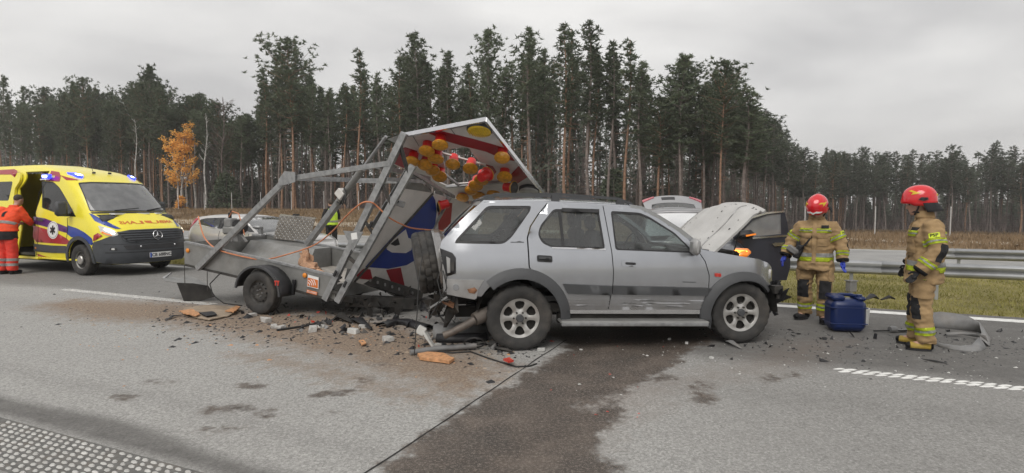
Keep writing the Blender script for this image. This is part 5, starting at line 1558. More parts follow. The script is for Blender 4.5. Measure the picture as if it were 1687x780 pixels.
ub = ad(UPP.panel('upper_board', [(644, 270), (662, 223), (800, 197), (894, 317), (868, 332), (800, 334), (745, 328), (700, 292)], MT['sign_white'], 0, .02, None, [hole]), trl)
def dec(pl, pxs, mat, parent, nm='red_stripe'): return pl.panel(nm, pxs, MT[mat], .004, .003, parent)
dec(UPP, [(645, 268), (656, 245), (668, 243), (688, 249), (681, 263), (665, 277)], 'sign_red', ub)
dec(UPP, [(700, 217), (723, 215), (751, 222), (776, 228), (812, 238), (837, 246), (853, 266), (830, 263), (801, 250), (773, 243), (764, 241), (740, 234)], 'sign_red', ub)
dec(UPP, [(855, 273), (872, 290), (853, 302), (836, 298), (842, 287)], 'sign_red', ub)
dec(UPP, [(806, 206), (811, 211), (818, 222), (812, 220), (806, 212)], 'sign_red', ub)
dec(UPP, [(797, 270), (812, 274), (818, 283), (812, 291), (806, 291), (809, 278)], 'sign_red', ub)
rimc = MT['steel_galv']
def wbar(nm, a, b_, w, h, mat, parent):
    q = MB(); q.bar(a, b_, w, h, up=UPP.n); return q.build(nm, mat, parent)
up = UPP.n * .012
wbar('board_rim', UPP.pt(660, 223) + up, UPP.pt(801, 196) + up, .035, .06, MT['chrome'], ub)
wbar('board_rim', UPP.pt(800, 196) + up, UPP.pt(896, 319) + up, .035, .06, MT['chrome'], ub)
wbar('board_rim', UPP.pt(643, 270) + up, UPP.pt(663, 222) + up, .035, .05, rimc, ub)
wbar('board_stay', UPP.pt(722, 249) + up, UPP.pt(800, 271) + up, .03, .02, MT['sign_white'], ub)
wbar('board_stay', UPP.pt(714, 271) + up, UPP.pt(758, 306) + up, .04, .03, MT['steel_galv'], ub)
wbar('board_stay', UPP.pt(735, 307) + up, UPP.pt(835, 298) + up, .05, .04, MT['steel_galv'], ub)
q = MB(); q.add([at_depth(639, 230, 8.0), at_depth(663, 221, 8.0), at_depth(658, 240, 8.05)], [(0, 1, 2)]); o = q.build('bent_corner', MT['alu_panel'], ub); o.modifiers.new('t', 'SOLIDIFY').thickness = .008
for a, b_ in (((679, 222), (690, 240)), ((741, 210), (750, 222))):
    wbar('panel_seam', UPP.pt(*a) + UPP.n * .004, UPP.pt(*b_) + UPP.n * .004, .006, .004, MT['plastic_dark'], ub)
# lower board, face turned to the off-roader, creased along a diagonal
LOW = Plane(at_depth(561, 489, 8.0), at_depth(672, 279, 8.05), at_depth(771, 329, 10.0))
FCT = Plane(LOW.pt(600, 441), LOW.pt(712, 318), LOW.pt(700, 440) + LOW.n * .06)
lb = ad(LOW.panel('lower_board', [(563, 488), (672, 281), (712, 318), (600, 441), (580, 470)], MT['alu_panel'], 0, .02), trl)
lb2 = ad(FCT.panel('creased_board', [(600, 441), (712, 318), (746, 328), (800, 345), (770, 440), (690, 500), (576, 462)], MT['sign_white'], 0, .015), trl)
LOW.panel('bare_sheet', [(585, 455), (660, 310), (712, 318), (600, 441)], MT['sign_white'], .006, .004, lb)
blue = FCT.panel('blue_disc', [(600, 440), (630, 407), (665, 369), (690, 342), (711, 319), (717, 330), (719, 350), (716, 376), (706, 405), (690, 425), (670, 437), (640, 443)], MT['sign_blue'], .004, .003, lb2)
FCT.panel('white_arrow', [(636, 404), (668, 378), (672, 392), (681, 395), (677, 412), (668, 417), (645, 416), (637, 411)], MT['sign_white'], .008, .003, blue)
FCT.panel('arrow_gap', [(642, 402), (655, 392), (658, 403), (650, 405)], MT['plastic_black'], .012, .003, blue)
dec(FCT, [(640, 399), (648, 391), (657, 389), (650, 395)], 'sign_red', lb2)
for pxs in ([(586, 452), (597, 443), (610, 444), (614, 462), (590, 459)], [(636, 445), (660, 441), (668, 478), (648, 474)], [(722, 330), (745, 335), (742, 370), (722, 385)]):
    dec(FCT, pxs, 'sign_red', lb2)
q = MB(); q.bar(LOW.pt(670, 279), LOW.pt(748, 325), .04, .05); q.build('board_rim', MT['steel_galv'], lb)
q = MB(); q.bar(LOW.pt(580, 462) + LOW.n * .05, LOW.pt(712, 318) + LOW.n * .02, .012, .03); q.build('fold', MT['steel_dark'], lb)
# web of the sign box behind the mast
q = MB(); A_, B_, C_, D_ = at_depth(668, 279, 8.0), at_depth(684, 292, 8.25), at_depth(622, 380, 8.3), at_depth(610, 374, 8.05)
q.add([A_, B_, C_, D_], [(0, 1, 2, 3)]); o = q.build('box_side', MT['steel_galv'], lb); o.modifiers.new('t', 'SOLIDIFY').thickness = .01
q = MB(); q.box(at_depth(652, 333, 8.0), (.26, .04, .09), Matrix.Rotation(R(20), 3, 'Y'), .01); q.build('hinge_block', MT['steel_galv'], lb)
q = MB(); q.sphere(at_depth(655, 332, 7.96), .02); q.build('bolt', MT['plastic_black'], lb)
# torn underride bar below the board
q = MB(); a, b_ = at_depth(574, 452, 8.2), at_depth(692, 488, 9.3); q.bar(a, b_, .12, .16); ub_ = ad(q.build('underride_bar', MT['steel_dark'], None), trl)
for k in range(9):
    q = MB(); q.box(a.lerp(b_, .1 + k * .1) + Vector((-.02, -.10, .03)), (.07, .03, .05), None, .01); q.build('bar_fitting', MT['bumper_grey'], ub_)

# ---- the lamps: red housing, amber lens
def lamp(x, y, nrm, r=.105, parent=trl, pl=UPP, depth=.15, tilt=(0, 0), back=False, dpt=None):
    c_ = pl.pt(x, y, depth) if dpt is None else at_depth(x, y, dpt)
    n = (nrm + UPP.u * tilt[0] + UPP.v * tilt[1]).normalized()
    if not back: n = (n + (CAMP - c_).normalized() * (.9 if tilt[0] < -.15 else .42)).normalized()
    M = Matrix.Translation(c_) @ n.to_track_quat('Z', 'Y').to_matrix().to_4x4()
    rr_ = rnd.uniform(.94, 1.05) * r
    q = MB(); q.lathe([(.0001, -.17), (rr_ * .62, -.17), (rr_ * .68, -.16), (rr_ * .70, -.08), (rr_ * .78, -.03), (rr_ * 1.0, -.012), (rr_ * 1.02, .0), (rr_ * .92, .004)], 22, 'Z')
    h_ = ad(q.build('lamp', MT['lamp_red'], None, True, 40, M=M), parent)
    q = MB(); q.lathe([(rr_ * .97, -.004), (rr_ * .94, .018), (rr_ * .6, .032), (.0001, .036)], 22, 'Z'); q.build('lens', MT['lamp_amber' if not back else 'steel_dark'], h_, True, 60, M=M)
    q = MB(); q.lathe([(rr_ * .95, -.008), (rr_ * 1.06, -.004), (rr_ * 1.06, .010), (rr_ * .95, .014)], 22, 'Z'); q.build('lens_ring', MT['lamp_amber'], h_, True, 60, M=M)
    return h_
nU = UPP.n
for (x, y, tl) in [(679, 266, (-.45, -.3)), (703, 249, (-.35, -.35)), (725, 239, (.0, -.1)), (718, 262, (-.1, -.1)), (700, 272, (-.2, -.1)), (713, 281, (.1, .0)), (724, 291, (.1, .1)), (746, 271, (.05, .1)), (775, 278, (.05, .1)), (827, 260, (.05, .1)), (831, 292, (.1, .1)), (793, 297, (.0, .1)), (784, 306, (.0, .1)), (776, 314, (.0, .15))]:
    lamp(x, y, nU, tilt=tl)
lamp(803, 287, -nU, tilt=(.2, -1.2), back=True)
lamp(846, 310, (nU * .2 + UPP.u * .9).normalized(), back=True)
for (x, y, d_) in ((762, 326, 9.9), (789, 324, 9.8), (813, 320, 9.7)): lamp(x, y, nU, dpt=d_)
lamp(722, 340, Vector((-.9, -.35, -.25)), dpt=9.2, back=True)
# big yellow flasher disc and the pale one at the far corner
def disc(x, y, r, mat):
    c_ = UPP.pt(x, y, .03); M = Matrix.Translation(c_) @ nU.to_track_quat('Z', 'Y').to_matrix().to_4x4()
    q = MB(); q.lathe([(r, -.03), (r * 1.03, .0), (r, .02), (r * .9, .026)], 32, 'Z'); d0 = ad(q.build('warning_flasher', MT['plastic_dark'], None, True, 40, M=M), trl)
    q = MB(); q.lathe([(r * .97, .012), (r * .9, .03), (r * .5, .04), (.0001, .043)], 32, 'Z'); q.build('lens', MT[mat], d0, True, 60, M=M)
    q = MB()
    for i in range(-5, 6):
        w_ = math.sqrt(max(0, 1 - (i / 5.6) ** 2)) * r * .86
        q.bar((i * r / 5.8, -w_, .043), (i * r / 5.8, w_, .043), .008, .004)
    q.build('lens_rib', MT[mat], d0, M=M)
disc(790, 214, .165, 'lamp_yellow'); disc(872, 313, .165, 'white_plastic')
# orange air hose looping from the generator over the mast to the board
cp = [(327, 357, 9.7), (331, 375, 9.5), (339, 395, 9.3), (360, 412, 9.0), (404, 424, 8.75), (436, 428, 8.70), (475, 419, 8.9), (518, 404, 8.9), (547, 382, 8.5), (572, 355, 8.05), (596, 335, 7.80), (612, 334, 7.80), (622, 341, 7.85), (640, 358, 7.9), (662, 370, 8.1), (684, 377, 8.4), (735, 381, 8.9)]
pts = [at_depth(*c) for c in cp]; sm = []
for i in range(len(pts) - 1):
    p0, p1, p2, p3 = pts[max(0, i - 1)], pts[i], pts[i + 1], pts[min(len(pts) - 1, i + 2)]
    for k in range(6):
        t_ = k / 6
        sm.append(.5 * ((2 * p1) + (p2 - p0) * t_ + (2 * p0 - 5 * p1 + 4 * p2 - p3) * t_ ** 2 + (3 * p1 - p0 - 3 * p2 + p3) * t_ ** 3))
q = MB(); q.tube(sm + [pts[-1]], .011, 7); ad(q.build('orange_hose', MT['cable_orange'], None, True, 60), trl)
# ================================================================== AMBULANCE
amb = empty('ambulance', (-9.71, 12.99, 0), TA, 'yellow ambulance van with blue and red stripes, beacons lit, at the left edge', 'ambulance')
AM = amb.matrix_basis.copy(); AMI = AM.inverted()
F_T = [(.25, 1.06), (.32, 1.12), (.42, 1.16), (.60, 1.16), (.72, 1.13), (.80, 1.12), (1.00, 1.06), (1.06, 1.00), (1.15, .86), (1.25, .72), (1.36, .55), (1.43, .44), (1.8, .06), (2.12, -.30), (2.22, -.46), (2.32, -.72), (2.42, -1.08), (2.52, -1.60), (2.60, -2.25)]
R_T = [(.25, .80), (1.0, .80), (1.3, .62), (1.5, .52), (2.15, .45), (2.6, .45)]
W_T = [(.25, .94), (.45, .98), (.9, .995), (1.1, .985), (1.4, .955), (2.1, .865), (2.3, .82), (2.45, .74), (2.55, .63), (2.60, .52)]
NE, ME = 3.4, 2.2
def a_x0(z): return sinterp(F_T, z) - interp(R_T, z)
def amb_pt(c, z):
    f_, r_, w_ = sinterp(F_T, z), interp(R_T, z), sinterp(W_T, z)
    x0 = f_ - r_
    if c <= 0: return Vector((x0 + c, 1 - w_, z))
    if c >= 4: return Vector((x0 - (c - 4), 1 + w_, z))
    q = c / 2; m = q if q <= 1 else 2 - q
    X = max(0.0, math.sin(m * PI / 2)) ** (2 / ME); Yn = max(0.0, math.cos(m * PI / 2)) ** (2 / NE)
    return Vector((x0 + r_ * X, 1 - w_ * Yn if q <= 1 else 1 + w_ * Yn, z))
def amb_surf(c, z):
    e = .015
    p = amb_pt(c, z); a = amb_pt(c + e, z) - amb_pt(c - e, z); b_ = amb_pt(c, z + e) - amb_pt(c, z - e)
    return p, a.cross(b_).normalized()
def sc_(x, z, left=False):
    x0 = a_x0(z); r_ = interp(R_T, z)
    if x <= x0: c = x - x0
    else: c = 2 * (2 / PI) * math.asin(min(1, ((x - x0) / r_) ** (ME / 2)))
    return (c if not left else 4 - c, z)
def fc_(y, z):
    w_ = sinterp(W_T, z); yn = min(1, abs(y - 1) / w_)
    c = 2 * (2 / PI) * math.acos(min(1, yn ** (NE / 2)))
    return (c if y < 1 else 4 - c, z)
def a_in(p):
    z = p.z
    if z < .2 or z > 2.6: return False
    f_, r_, w_ = sinterp(F_T, z), interp(R_T, z), sinterp(W_T, z); yn = abs(p.y - 1) / w_; X = (p.x - f_ + r_) / r_
    if X <= 0: return yn < 1 and p.x > -4.7
    return yn ** NE + X ** ME < 1
def a_uv(x, y):
    o = AMI @ CAMP; d = (AMI.to_3x3() @ (at_depth(x, y, 1.0) - CAMP))
    t_ = 9.0
    while t_ < 24 and not a_in(o + d * t_): t_ += .03
    lo, hi = t_ - .03, t_
    for _ in range(18):
        m = (lo + hi) / 2
        if a_in(o + d * m): hi = m
        else: lo = m
    p = o + d * hi
    f_, r_ = sinterp(F_T, p.z), interp(R_T, p.z)
    if p.x < f_ - r_ * .25: return sc_(p.x, p.z, p.y > 1)
    return fc_(p.y, p.z)
def aw(nm, pxs, mat, off, parent, th=.006, res=.07, rad=0.0, mirror=False):
    poly = [a_uv(*p) for p in pxs]
    if rad: poly = rnd_poly(poly, rad)
    o = panel(nm, poly, amb_surf, MT[mat], parent, [], off, th, res)
    if mirror:
        panel(nm, [(4 - c, z) for c, z in poly][::-1], amb_surf, MT[mat], parent, [], off, th, res)
    return o
WX = -.12
ws = rnd_poly([a_uv(*p) for p in [(109, 299), (238, 303)]] + [(lambda q: (q[0], q[1]))(a_uv(*p)) for p in [(271, 350), (138, 350)]], .08)
cL, cR = .62, 3.38
ws = rnd_poly([(.60, 1.46), (1.2, 1.45), (2.0, 1.45), (2.8, 1.45), (3.40, 1.46), (3.30, 1.8), (3.22, 2.12), (2.6, 2.145), (2.0, 2.15), (1.4, 2.145), (.78, 2.12), (.70, 1.8)], .06)
dwin = rnd_poly([a_uv(*p) for p in [(68, 299), (88, 300), (98, 309), (126, 358), (101, 354), (69, 343)]], .05)
dwin_l = [(4 - c, z) for c, z in dwin]
opening = [sc_(x, z) for x, z in [(-2.74, .36), (-1.92, .36), (-1.90, .9), (-1.82, 1.5), (-1.66, 2.25), (-1.58, 2.42), (-2.58, 2.42), (-2.66, 2.0)]]
rwin_ = rnd_poly([sc_(x, z) for x, z in [(-3.9, 1.70), (-2.92, 1.70), (-2.84, 2.17), (-3.85, 2.17)]], .05)
zs = [.32 + (2.60 - .32) * i / 12 for i in range(13)]
out = [sc_(-4.7, z) for z in zs[::-1]]
out += [sc_(x, .32) for x in (-4.5, -4.2)] + [sc_(-3.785 + .43 * math.cos(R(a)), .37 + .43 * math.sin(R(a))) for a in (172, 150, 125, 90, 55, 30, 8)] + [sc_(x, .32) for x in (-3.2, -2.6, -1.9, -1.2, -.62)]
out += [sc_(WX + .46 * math.cos(R(a)), .37 + .46 * math.sin(R(a))) for a in (172, 150, 125, 100, 75, 50, 30, 8)]
fr_ = [sc_(.42, .32), (.5, .30), (1.0, .28), (1.5, .28), (2.0, .28)]
out += fr_
full = out + [(4 - c, z) for c, z in out[::-1][1:]]
shell = panel('body_shell', full, amb_surf, MT['yellow_paint'], amb, [opening, ws, dwin, dwin_l, rwin_], 0, .03, .13)
q = MB(); n = 28; rim_ = []
for i in range(n + 1):
    c = -2.45 + (4 + 4.9) * i / n; rim_.append(amb_pt(c if abs(c) > 0 else c, 2.595))
# roof cap
xs_ = [-4.7, -4.0, -3.4, -2.9, -2.65, -2.45, -2.30]; V = []; F = []
for x in xs_:
    for j in range(13):
        yn = -1 + 2 * j / 12
        f_, r_, w_ = sinterp(F_T, 2.6), interp(R_T, 2.6), sinterp(W_T, 2.6)
        X = max(0, (x - f_ + r_) / r_); lim = (max(0, 1 - X ** ME)) ** (1 / NE) if X < 1 else 0
        y = 1 + yn * w_ * lim * 1.01
        V.append(Vector((x, y, 2.592 + .05 * (1 - yn * yn) * (1 - sstep(-3.0, -2.3, x)))))
for i in range(len(xs_) - 1):
    for j in range(12): F.append((i * 13 + j, (i + 1) * 13 + j, (i + 1) * 13 + j + 1, i * 13 + j + 1))
mk('roof', V, F, MT['yellow_paint'], amb, True)
q = MB(); q.box((-4.70, 1.0, 1.40), (.03, 1.80, 2.15)); q.build('rear_doors', MT['yellow_paint'], amb)
# glazing
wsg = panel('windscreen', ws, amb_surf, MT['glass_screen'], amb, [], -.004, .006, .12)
panel('windscreen_edge', ws, amb_surf, MT['plastic_black'], wsg, [[(2 + (c - 2) * .955, 1.80 + (z - 1.80) * .93) for c, z in ws]], .002, .006, .1)
for k, dw in enumerate((dwin, dwin_l[::-1])):
    g = panel('door_window', dw, amb_surf, MT['glass_dark'], amb, [], -.006, .006, .1)
    cc = sum(c for c, z in dw) / len(dw); cz = sum(z for c, z in dw) / len(dw)
    panel('window_seal', dw, amb_surf, MT['plastic_black'], g, [[(cc + (c - cc) * .92, cz + (z - cz) * .93) for c, z in dw]], -.002, .006, .08)
panel('side_window', rwin_, amb_surf, MT['glass_dark'], amb, [], .004, .012, .1)
# sliding door pushed back, hanging outside the rear body
sd = [sc_(x, z) for x, z in [(-4.1, .40), (-2.78, .40), (-2.75, 1.2), (-2.70, 2.0), (-2.64, 2.36), (-4.05, 2.36)]]
sdo = panel('sliding_door', sd, amb_surf, MT['yellow_paint'], amb, [rwin_], .07, .05, .13)
panel('door_window', rwin_, amb_surf, MT['glass_dark'], sdo, [], .065, .006, .1)
# cabin and treatment room
q = MB(); q.box((-2.2, 1.0, .42), (4.9, 1.80, .06)); q.build('floor', MT['dash'], amb)
q = MB(); q.box((-1.6, 1.45, 1.4), (.04, .95, 1.9)); q.box((-3.2, 1.72, 1.4), (2.9, .04, 1.9)); q.build('inner_wall', MT['dash'], amb)
q = MB(); q.box((-1.98, 1.25, 1.60), (.35, .5, .30), None, .02); q.box((-2.1, 1.3, 1.95), (.5, .5, .25), None, .02); q.build('cabinet', MT['amb_inside'], amb)
q = MB(); q.box((-2.15, .95, .72), (.35, .5, .5), None, .04); q.box((-2.0, .9, 1.15), (.12, .5, .6), None, .04); q.build('attendant_seat', MT['seat_cloth'], amb, True, 40)
q = MB(); q.box((.30, 1.0, 1.26), (.55, 1.7, .24), Matrix.Rotation(R(6), 3, 'Y'), .06); q.build('dashboard', MT['dash'], amb, True, 40)
for (x, y, sx_, sy_, a) in ((.38, .55, .26, .36, .3), (.40, 1.1, .20, .30, -.2), (.36, 1.45, .26, .22, .5), (.33, .85, .16, .2, .9)):
    q = MB(); q.box((x, y, 1.40), (sx_, sy_, .03), Matrix.Rotation(a, 3, 'Z')); q.build('papers', MT['paper'], amb)
for y in (.50, 1.50):
    q = MB(); q.box((-.75, y, .95), (.5, .5, .16), None, .05); st = q.build('front_seat', MT['seat_cloth'], amb, True, 40)
    q = MB(); q.box((-1.02, y, 1.35), (.16, .48, .75), Matrix.Rotation(R(-10), 3, 'Y'), .06); q.build('backrest', MT['seat_cloth'], st, True, 40)
    q = MB(); q.box((-1.09, y, 1.83), (.10, .28, .2), None, .04); q.build('headrest', MT['seat_cloth'], st, True, 40)
q = MB(); q.lathe([(.19, -.013), (.205, 0), (.19, .013), (.177, 0)], 24, 'X', closed=True); q.bar((0, -.18, 0), (0, .18, 0), .02, .05); o = q.build('steering_wheel', MT['plastic_black'], amb, True, 40); o.location = (-.12, 1.5, 1.33); o.rotation_euler = (0, R(40), 0)
q = MB(); q.box((-.35, 1.0, 2.02), (.08, .30, .10), None, .03); q.build('sensor_pod', MT['plastic_black'], amb)
# wipers
for y0, y1, z1 in ((.50, 1.05, 1.50), (1.25, 1.75, 1.51)):
    a = amb_pt(*fc_(y0, 1.46)); b_ = amb_pt(*fc_(y1, z1)); q = MB(); q.bar(a + Vector((.02, 0, .02)), b_ + Vector((.03, 0, .03)), .025, .02); q.build('wiper', MT['plastic_black'], amb)
panel('cowl', [(.62, 1.445), (3.38, 1.445), (3.36, 1.405), (.66, 1.405)], amb_surf, MT['plastic_black'], amb, [], .004, .006, .1)
# lower front: bumper, grille, lamps
bm_ = [sc_(.42, .33), (.5, .305), (1.0, .29), (2.0, .29)]
top = [(2.0, .985), (1.45, .985), (1.10, .94), (.80, .90), (.45, .83), sc_(.43, .78), sc_(.36, .66), sc_(.40, .5)]
bmp = bm_ + [(4 - c, z) for c, z in bm_[::-1][1:]] + [(4 - c, z) for c, z in top[::-1][:-1]] + top
bump = panel('bumper', bmp, amb_surf, MT['amb_grey'], amb, [], .010, .03, .1)
for z0, z1 in ((.535, .555), (.72, .735)):
    panel('bumper_groove', [(.55, z0), (3.45, z0), (3.45, z1), (.55, z1)], amb_surf, MT['plastic_black'], bump, [], .013, .004, .1)
panel('lower_intake', rnd_poly([(1.30, .60), (2.70, .60), (2.78, .70), (1.22, .70)], .03), amb_surf, MT['plastic_black'], bump, [], .016, .01, .1)
for c in (1.72, 2.28):
    p, n_ = amb_surf(c, .665); q = MB(); q.sphere(p + n_ * .01, .022); q.build('parking_sensor', MT['chrome'], bump)
gr_poly = rnd_poly([(1.10, .99), (1.16, .92), (1.28, .81), (1.45, .775), (2.0, .765), (2.55, .775), (2.72, .81), (2.84, .92), (2.90, .99), (2.5, 1.025), (2.0, 1.03), (1.5, 1.025)], .03)
grl = panel('grille', gr_poly, amb_surf, MT['plastic_black'], amb, [], .020, .03, .09)
for k in range(4):
    z0 = .815 + k * .052; w_ = .62 + .08 * k
    panel('grille_slat', [(2 - w_, z0), (2 + w_, z0), (2 + w_ + .02, z0 + .028), (2 - w_ - .02, z0 + .028)], amb_surf, MT['amb_grey'], grl, [], .036, .02, .1)
panel('grille_frame', gr_poly, amb_surf, MT['amb_grey'], grl, [[(2 + (c - 2) * .95, .90 + (z - .90) * .88) for c, z in gr_poly]], .034, .02, .08)
# three-pointed emblem in a ring
pS, nS = amb_surf(2.0, .90); MS = Matrix.Translation(pS + nS * .045) @ nS.to_track_quat('Z', 'Y').to_matrix().to_4x4()
ax_ = MS.to_3x3() @ Vector((0, 1, 0)); 
q = MB(); q.lathe([(.098, -.006), (.106, .008), (.114, -.006)], 28, 'Z')
upl = MS.inverted().to_3x3() @ Vector((0, 0, 1)); ang0 = math.atan2(upl.y, upl.x)
for k in range(3):
    a = ang0 + k * 2 * PI / 3; tp = Vector((math.cos(a) * .1, math.sin(a) * .1, 0)); e1 = Vector((math.cos(a + PI / 2), math.sin(a + PI / 2), 0)) * .020
    q.add([-e1, e1, tp, Vector((0, 0, .016))], [(0, 2, 3), (2, 1, 3), (1, 0, 3)])
q.build('emblem', MT['chrome'], grl, M=MS)
q = MB(); q.lathe([(.0001, -.02), (.10, -.02)], 24, 'Z'); q.build('emblem_back', MT['plastic_black'], grl, M=MS)
for sgn in (0, 1):
    mm = (lambda P: P) if not sgn else (lambda P: [(4 - c, z) for c, z in P][::-1])
    hlp = mm(rnd_poly([sc_(.50, 1.13), (.62, 1.135), (.90, 1.075), (1.09, 1.00), (1.13, .93), (.95, .905), (.70, .935), (.52, 1.0)], .025))
    hl = panel('headlight', hlp, amb_surf, MT['lamp_clear'], amb, [], .018, .03, .06)
    panel('lit_reflector', mm(rnd_poly([(.86, 1.05), (1.02, 1.0), (1.05, .95), (.90, .95)], .02)), amb_surf, MT['lamp_glow'], hl, [], .024, .006, .06)
    panel('turn_indicator', mm([(.56, .985), (.72, .945), (.92, .918), (.92, .94), (.74, .972), (.60, 1.02)]), amb_surf, MT['turn_dim'], hl, [], .024, .006, .06)
    fg = panel('fog_lamp', mm(rnd_poly([(.72, .60), (1.0, .585), (1.02, .65), (.78, .66)], .03)), amb_surf, MT['plastic_black'], bump, [], .014, .006, .06)
    panel('fog_lens', mm(rnd_poly([(.80, .61), (.92, .605), (.92, .645), (.82, .645)], .015)), amb_surf, MT['lamp_clear'], fg, [], .020, .006, .05)
    panel('air_vent', mm([(.80, 1.385), (1.50, 1.392), (1.46, 1.345), (.86, 1.340)]), amb_surf, MT['plastic_black'], amb, [], .005, .006, .08)
    # beacons let into the roof front
    c0 = .86 if not sgn else None
    bl = panel('blue_beacon', mm(rnd_poly([(.76, 2.345), (1.16, 2.335), (1.34, 2.275), (1.20, 2.235), (1.0, 2.25)], .03)), amb_surf, MT['beacon_blue'], amb, [], .035, .05, .05)
    panel('flash', mm(rnd_poly([(1.04, 2.305), (1.26, 2.295), (1.28, 2.265), (1.10, 2.265)], .015)), amb_surf, MT['beacon_core'], bl, [], .045, .012, .05)
    # mirror
    y = -.17 if not sgn else 2.17
    q = MB(); q.box((-.42, y, 1.52), (.14, .24, .34), Matrix.Rotation(R(-8 if not sgn else 8), 3, 'Z'), .05); mr_ = q.build('door_mirror', MT['plastic_dark'], amb, True, 40)
    q = MB(); q.box((-.45, .03 if not sgn else 1.97, 1.38), (.10, .26, .07), None, .02); q.build('mirror_arm', MT['plastic_black'], mr_, True, 40)
    # livery along the side
    lw = lambda nm, P, mat, off=.004: panel(nm, mm([sc_(x, z) for x, z in P]), amb_surf, MT[mat], amb, [], off, .003, .08)
    lw('purple_stripe', [(-1.92, 1.33), (-1.45, 1.29), (-.55, 1.10), (-.55, .96), (-1.0, 1.03), (-1.45, 1.10), (-1.90, 1.16)], 'amb_purple')
    lw('blue_stripe', [(-.545, 1.14), (-.20, 1.08), (.10, .99), (.36, .86), (.40, .74), (.33, .70), (.1, .83), (-.15, .87), (-.40, .87), (-.545, .94)], 'amb_blue')
    lw('red_stripe', [(-1.93, 1.12), (-1.45, 1.05), (-1.0, .97), (-.58, .84), (-.42, .74), (-.62, .70), (-1.80, .72), (-1.93, .84)], 'amb_red')
    lw('red_flash', [(.44, .93), (.55, .985), (.66, .92), (.50, .83), (.41, .80)], 'amb_red', .014)
    lw('side_cladding', [(-1.90, .68), (-1.2, .66), (-.60, .665), (-.58, .50), (-1.2, .485), (-1.90, .50)], 'amb_grey', .016)
    lw('red_wedge', [(-1.80, .44), (-1.45, .375), (-1.25, .365), (-1.80, .38)], 'amb_red')
    lw('roof_flash', [(-3.9, 2.44), (-3.0, 2.45), (-2.80, 2.41), (-2.78, 2.26), (-3.0, 2.33), (-3.9, 2.34)], 'amb_red', .075 if not sgn else .004)
    lw('roof_flash', [(-1.52, 2.42), (-1.20, 2.38), (-1.02, 2.25), (-1.02, 2.15), (-1.58, 2.17), (-1.55, 2.24), (-1.25, 2.24), (-1.25, 2.30), (-1.5, 2.30)], 'amb_red')
    panel('roof_flash', mm([(.10, 2.31), (.45, 2.25), (.95, 2.19), (.55, 2.175), (.15, 2.18)]), amb_surf, MT['amb_red'], amb, [], .004, .003, .06)
    panel('bonnet_stripe', mm([(.52, 1.42), (.66, 1.40), (1.05, 1.22), (1.30, 1.075), (1.12, 1.075), (.80, 1.16), (.54, 1.25)]), amb_surf, MT['amb_blue'], amb, [], .004, .003, .06)
    lw('door_handle', [(-1.74, 1.30), (-1.50, 1.28), (-1.50, 1.21), (-1.74, 1.23)], 'plastic_dark', .02)
    for P in ([(-1.86, .40), (-1.86, 1.4), (-1.78, 1.9), (-1.62, 2.3)], [(-.60, .80), (-.57, 1.3), (-.30, 1.36)]):
        for a, b_ in zip(P, P[1:]):
            lw('door_gap', [(a[0] - .006, a[1]), (a[0] + .006, a[1]), (b_[0] + .006, b_[1]), (b_[0] - .006, b_[1])], 'plastic_black', .006)
# round emblem with a six-armed star and staff on the near door
eS = lambda u, v: amb_surf(*sc_(-1.10 + u, 1.02 + v))
dsc = panel('door_emblem', [(.215 * math.cos(2 * PI * k / 28), .205 * math.sin(2 * PI * k / 28)) for k in range(28)], eS, MT['white_print'], amb, [], .010, .004, .07)
for k in range(3):
    a = PI / 2 + k * PI / 3; d = (math.cos(a), math.sin(a)); e = (-d[1] * .026, d[0] * .026)
    panel('star_arm', [(d[0] * s_ * .105 + e[0] * w_, d[1] * s_ * .105 + e[1] * w_) for s_, w_ in ((-1, -1), (1, -1), (1, 1), (-1, 1))], eS, MT['black_print'], dsc, [], .012 + .002 * k, .002, .07)
ring = [(.19 * math.cos(2 * PI * k / 28), .182 * math.sin(2 * PI * k / 28)) for k in range(28)]
panel('emblem_ring', ring, eS, MT['black_print'], dsc, [[(a * .965, b_ * .965) for a, b_ in ring]], .012, .002, .06)
# mirrored lettering on the bonnet
hS = lambda u, v: amb_surf(*fc_(1.06 + u, 1.23 + v * .55))
def hoodpt(u, v):
    return amb_surf(2.0 + u * 1.0, 1.175 + v * .42)
lettering('bonnet_lettering', 'AMBULANS', .215, hoodpt, MT['red_print'], amb, (.02, .05), .006, -1.12, .006)
# number plate
pS, nS = amb_surf(2.02, .465)
q = MB(); q.box((1.185, 1.02, .455), (.014, .52, .115), None, .004); pl_ = q.build('number_plate', MT['white_print'], amb)
PS_ = flat_surf((1.194, 1.02, .455), (0, 1, 0), (0, 0, 1))
lettering('plate_lettering', 'CB 688NC', .105, PS_, MT['black_print'], pl_, (.02, 0), .002, 1.0, .002)
panel('country_band', [(-.258, -.054), (-.218, -.054), (-.218, .054), (-.258, .054)], PS_, MT['plate_blue'], pl_, [], .002, .002, .1)
# antennas, side beacon, step, side lamp
for y, x, h_ in ((.80, -.88, .16), (1.15, -.85, .22)):
    q = MB(); q.box((x + .04, y, 2.385), (.10, .04, .045), None, .01); q.tube([(x + .02, y, 2.39), (x - .06, y, 2.39 + h_)], .006, 5); q.build('antenna', MT['plastic_black'], amb)
q = MB(); q.box((-1.42, .09, 2.28), (.30, .08, .10), None, .02); sb = q.build('side_beacon', MT['beacon_blue'], amb, True, 40)
q = MB(); q.box((-1.42, .045, 2.28), (.18, .02, .05), None, .008); q.build('flash', MT['beacon_core'], sb)
q = MB(); q.box((-1.48, .08, 2.205), (.26, .08, .03), None, .008); q.build('beacon_base', MT['white_print'], sb)
q = MB(); q.box((-2.2, .02, .34), (1.1, .16, .05), None, .01); q.build('step', MT['yellow_paint'], amb)
q = MB(); q.box((-1.3, .05, .345), (2.4, .05, .04), None, .01); q.build('sill', MT['yellow_paint'], amb)
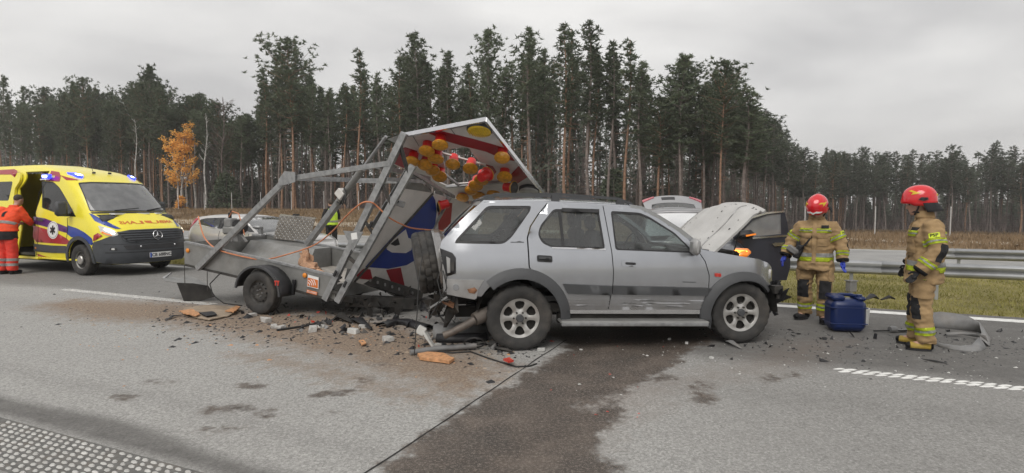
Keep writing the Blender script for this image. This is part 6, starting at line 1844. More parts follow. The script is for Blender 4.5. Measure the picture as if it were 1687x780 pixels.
q = MB(); q.box((-1.82, .0, .58), (.05, .03, .045), None, .01); q.build('side_lamp', MT['amber_side'], amb)
q = MB(); q.box((-1.9, 1.0, .30), (5.0, 1.5, .10)); q.tube([(WX, .1, .36), (WX, 1.9, .36)], .06, 8); q.tube([(WX - 3.665, .1, .36), (WX - 3.665, 1.9, .36)], .08, 8); q.build('chassis', MT['under_dark'], amb)
for x in (WX, WX - 3.665):
    for lf in (0, 1):
        o = steel_wheel(amb, (x, .125 if not lf else 1.875, .355), .355, .21, .235, 14)
        if lf: o.rotation_euler = (0, 0, PI)
        q = MB(); q.lathe([(.10, -.085), (.10, -.11), (.085, -.125), (.0001, -.125)], 20, 'Y'); q.build('hub_cover', MT['alloy'], o, True, 40)
        q = MB(); q.lathe([(.185, -.072), (.20, -.095), (.212, -.10), (.215, -.08)], 32, 'Y'); q.build('rim_ring', MT['alu_panel'], o, True, 40)
        q = MB(); ya = .02 if not lf else 1.60
        q.lathe([(.47, 0), (.47, .38)], 22, 'Y', (x, ya, .37), 0, PI); q.lathe([(.47, .38 if not lf else 0), (.0001, .38 if not lf else 0)], 22, 'Y', (x, ya, .37), 0, PI); q.build('wheel_housing', MT['under_dark'], amb)
        def arch_sf(u, v, C=x, lf=lf):
            p, n_ = amb_surf(*sc_(C + u, .37 + v, bool(lf))); return p, n_
        ap = arc(0, 0, .53, -8, 188, 18) + arc(0, 0, .45, 188, -8, 18)
        panel('arch_trim', ap if not lf else ap[::-1], arch_sf, MT['amb_grey'], amb, [], .022, .03, .08, flip=bool(lf))

# ================================================================== SILVER HATCHBACK beyond the trailer
hat = empty('silver_hatchback', (-8.3, 14.9, 0), TA, 'silver hatchback with red tail lamps standing behind the warning trailer', 'car')
HW = 1.66
def hin(x, z):
    y = interp([(.2, .05), (.5, .01), (.8, .0), (.9, .02), (1.0, .06), (1.25, .20), (1.34, .30)], z)
    if x > 2.9: y += .35 * ((x - 2.9) / .8) ** 2
    if x < .0: y += .20 * (-x / .35) ** 2
    return y
for lf in (0, 1):
    def S(x, z, lf=lf):
        p, n = num_surf(lambda u, v: (u, hin(u, v) if not lf else HW - hin(u, v), v))(x, z); return p, (n if not lf else -n)
    fl = bool(lf)
    low = [(-.30, .95), (-.33, .62), (-.28, .36), (.05, .30)] + arc(.45, .30, .34, 172, 8, 9) + [(.85, .26), (2.45, .26)] + arc(2.88, .30, .34, 172, 8, 9) + [(3.3, .30), (3.62, .34), (3.66, .55), (3.55, .70), (3.2, .80), (2.75, .87), (2.40, .90), (1.9, .93), (1.36, .955), (.58, 1.02), (.03, 1.085), (-.12, 1.10)]
    panel('body_side', low, S, MT['hatch_car'], hat, [], 0, .03, .12, flip=fl)
    grn = [(-.12, 1.105), (.03, 1.09), (.58, 1.024), (1.36, .958), (1.9, .934), (2.38, .905), (2.25, .985), (1.86, 1.165), (1.55, 1.275), (1.2, 1.315), (.976, 1.328), (.30, 1.318), (-.05, 1.285), (-.14, 1.2)]
    gw = rnd_poly([(.10, 1.115), (.58, 1.045), (1.36, .98), (1.9, .955), (2.22, .935), (2.0, 1.06), (1.63, 1.215), (1.3, 1.268), (.867, 1.282), (.30, 1.262), (.12, 1.225)], .03)
    panel('window_frame', grn, S, MT['hatch_car'], hat, [gw], 0, .03, .1, flip=fl)
    sg = panel('side_window', gw, S, MT['glass_car'], hat, [], -.005, .006, .12, flip=fl)
    panel('door_pillar', [(.86, 1.28), (1.0, 1.28), (1.02, 1.0), (.90, 1.01)], S, MT['plastic_black'], sg, [], .002, .006, .1, flip=fl)
    panel('tail_lamp', [(-.33, 1.0), (-.20, 1.16), (-.05, 1.26), (.04, 1.25), (.0, 1.17), (-.13, 1.04), (-.26, .95)], S, MT['tail_red'], hat, [], .008, .02, .06, flip=fl)
    panel('door_gap', [(1.0, .95), (1.012, .95), (.96, .32), (.948, .32)], S, MT['plastic_black'], hat, [], .004, .004, .1, flip=fl)
    panel('door_gap', [(2.02, .90), (2.032, .90), (2.05, .35), (2.038, .35)], S, MT['plastic_black'], hat, [], .004, .004, .1, flip=fl)
    q = MB(); q.box((1.95, -.09 if not lf else HW + .09, 1.0), (.10, .18, .12), None, .04); q.build('door_mirror', MT['hatch_car'], hat, True, 40)
    for x in (.45, 2.88):
        w_ = steel_wheel(hat, (x, .10 if not lf else HW - .10, .295), .295, .19, .19, 10)
        if lf: w_.rotation_euler = (0, 0, PI)
def sheet(nm, pts, mat, parent, ny=8, W_=HW, fin=hin, crown=.04, th=.02):
    V = []; F = []
    for (x, z) in pts:
        for j in range(ny + 1):
            t_ = j / ny; y0 = fin(x, z); V.append(Vector((x + crown * (1 - (2 * t_ - 1) ** 2) * (.5 if x > 1.5 else -.5), y0 + (W_ - 2 * y0) * t_, z + crown * (1 - (2 * t_ - 1) ** 2))))
    for i in range(len(pts) - 1):
        for j in range(ny): F.append((i * (ny + 1) + j, (i + 1) * (ny + 1) + j, (i + 1) * (ny + 1) + j + 1, i * (ny + 1) + j + 1))
    o = mk(nm, V, F, mat, parent, True); o.modifiers.new('t', 'SOLIDIFY').thickness = th; return o
sheet('roof', [(-.05, 1.285), (.3, 1.318), (.976, 1.328), (1.2, 1.315), (1.55, 1.275)], MT['hatch_car'], hat)
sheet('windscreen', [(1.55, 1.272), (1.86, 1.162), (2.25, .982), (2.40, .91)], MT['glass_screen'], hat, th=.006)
sheet('bonnet', [(2.38, .915), (2.75, .875), (3.2, .805), (3.5, .715)], MT['hatch_car'], hat)
sheet('front_end', [(3.5, .715), (3.64, .58), (3.66, .40), (3.55, .30)], MT['hatch_car'], hat, crown=.02)
sheet('tailgate', [(-.30, .40), (-.33, .62), (-.31, .95), (-.15, 1.10)], MT['hatch_car'], hat, crown=.03)
sheet('rear_window', [(-.15, 1.10), (-.10, 1.2), (-.05, 1.285)], MT['glass_dark'], hat, crown=.03, th=.006)
q = MB(); q.box((1.3, HW / 2, .40), (3.2, 1.4, .1)); q.build('floor', MT['under_dark'], hat)
for x in (.5, 1.3):
    for y in (.45, HW - .45):
        q = MB(); q.box((x, y, .80), (.14, .42, .6), Matrix.Rotation(R(-14), 3, 'Y'), .05); q.build('seat', MT['seat_cloth'], hat, True, 40)

# ================================================================== DARK CAR behind the off-roader
dk_o = Vector((2.85, 8.95, 0)); dfw = Vector((-.19, -.98, 0)).normalized()
dcar = empty('dark_car', dk_o, math.atan2(dfw.y, dfw.x), 'dark grey car facing us behind the raised bonnet, door and tailgate open', 'car')
# local: x forward (front at 0, tail at -4.4), y to its left = right in the picture
def loft(nm, st, mat, parent, smooth=True):
    """st: list of (x, [(y, z) ring])"""
    V = []; F = []; n = len(st[0][1])
    for (x, ring) in st:
        for (y, z) in ring: V.append(Vector((x, y, z)))
    for i in range(len(st) - 1):
        for k in range(n): F.append((i * n + k, i * n + (k + 1) % n, (i + 1) * n + (k + 1) % n, (i + 1) * n + k))
    F.append(tuple(range(n))); F.append(tuple((len(st) - 1) * n + k for k in range(n))[::-1])
    q = MB(); q.add(V, F); return q.build(nm, mat, parent, smooth, 35)
def ring(w_, z0, z1, r=.10, tuck=.04):
    return [(-w_ + r, z0), (w_ - r, z0), (w_ - tuck, z0 + r), (w_, (z0 + z1) / 2), (w_ - tuck * .5, z1 - r * .8), (w_ - r * 1.4, z1), (0, z1 + .03), (-w_ + r * 1.4, z1), (-w_ + tuck * .5, z1 - r * .8), (-w_, (z0 + z1) / 2), (-w_ + tuck, z0 + r)]
loft('body', [(0.02, ring(.70, .35, .62)), (-.06, ring(.80, .25, .78)), (-.25, ring(.87, .22, .88)), (-.8, ring(.90, .22, .97)), (-1.25, ring(.91, .22, 1.03)), (-2.5, ring(.91, .24, 1.02)), (-3.6, ring(.90, .26, 1.03)), (-4.3, ring(.84, .32, .98)), (-4.45, ring(.78, .42, .80))], MT['dark_car'], dcar)
cab = [(-1.15, .72, 1.04, 1.05), (-1.55, .70, 1.03, 1.27), (-1.95, .64, 1.03, 1.44), (-2.3, .60, 1.03, 1.49), (-3.2, .60, 1.03, 1.50), (-3.9, .60, 1.03, 1.47)]
V = []; F = []
for (x, w_, zb, zr) in cab:
    for j in range(9):
        t_ = -1 + j / 4; V.append(Vector((x + .07 * (1 - t_ * t_), w_ * t_, zr + .03 * (1 - t_ * t_))))
for i in range(len(cab) - 1):
    for j in range(8): F.append((i * 9 + j, (i + 1) * 9 + j, (i + 1) * 9 + j + 1, i * 9 + j + 1))
wsF = F[:16]; rfF = F[16:]
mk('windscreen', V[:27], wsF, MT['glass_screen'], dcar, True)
o = mk('roof', V[18:], [tuple(i - 18 for i in f_) for f_ in rfF], MT['dark_car_skylit'], dcar, True); o.modifiers.new('t', 'SOLIDIFY').thickness = .02
for sg in (-1, 1):
    q = MB(); P = [(-1.12, sg * .80, 1.03), (-1.55, sg * .72, 1.27), (-1.95, sg * .66, 1.44), (-2.4, sg * .62, 1.49), (-3.9, sg * .62, 1.47)]
    for a, b_ in zip(P, P[1:]): q.bar(a, b_, .05, .05)
    q.bar((-2.45, sg * .62, 1.48), (-2.5, sg * .86, 1.0), .08, .03); q.bar((-3.9, sg * .62, 1.46), (-4.2, sg * .82, 1.0), .10, .05); q.build('roof_frame', MT['dark_car'], dcar)
    q = MB(); q.box((-.18, sg * .70, .855), (.30, .27, .12), Matrix.Rotation(sg * R(-24), 3, 'Z') @ Matrix.Rotation(R(8), 3, 'Y'), .045); h_ = q.build('headlight', MT['turn_dim' if sg > 0 else 'lamp_clear'], dcar, True, 40)
    if sg > 0:
        q = MB(); q.bar((-.05, .60, .90), (-.10, .78, .885), .03, .035); q.bar((-.055, .60, .90), (-.03, .66, .835), .025, .03); q.build('turn_indicator', MT['turn_glow'], h_)
    for x in (-.85, -3.55):
        w_ = steel_wheel(dcar, (x, sg * .80, .33), .33, .21, .2, 10); w_.rotation_euler = (0, 0, PI if sg > 0 else 0)
q = MB(); q.box((.0, 0, .60), (.06, .95, .20), None, .02); q.build('grille', MT['plastic_black'], dcar)
q = MB(); q.box((-2.0, 0, .50), (2.6, 1.5, .1)); q.box((-1.5, 0, 1.0), (.35, 1.4, .12)); q.build('interior', MT['dash'], dcar)
for y in (-.38, .38):
    q = MB(); q.box((-2.35, y, .95), (.16, .46, .7), Matrix.Rotation(R(-12), 3, 'Y'), .05); q.box((-2.45, y, 1.36), (.1, .25, .17), None, .03); q.build('seat', MT['seat_cloth'], dcar, True, 40)
# open driver's door, seen from outside
DP = Plane(at_depth(1214, 375, 10.0), at_depth(1296, 370, 9.75), at_depth(1214, 461, 10.0))
win = [(1226, 378), (1240, 364), (1263, 355), (1286, 352), (1287, 386), (1243, 390), (1228, 390)]
dd = ad(DP.panel('open_door', [(1212, 377), (1224, 368), (1238, 358), (1262, 351), (1292, 348), (1297, 366), (1302, 400), (1302, 440), (1296, 462), (1214, 464)], MT['dark_car'], 0, .05, None, [win], .1), dcar)
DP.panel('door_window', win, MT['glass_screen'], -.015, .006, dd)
DP.panel('chrome_frame', [(1214, 377), (1224, 367), (1238, 357), (1262, 350), (1292, 347), (1292, 350), (1263, 353), (1240, 360), (1226, 370), (1217, 379)], MT['chrome'], .010, .012, dd)
DP.panel('chrome_strip', [(1240, 391), (1298, 387), (1298, 390), (1240, 394)], MT['chrome'], .010, .012, dd)
DP.panel('door_handle', [(1272, 402), (1276, 400), (1290, 400), (1293, 402), (1290, 405), (1276, 406)], MT['chrome'], .03, .02, dd)
M_ = Matrix.Translation(DP.pt(1228, 387, .13)); rx = DP.u
q = MB(); q.box((0, 0, 0), (.30, .16, .15), Matrix.Rotation(R(-6), 3, 'Y'), .06); mr_ = q.build('door_mirror', MT['plastic_black'], dd, True, 40, M=M_)
q = MB(); q.box((.06, -.085, .0), (.17, .01, .028), Matrix.Rotation(R(-10), 3, 'Y')); q.build('mirror_indicator', MT['turn_dim'], mr_, M=M_)
q = MB(); q.box((-.10, .09, -.03), (.08, .12, .06)); q.build('mirror_arm', MT['plastic_black'], mr_, M=M_)
# raised tailgate: outer skin up, lamps at its free edge
def tgs(u, v):   # u across 0..1 (picture left to right), v 0 hinge .. 1 free edge
    y = -.60 + 1.20 * u; yw = y * (1 + .12 * v)
    return Vector((-3.95 - .80 * v - .05 * (1 - (2 * u - 1) ** 2), yw, 1.50 + .29 * v - .06 * abs(2 * u - 1) ** 2.5 * (.4 + v) + .04 * (1 - (2 * u - 1) ** 2)))
def tgn(u, v):
    p, n = num_surf(tgs)(u, v); return p, (n if n.z > 0 else -n)
tgw = [(.10, .06), (.90, .06), (.87, .42), (.13, .42)]
tg2 = panel('raised_tailgate', [(0, 0), (1, 0), (1, 1), (0, 1)], tgn, MT['dark_car_skylit'], dcar, [tgw], 0, .05, .1)
panel('rear_window', tgw, tgn, MT['glass_dark'], tg2, [], -.005, .006, .1)
panel('tail_lamp', [(.0, .80), (.20, .92), (.20, 1.0), (.0, 1.0)], tgn, MT['tail_red'], tg2, [], .012, .03, .08); panel('tail_lamp', [(.80, .92), (1, .80), (1, 1), (.80, 1)], tgn, MT['tail_red'], tg2, [], .012, .03, .08)
panel('plate_recess', [(.32, .66), (.55, .66), (.55, .86), (.32, .86)], tgn, MT['plastic_black'], tg2, [], .006, .01, .1)
# ================================================================== PEOPLE
def ell(q, rings, n=20):
    """rings: (center, rx, ry) horizontal ellipses"""
    V = []; F = []
    for (c, rx, ry) in rings:
        for k in range(n):
            a = 2 * PI * k / n; V.append(Vector(c) + Vector((rx * math.cos(a), ry * math.sin(a), 0)))
    m = len(rings)
    for i in range(m - 1):
        for k in range(n): F.append((i * n + k, i * n + (k + 1) % n, (i + 1) * n + (k + 1) % n, (i + 1) * n + k))
    F.append(tuple(range(n - 1, -1, -1))); F.append(tuple((m - 1) * n + k for k in range(n)))
    q.add(V, F)
def blob(name, q, mat, parent, vox=.014, smooth=3, wr=0.0, ws_=9.0, seed=0.0, M=None):
    """one continuous surface from overlapping closed shapes"""
    o = q.build(name + '_raw', mat, None)
    md = o.modifiers.new('r', 'REMESH'); md.mode = 'VOXEL'; md.voxel_size = vox; md.use_smooth_shade = True
    if smooth:
        ms = o.modifiers.new('s', 'SMOOTH'); ms.iterations = smooth; ms.factor = .5
    dg = bpy.context.evaluated_depsgraph_get(); dg.update()
    me = bpy.data.meshes.new_from_object(o.evaluated_get(dg))
    bpy.data.objects.remove(o)
    me.name = name
    if wr:
        nv = [v.normal.copy() for v in me.vertices]
        for v, n in zip(me.vertices, nv):
            p = v.co
            k = mnoise.noise(Vector((p.x * ws_, p.y * ws_, p.z * ws_ * 1.7 + seed))) + .55 * mnoise.noise(Vector((p.x * ws_ * 2.2 + seed, p.y * ws_ * 2.2, p.z * ws_ * 3.6)))
            r_ = 1 - abs(mnoise.noise(Vector((p.x * ws_ * .8 + 7, p.y * ws_ * .8, p.z * ws_ * 2.0 + seed)))) * 2
            v.co = p + n * (wr * k + wr * .7 * max(-.5, r_) - wr * .3)
    if M is not None: me.transform(M)
    me.materials.clear(); me.materials.append(mat)
    me.polygons.foreach_set('use_smooth', [True] * len(me.polygons))
    return link(bpy.data.objects.new(name, me), parent)
def band(src, p, d, w_, mat, name, near, off=.006):
    """a strip of cloth following src between two planes, near = (a, b, radius)"""
    p = Vector(p); d = Vector(d).normalized(); a, b_ = Vector(near[0]), Vector(near[1])
    bm = bmesh.new(); bm.from_mesh(src.data)
    for s_ in (-1, 1):
        bmesh.ops.bisect_plane(bm, geom=bm.verts[:] + bm.edges[:] + bm.faces[:], plane_co=p + d * s_ * w_ / 2, plane_no=d * s_, clear_outer=True)
    ab = b_ - a; L2 = ab.length_squared; kill = []
    for f in bm.faces:
        c = f.calc_center_median(); t_ = max(0, min(1, (c - a).dot(ab) / L2)) if L2 > 0 else 0
        if (c - (a + ab * t_)).length > near[2]: kill.append(f)
    bmesh.ops.delete(bm, geom=kill, context='FACES')
    bm.normal_update()
    for v in bm.verts: v.co += v.normal * off
    ext = bmesh.ops.extrude_face_region(bm, geom=bm.faces[:])
    nv = [g for g in ext['geom'] if isinstance(g, bmesh.types.BMVert)]
    me = bpy.data.meshes.new(name); 
    bm.normal_update()
    bm.to_mesh(me); bm.free(); me.materials.append(mat)
    me.polygons.foreach_set('use_smooth', [True] * len(me.polygons))
    return link(bpy.data.objects.new(name, me), src)
def bvh(o): 
    me = o.data
    return BVHTree.FromPolygons([v.co.copy() for v in me.vertices], [tuple(p.vertices) for p in me.polygons])
def patch(src, tree, c, n, up, w_, h_, mat, name, off=.006, poly=None, text=None, tmat=None, tsize=.03, res=.02):
    """flat print laid on src, seen from direction n"""
    c, n = Vector(c), Vector(n).normalized(); up = Vector(up); up = (up - n * up.dot(n)).normalized(); rt = up.cross(n)
    def sf(u, v):
        o_ = c + rt * u + up * v + n * .5
        h = tree.ray_cast(o_, -n)
        p = h[0] if h[0] is not None else c + rt * u + up * v
        return p, n
    pl = poly or [(-w_ / 2, -h_ / 2), (w_ / 2, -h_ / 2), (w_ / 2, h_ / 2), (-w_ / 2, h_ / 2)]
    o = panel(name, pl, sf, mat, src, [], off, .005, res)
    if text: lettering('lettering', text, tsize, sf, tmat, o, (0, 0), off + .003, 1.15, .001)
    return o
def glove(wr_, el, mat, parent, name, curl=.5, thumb=(1, 0, 0), s=1.0, vox=.007):
    wr_, el = Vector(wr_), Vector(el); d = (wr_ - el).normalized(); th = Vector(thumb); th = (th - d * th.dot(d)).normalized(); sd = d.cross(th)
    q = MB(); c = wr_ + d * .05 * s
    q.tube([wr_ - d * .02, wr_ + d * .01, wr_ + d * .05 * s, wr_ + d * .095 * s], [.030 * s, .032 * s, .042 * s, .036 * s], 12, True, .55)
    for k, (l, off) in enumerate(((.072, .030), (.082, .011), (.078, -.009), (.062, -.028))):
        b0 = wr_ + d * .088 * s + th * off * s; m = b0 + d * l * .45 * s + sd * (-.012 * curl * 2) * s; e = m + (d * (1 - curl) - sd * curl * .9).normalized() * l * .55 * s
        q.tube([b0 - d * .02, b0, m, e], [.0105 * s, .0105 * s, .0098 * s, .0085 * s], 8)
    b0 = wr_ + d * .03 * s + th * .030 * s; m = b0 + (d * .6 + th * .7).normalized() * .035 * s; e = m + (d * .95 + th * .1 - sd * .25).normalized() * .035 * s
    q.tube([b0 - th * .015, b0, m, e], [.013 * s, .013 * s, .0115 * s, .0095 * s], 8)
    return blob(name, q, mat, parent, vox, 2)
DEF = dict(pelvis=(0, 0, .95), chest=(0, 0, 1.30), neck=(.0, 0, 1.50), head=(.03, 0, 1.64), tilt=0.0, turn=0.0,
           shL=(0, .19, 1.42), elL=(-.03, .27, 1.14), wrL=(.05, .27, .90), shR=(0, -.19, 1.42), elR=(-.03, -.27, 1.14), wrR=(.05, -.27, .90),
           hipL=(0, .095, .93), knL=(.02, .11, .50), anL=(-.01, .12, .10), toL=(.17, .15, .045), hipR=(0, -.095, .93), knR=(.02, -.11, .50), anR=(-.01, -.12, .10), toR=(.17, -.15, .045))
def person(name, loc, rz, label, J, vox=.013):
    e = empty(name, loc, rz, label, 'person')
    J = {k: (Vector(v) if isinstance(v, tuple) else v) for k, v in {**DEF, **J}.items()}
    HM = Matrix.Translation(J['head']) @ Matrix.Rotation(J['turn'], 4, 'Z') @ Matrix.Rotation(J['tilt'], 4, 'Y')
    q = MB()
    # head: skull, jaw, nose, brow, lips, ears
    hq = MB(); hq.sphere((-.008, 0, .035), (.098, .076, .095), 18, 12); ell(hq, [((.022, 0, -.112), .045, .035), ((.020, 0, -.10), .064, .050), ((.018, 0, -.06), .074, .062), ((.012, 0, -.01), .086, .070), ((.0, 0, .04), .092, .074)])
    hq.tube([(.092, 0, .022), (.108, 0, -.012), (.116, 0, -.030), (.096, 0, -.040)], [.011, .014, .017, .012], 8); hq.tube([(.082, -.04, .030), (.097, 0, .034), (.082, .04, .030)], .012, 6); hq.tube([(.074, -.028, -.068), (.094, 0, -.066), (.074, .028, -.068)], .010, 6); hq.sphere((.072, 0, -.100), (.022, .024, .018), 8, 6)
    for s_ in (-1, 1): hq.sphere((-.005, s_ * .078, -.005), (.022, .012, .032), 8, 6)
    q.add([HM @ v for v in hq.v], hq.f)
    ell(q, [(J['neck'] + Vector((0, 0, -.06)), .075, .085), (J['neck'].lerp(J['head'], .3), .058, .060), (J['head'] + Vector((-.015, 0, -.06)), .056, .055)])
    pc, cc = J['pelvis'], J['chest']
    ell(q, [(pc + Vector((0, 0, -.10)), .09, .12), (pc, .11, .155), (pc.lerp(cc, .5), .10, .135), (cc, .115, .16), (J['neck'] + Vector((0, 0, -.10)), .09, .15), (J['neck'] + Vector((0, 0, -.03)), .06, .08)])
    for s_ in 'LR':
        q.tube([J['chest'].lerp(J['sh' + s_], .6), J['sh' + s_], J['el' + s_], J['wr' + s_]], [.055, .058, .044, .030], 10)
        d = (J['wr' + s_] - J['el' + s_]).normalized(); q.tube([J['wr' + s_], J['wr' + s_] + d * .05, J['wr' + s_] + d * .10], [.028, .034, .026], 8, True, .55)
        q.tube([J['hip' + s_], J['kn' + s_], J['an' + s_]], [.085, .058, .042], 10); q.tube([J['an' + s_] + Vector((0, 0, -.02)), J['an' + s_].lerp(J['to' + s_], .5) + Vector((0, 0, -.01)), J['to' + s_]], [.042, .040, .032], 8)
    body = blob('body', q, MT['skin'], e, vox, 2)
    for s_ in (-1, 1):
        q = MB(); q.sphere(HM @ Vector((.086, s_ * .031, .008)), .0095, 8, 6); q.build('eye', MT['black_print'], e, True, 60)
        q = MB(); q.tube([HM @ Vector((.094, s_ * .014, .034)), HM @ Vector((.096, s_ * .032, .040)), HM @ Vector((.084, s_ * .052, .034))], .005, 6); q.build('eyebrow', MT['hair'], e, True, 60)
    e['_j'] = 0
    del e['_j']
    return e, J, HM
def coat(J, arm=(.086, .075, .062), bulk=1.0, hem=-.13, flare=1.0, collar=True):
    q = MB(); pc, cc, nk = J['pelvis'], J['chest'], J['neck']
    def at(f): return pc.lerp(cc, f)
    rings = [(pc + Vector((.01, 0, hem)), .178 * bulk * flare, .225 * bulk * flare), (pc + Vector((.01, 0, hem * .4)), .172 * bulk, .215 * bulk), (at(.15), .160 * bulk, .200 * bulk), (at(.5), .162 * bulk, .198 * bulk), (at(.85), .165 * bulk, .212 * bulk), (cc.lerp(nk, .30), .155 * bulk, .215 * bulk), (cc.lerp(nk, .62), .124, .165), (cc.lerp(nk, .84), .10, .115), (nk + Vector((0, 0, .02)), .085, .092)]
    if collar: rings += [(nk + Vector((.008, 0, .06)), .088, .090)]
    ell(q, rings)
    for s_ in 'LR':
        sh, el, wr_ = J['sh' + s_], J['el' + s_], J['wr' + s_]
        q.tube([cc.lerp(sh, .55) + Vector((0, 0, .03)), sh, sh.lerp(el, .5), el, el.lerp(wr_, .5), wr_, wr_ + (wr_ - el).normalized() * .015], [arm[0] * .95, arm[0] * 1.05, arm[0], arm[1], arm[1] * .95, arm[2], arm[2]], 14)
    return q
def slacks(J, r=(.112, .094, .086), top=.08):
    q = MB(); pc = J['pelvis']
    ell(q, [(pc + Vector((0, 0, top)), .135, .165), (pc, .140, .178), (pc + Vector((0, 0, -.08)), .138, .182), (pc + Vector((0, 0, -.13)), .11, .16)])
    for s_ in 'LR':
        h_, k_, a_ = J['hip' + s_], J['kn' + s_], J['an' + s_]
        q.tube([h_ + Vector((0, 0, -.02)), h_.lerp(k_, .5), k_, k_.lerp(a_, .5), a_ + Vector((0, 0, .03)), a_ + Vector((0, 0, -.015))], [r[0], r[0] * .96, r[1], r[1] * .98, r[2] * 1.05, r[2]], 16)
    return q
def boots(J, e, mat, sole='plastic_black', s=1.0, name='boot'):
    for s_ in 'LR':
        a_, t_ = J['an' + s_], J['to' + s_]; d = Vector((t_.x - a_.x, t_.y - a_.y, 0)).normalized(); q = MB()
        q.tube([a_ + Vector((0, 0, .10)), a_ + Vector((0, 0, .02)), a_ - d * .02 + Vector((0, 0, -.04))], [.056 * s, .056 * s, .050 * s], 12)
        b0 = Vector((a_.x, a_.y, .05)); q.tube([b0 - d * .065, b0 - d * .03, b0 + d * .06, b0 + d * .14, b0 + d * .19], [.032, .046, .050, .050, .030], 12, True, .85)
        b = blob(name, q, mat, e, .010, 3)
        q = MB(); pts = []
        for k in range(20):
            an = 2 * PI * k / 20; L = .145 if math.cos(an) > 0 else .10; w_ = .054 if math.cos(an) > 0 else .044
            pts.append(b0 + d * (.045 + L * math.cos(an)) + Vector((-d.y, d.x, 0)) * w_ * math.sin(an))
        V = [Vector((p.x, p.y, .0)) for p in pts] + [Vector((p.x, p.y, .028)) for p in pts]
        band(b, b0 + d * .185, d, .06, MT['plastic_black'], 'toe_cap', (b0 + d * .1, b0 + d * .2, .09), .003); band(b, b0 - d * .06, d, .05, MT['plastic_black'], 'heel_cap', (b0 - d * .05, b0, .09), .003)
        q.add(V, [tuple(range(19, -1, -1)), tuple(range(20, 40))] + [(k, (k + 1) % 20, 20 + (k + 1) % 20, 20 + k) for k in range(20)]); q.build('sole', MT[sole], b)
def helmet(e, HM, front_white=False):
    V = []; F = []; n = 32; m = 11
    for i in range(m + 1):
        t_ = i / m; th = t_ * R(104)
        for k in range(n):
            a = 2 * PI * k / n; rx = .162 if math.cos(a) > 0 else .172; ry = .134
            p = Vector((rx * math.sin(th) * math.cos(a), ry * math.sin(th) * math.sin(a), .150 * math.cos(th) + .02))
            if t_ > .80:
                u = (t_ - .80) / .2
                p.x += .020 * u * max(0, math.cos(a)); p.z -= .055 * u * max(0, -math.cos(a)) ** 1.2 + .045 * u * abs(math.sin(a)) ** 2 * (1 if math.cos(a) < .5 else .4)
            p.z += .010 * max(0, math.cos(2 * a) if abs(math.sin(a)) < .3 else 0) * math.sin(th)
            V.append(p)
    for i in range(m):
        for k in range(n): F.append((i * n + k, (i + 1) * n + k, (i + 1) * n + (k + 1) % n, i * n + (k + 1) % n))
    M = HM @ Matrix.Translation((-.01, 0, .045))
    q = MB(); q.add(V, F); o = q.build('helmet', MT['helmet_red'], e, True, 50, M=M)
    tree = bvh(o)
    o.modifiers.new('t', 'SOLIDIFY').thickness = .006
    M3 = M.to_3x3()
    for s_ in (-1, 1):
        nn = M3 @ Vector((.25, s_, .25)); c = M @ Vector((.055, s_ * .13, .085))
        patch(o, tree, c, nn, M3 @ Vector((0, 0, 1)), 0, 0, MT['lamp_yellow'], 'yellow_flash', .005, poly=[(-s_ * .055, .040), (-s_ * .025, .045), (s_ * .02, .015), (s_ * .065, .0), (s_ * .02, -.010), (-s_ * .03, -.012), (-s_ * .01, .012)][::(1 if s_ > 0 else -1)][::-1])
        nn = M3 @ Vector((-.15, s_, 0)); c = M @ Vector((-.02, s_ * .134, .010))
        patch(o, tree, c, nn, M3 @ Vector((0, 0, 1)), 0, 0, MT['plastic_black'], 'side_fitting', .012, poly=[(-.045, .0), (-.015, .022), (.045, .012), (.05, -.012), (.0, -.022)])
        q = MB(); q.tube([M @ Vector((.01, s_ * .115, -.02)), M @ Vector((.03, s_ * .09, -.09)), M @ Vector((.06, s_ * .035, -.155))], .009, 6); q.build('chin_strap', MT['plastic_black'], o, True, 60)
    if front_white:
        nn = M3 @ Vector((1, 0, .10)); c = M @ Vector((.15, 0, .03))
        patch(o, tree, c, nn, M3 @ Vector((0, 0, 1)), 0, 0, MT['white_print'], 'front_badge', .006, poly=[(-.10, -.020), (-.085, -.028), (-.03, -.012), (0, -.03), (.03, -.012), (.085, -.028), (.10, -.020), (.04, .008), (0, -.006), (-.04, .008)])
    patch(o, tree, M @ Vector((-.16, 0, .04)), M3 @ Vector((-1, 0, .2)), M3 @ Vector((0, 0, 1)), .09, .022, MT['lamp_yellow'], 'rear_flash', .005)
    # leather neck guard
    V = []; F = []
    for i in range(5):
        for k in range(13):
            a = R(95 + 170 * k / 12); r_ = 1.0 + .14 * i / 4
            V.append(M @ Vector((.155 * r_ * math.cos(a) - .028 * i / 4, .125 * r_ * math.sin(a), -.035 - .105 * i / 4)))
    for i in range(4):
        for k in range(12): F.append((i * 13 + k, i * 13 + k + 1, (i + 1) * 13 + k + 1, (i + 1) * 13 + k))
    g = mk('neck_guard', V, F, MT['cloth_black'], o, True); g.modifiers.new('t', 'SOLIDIFY').thickness = .008
    return o
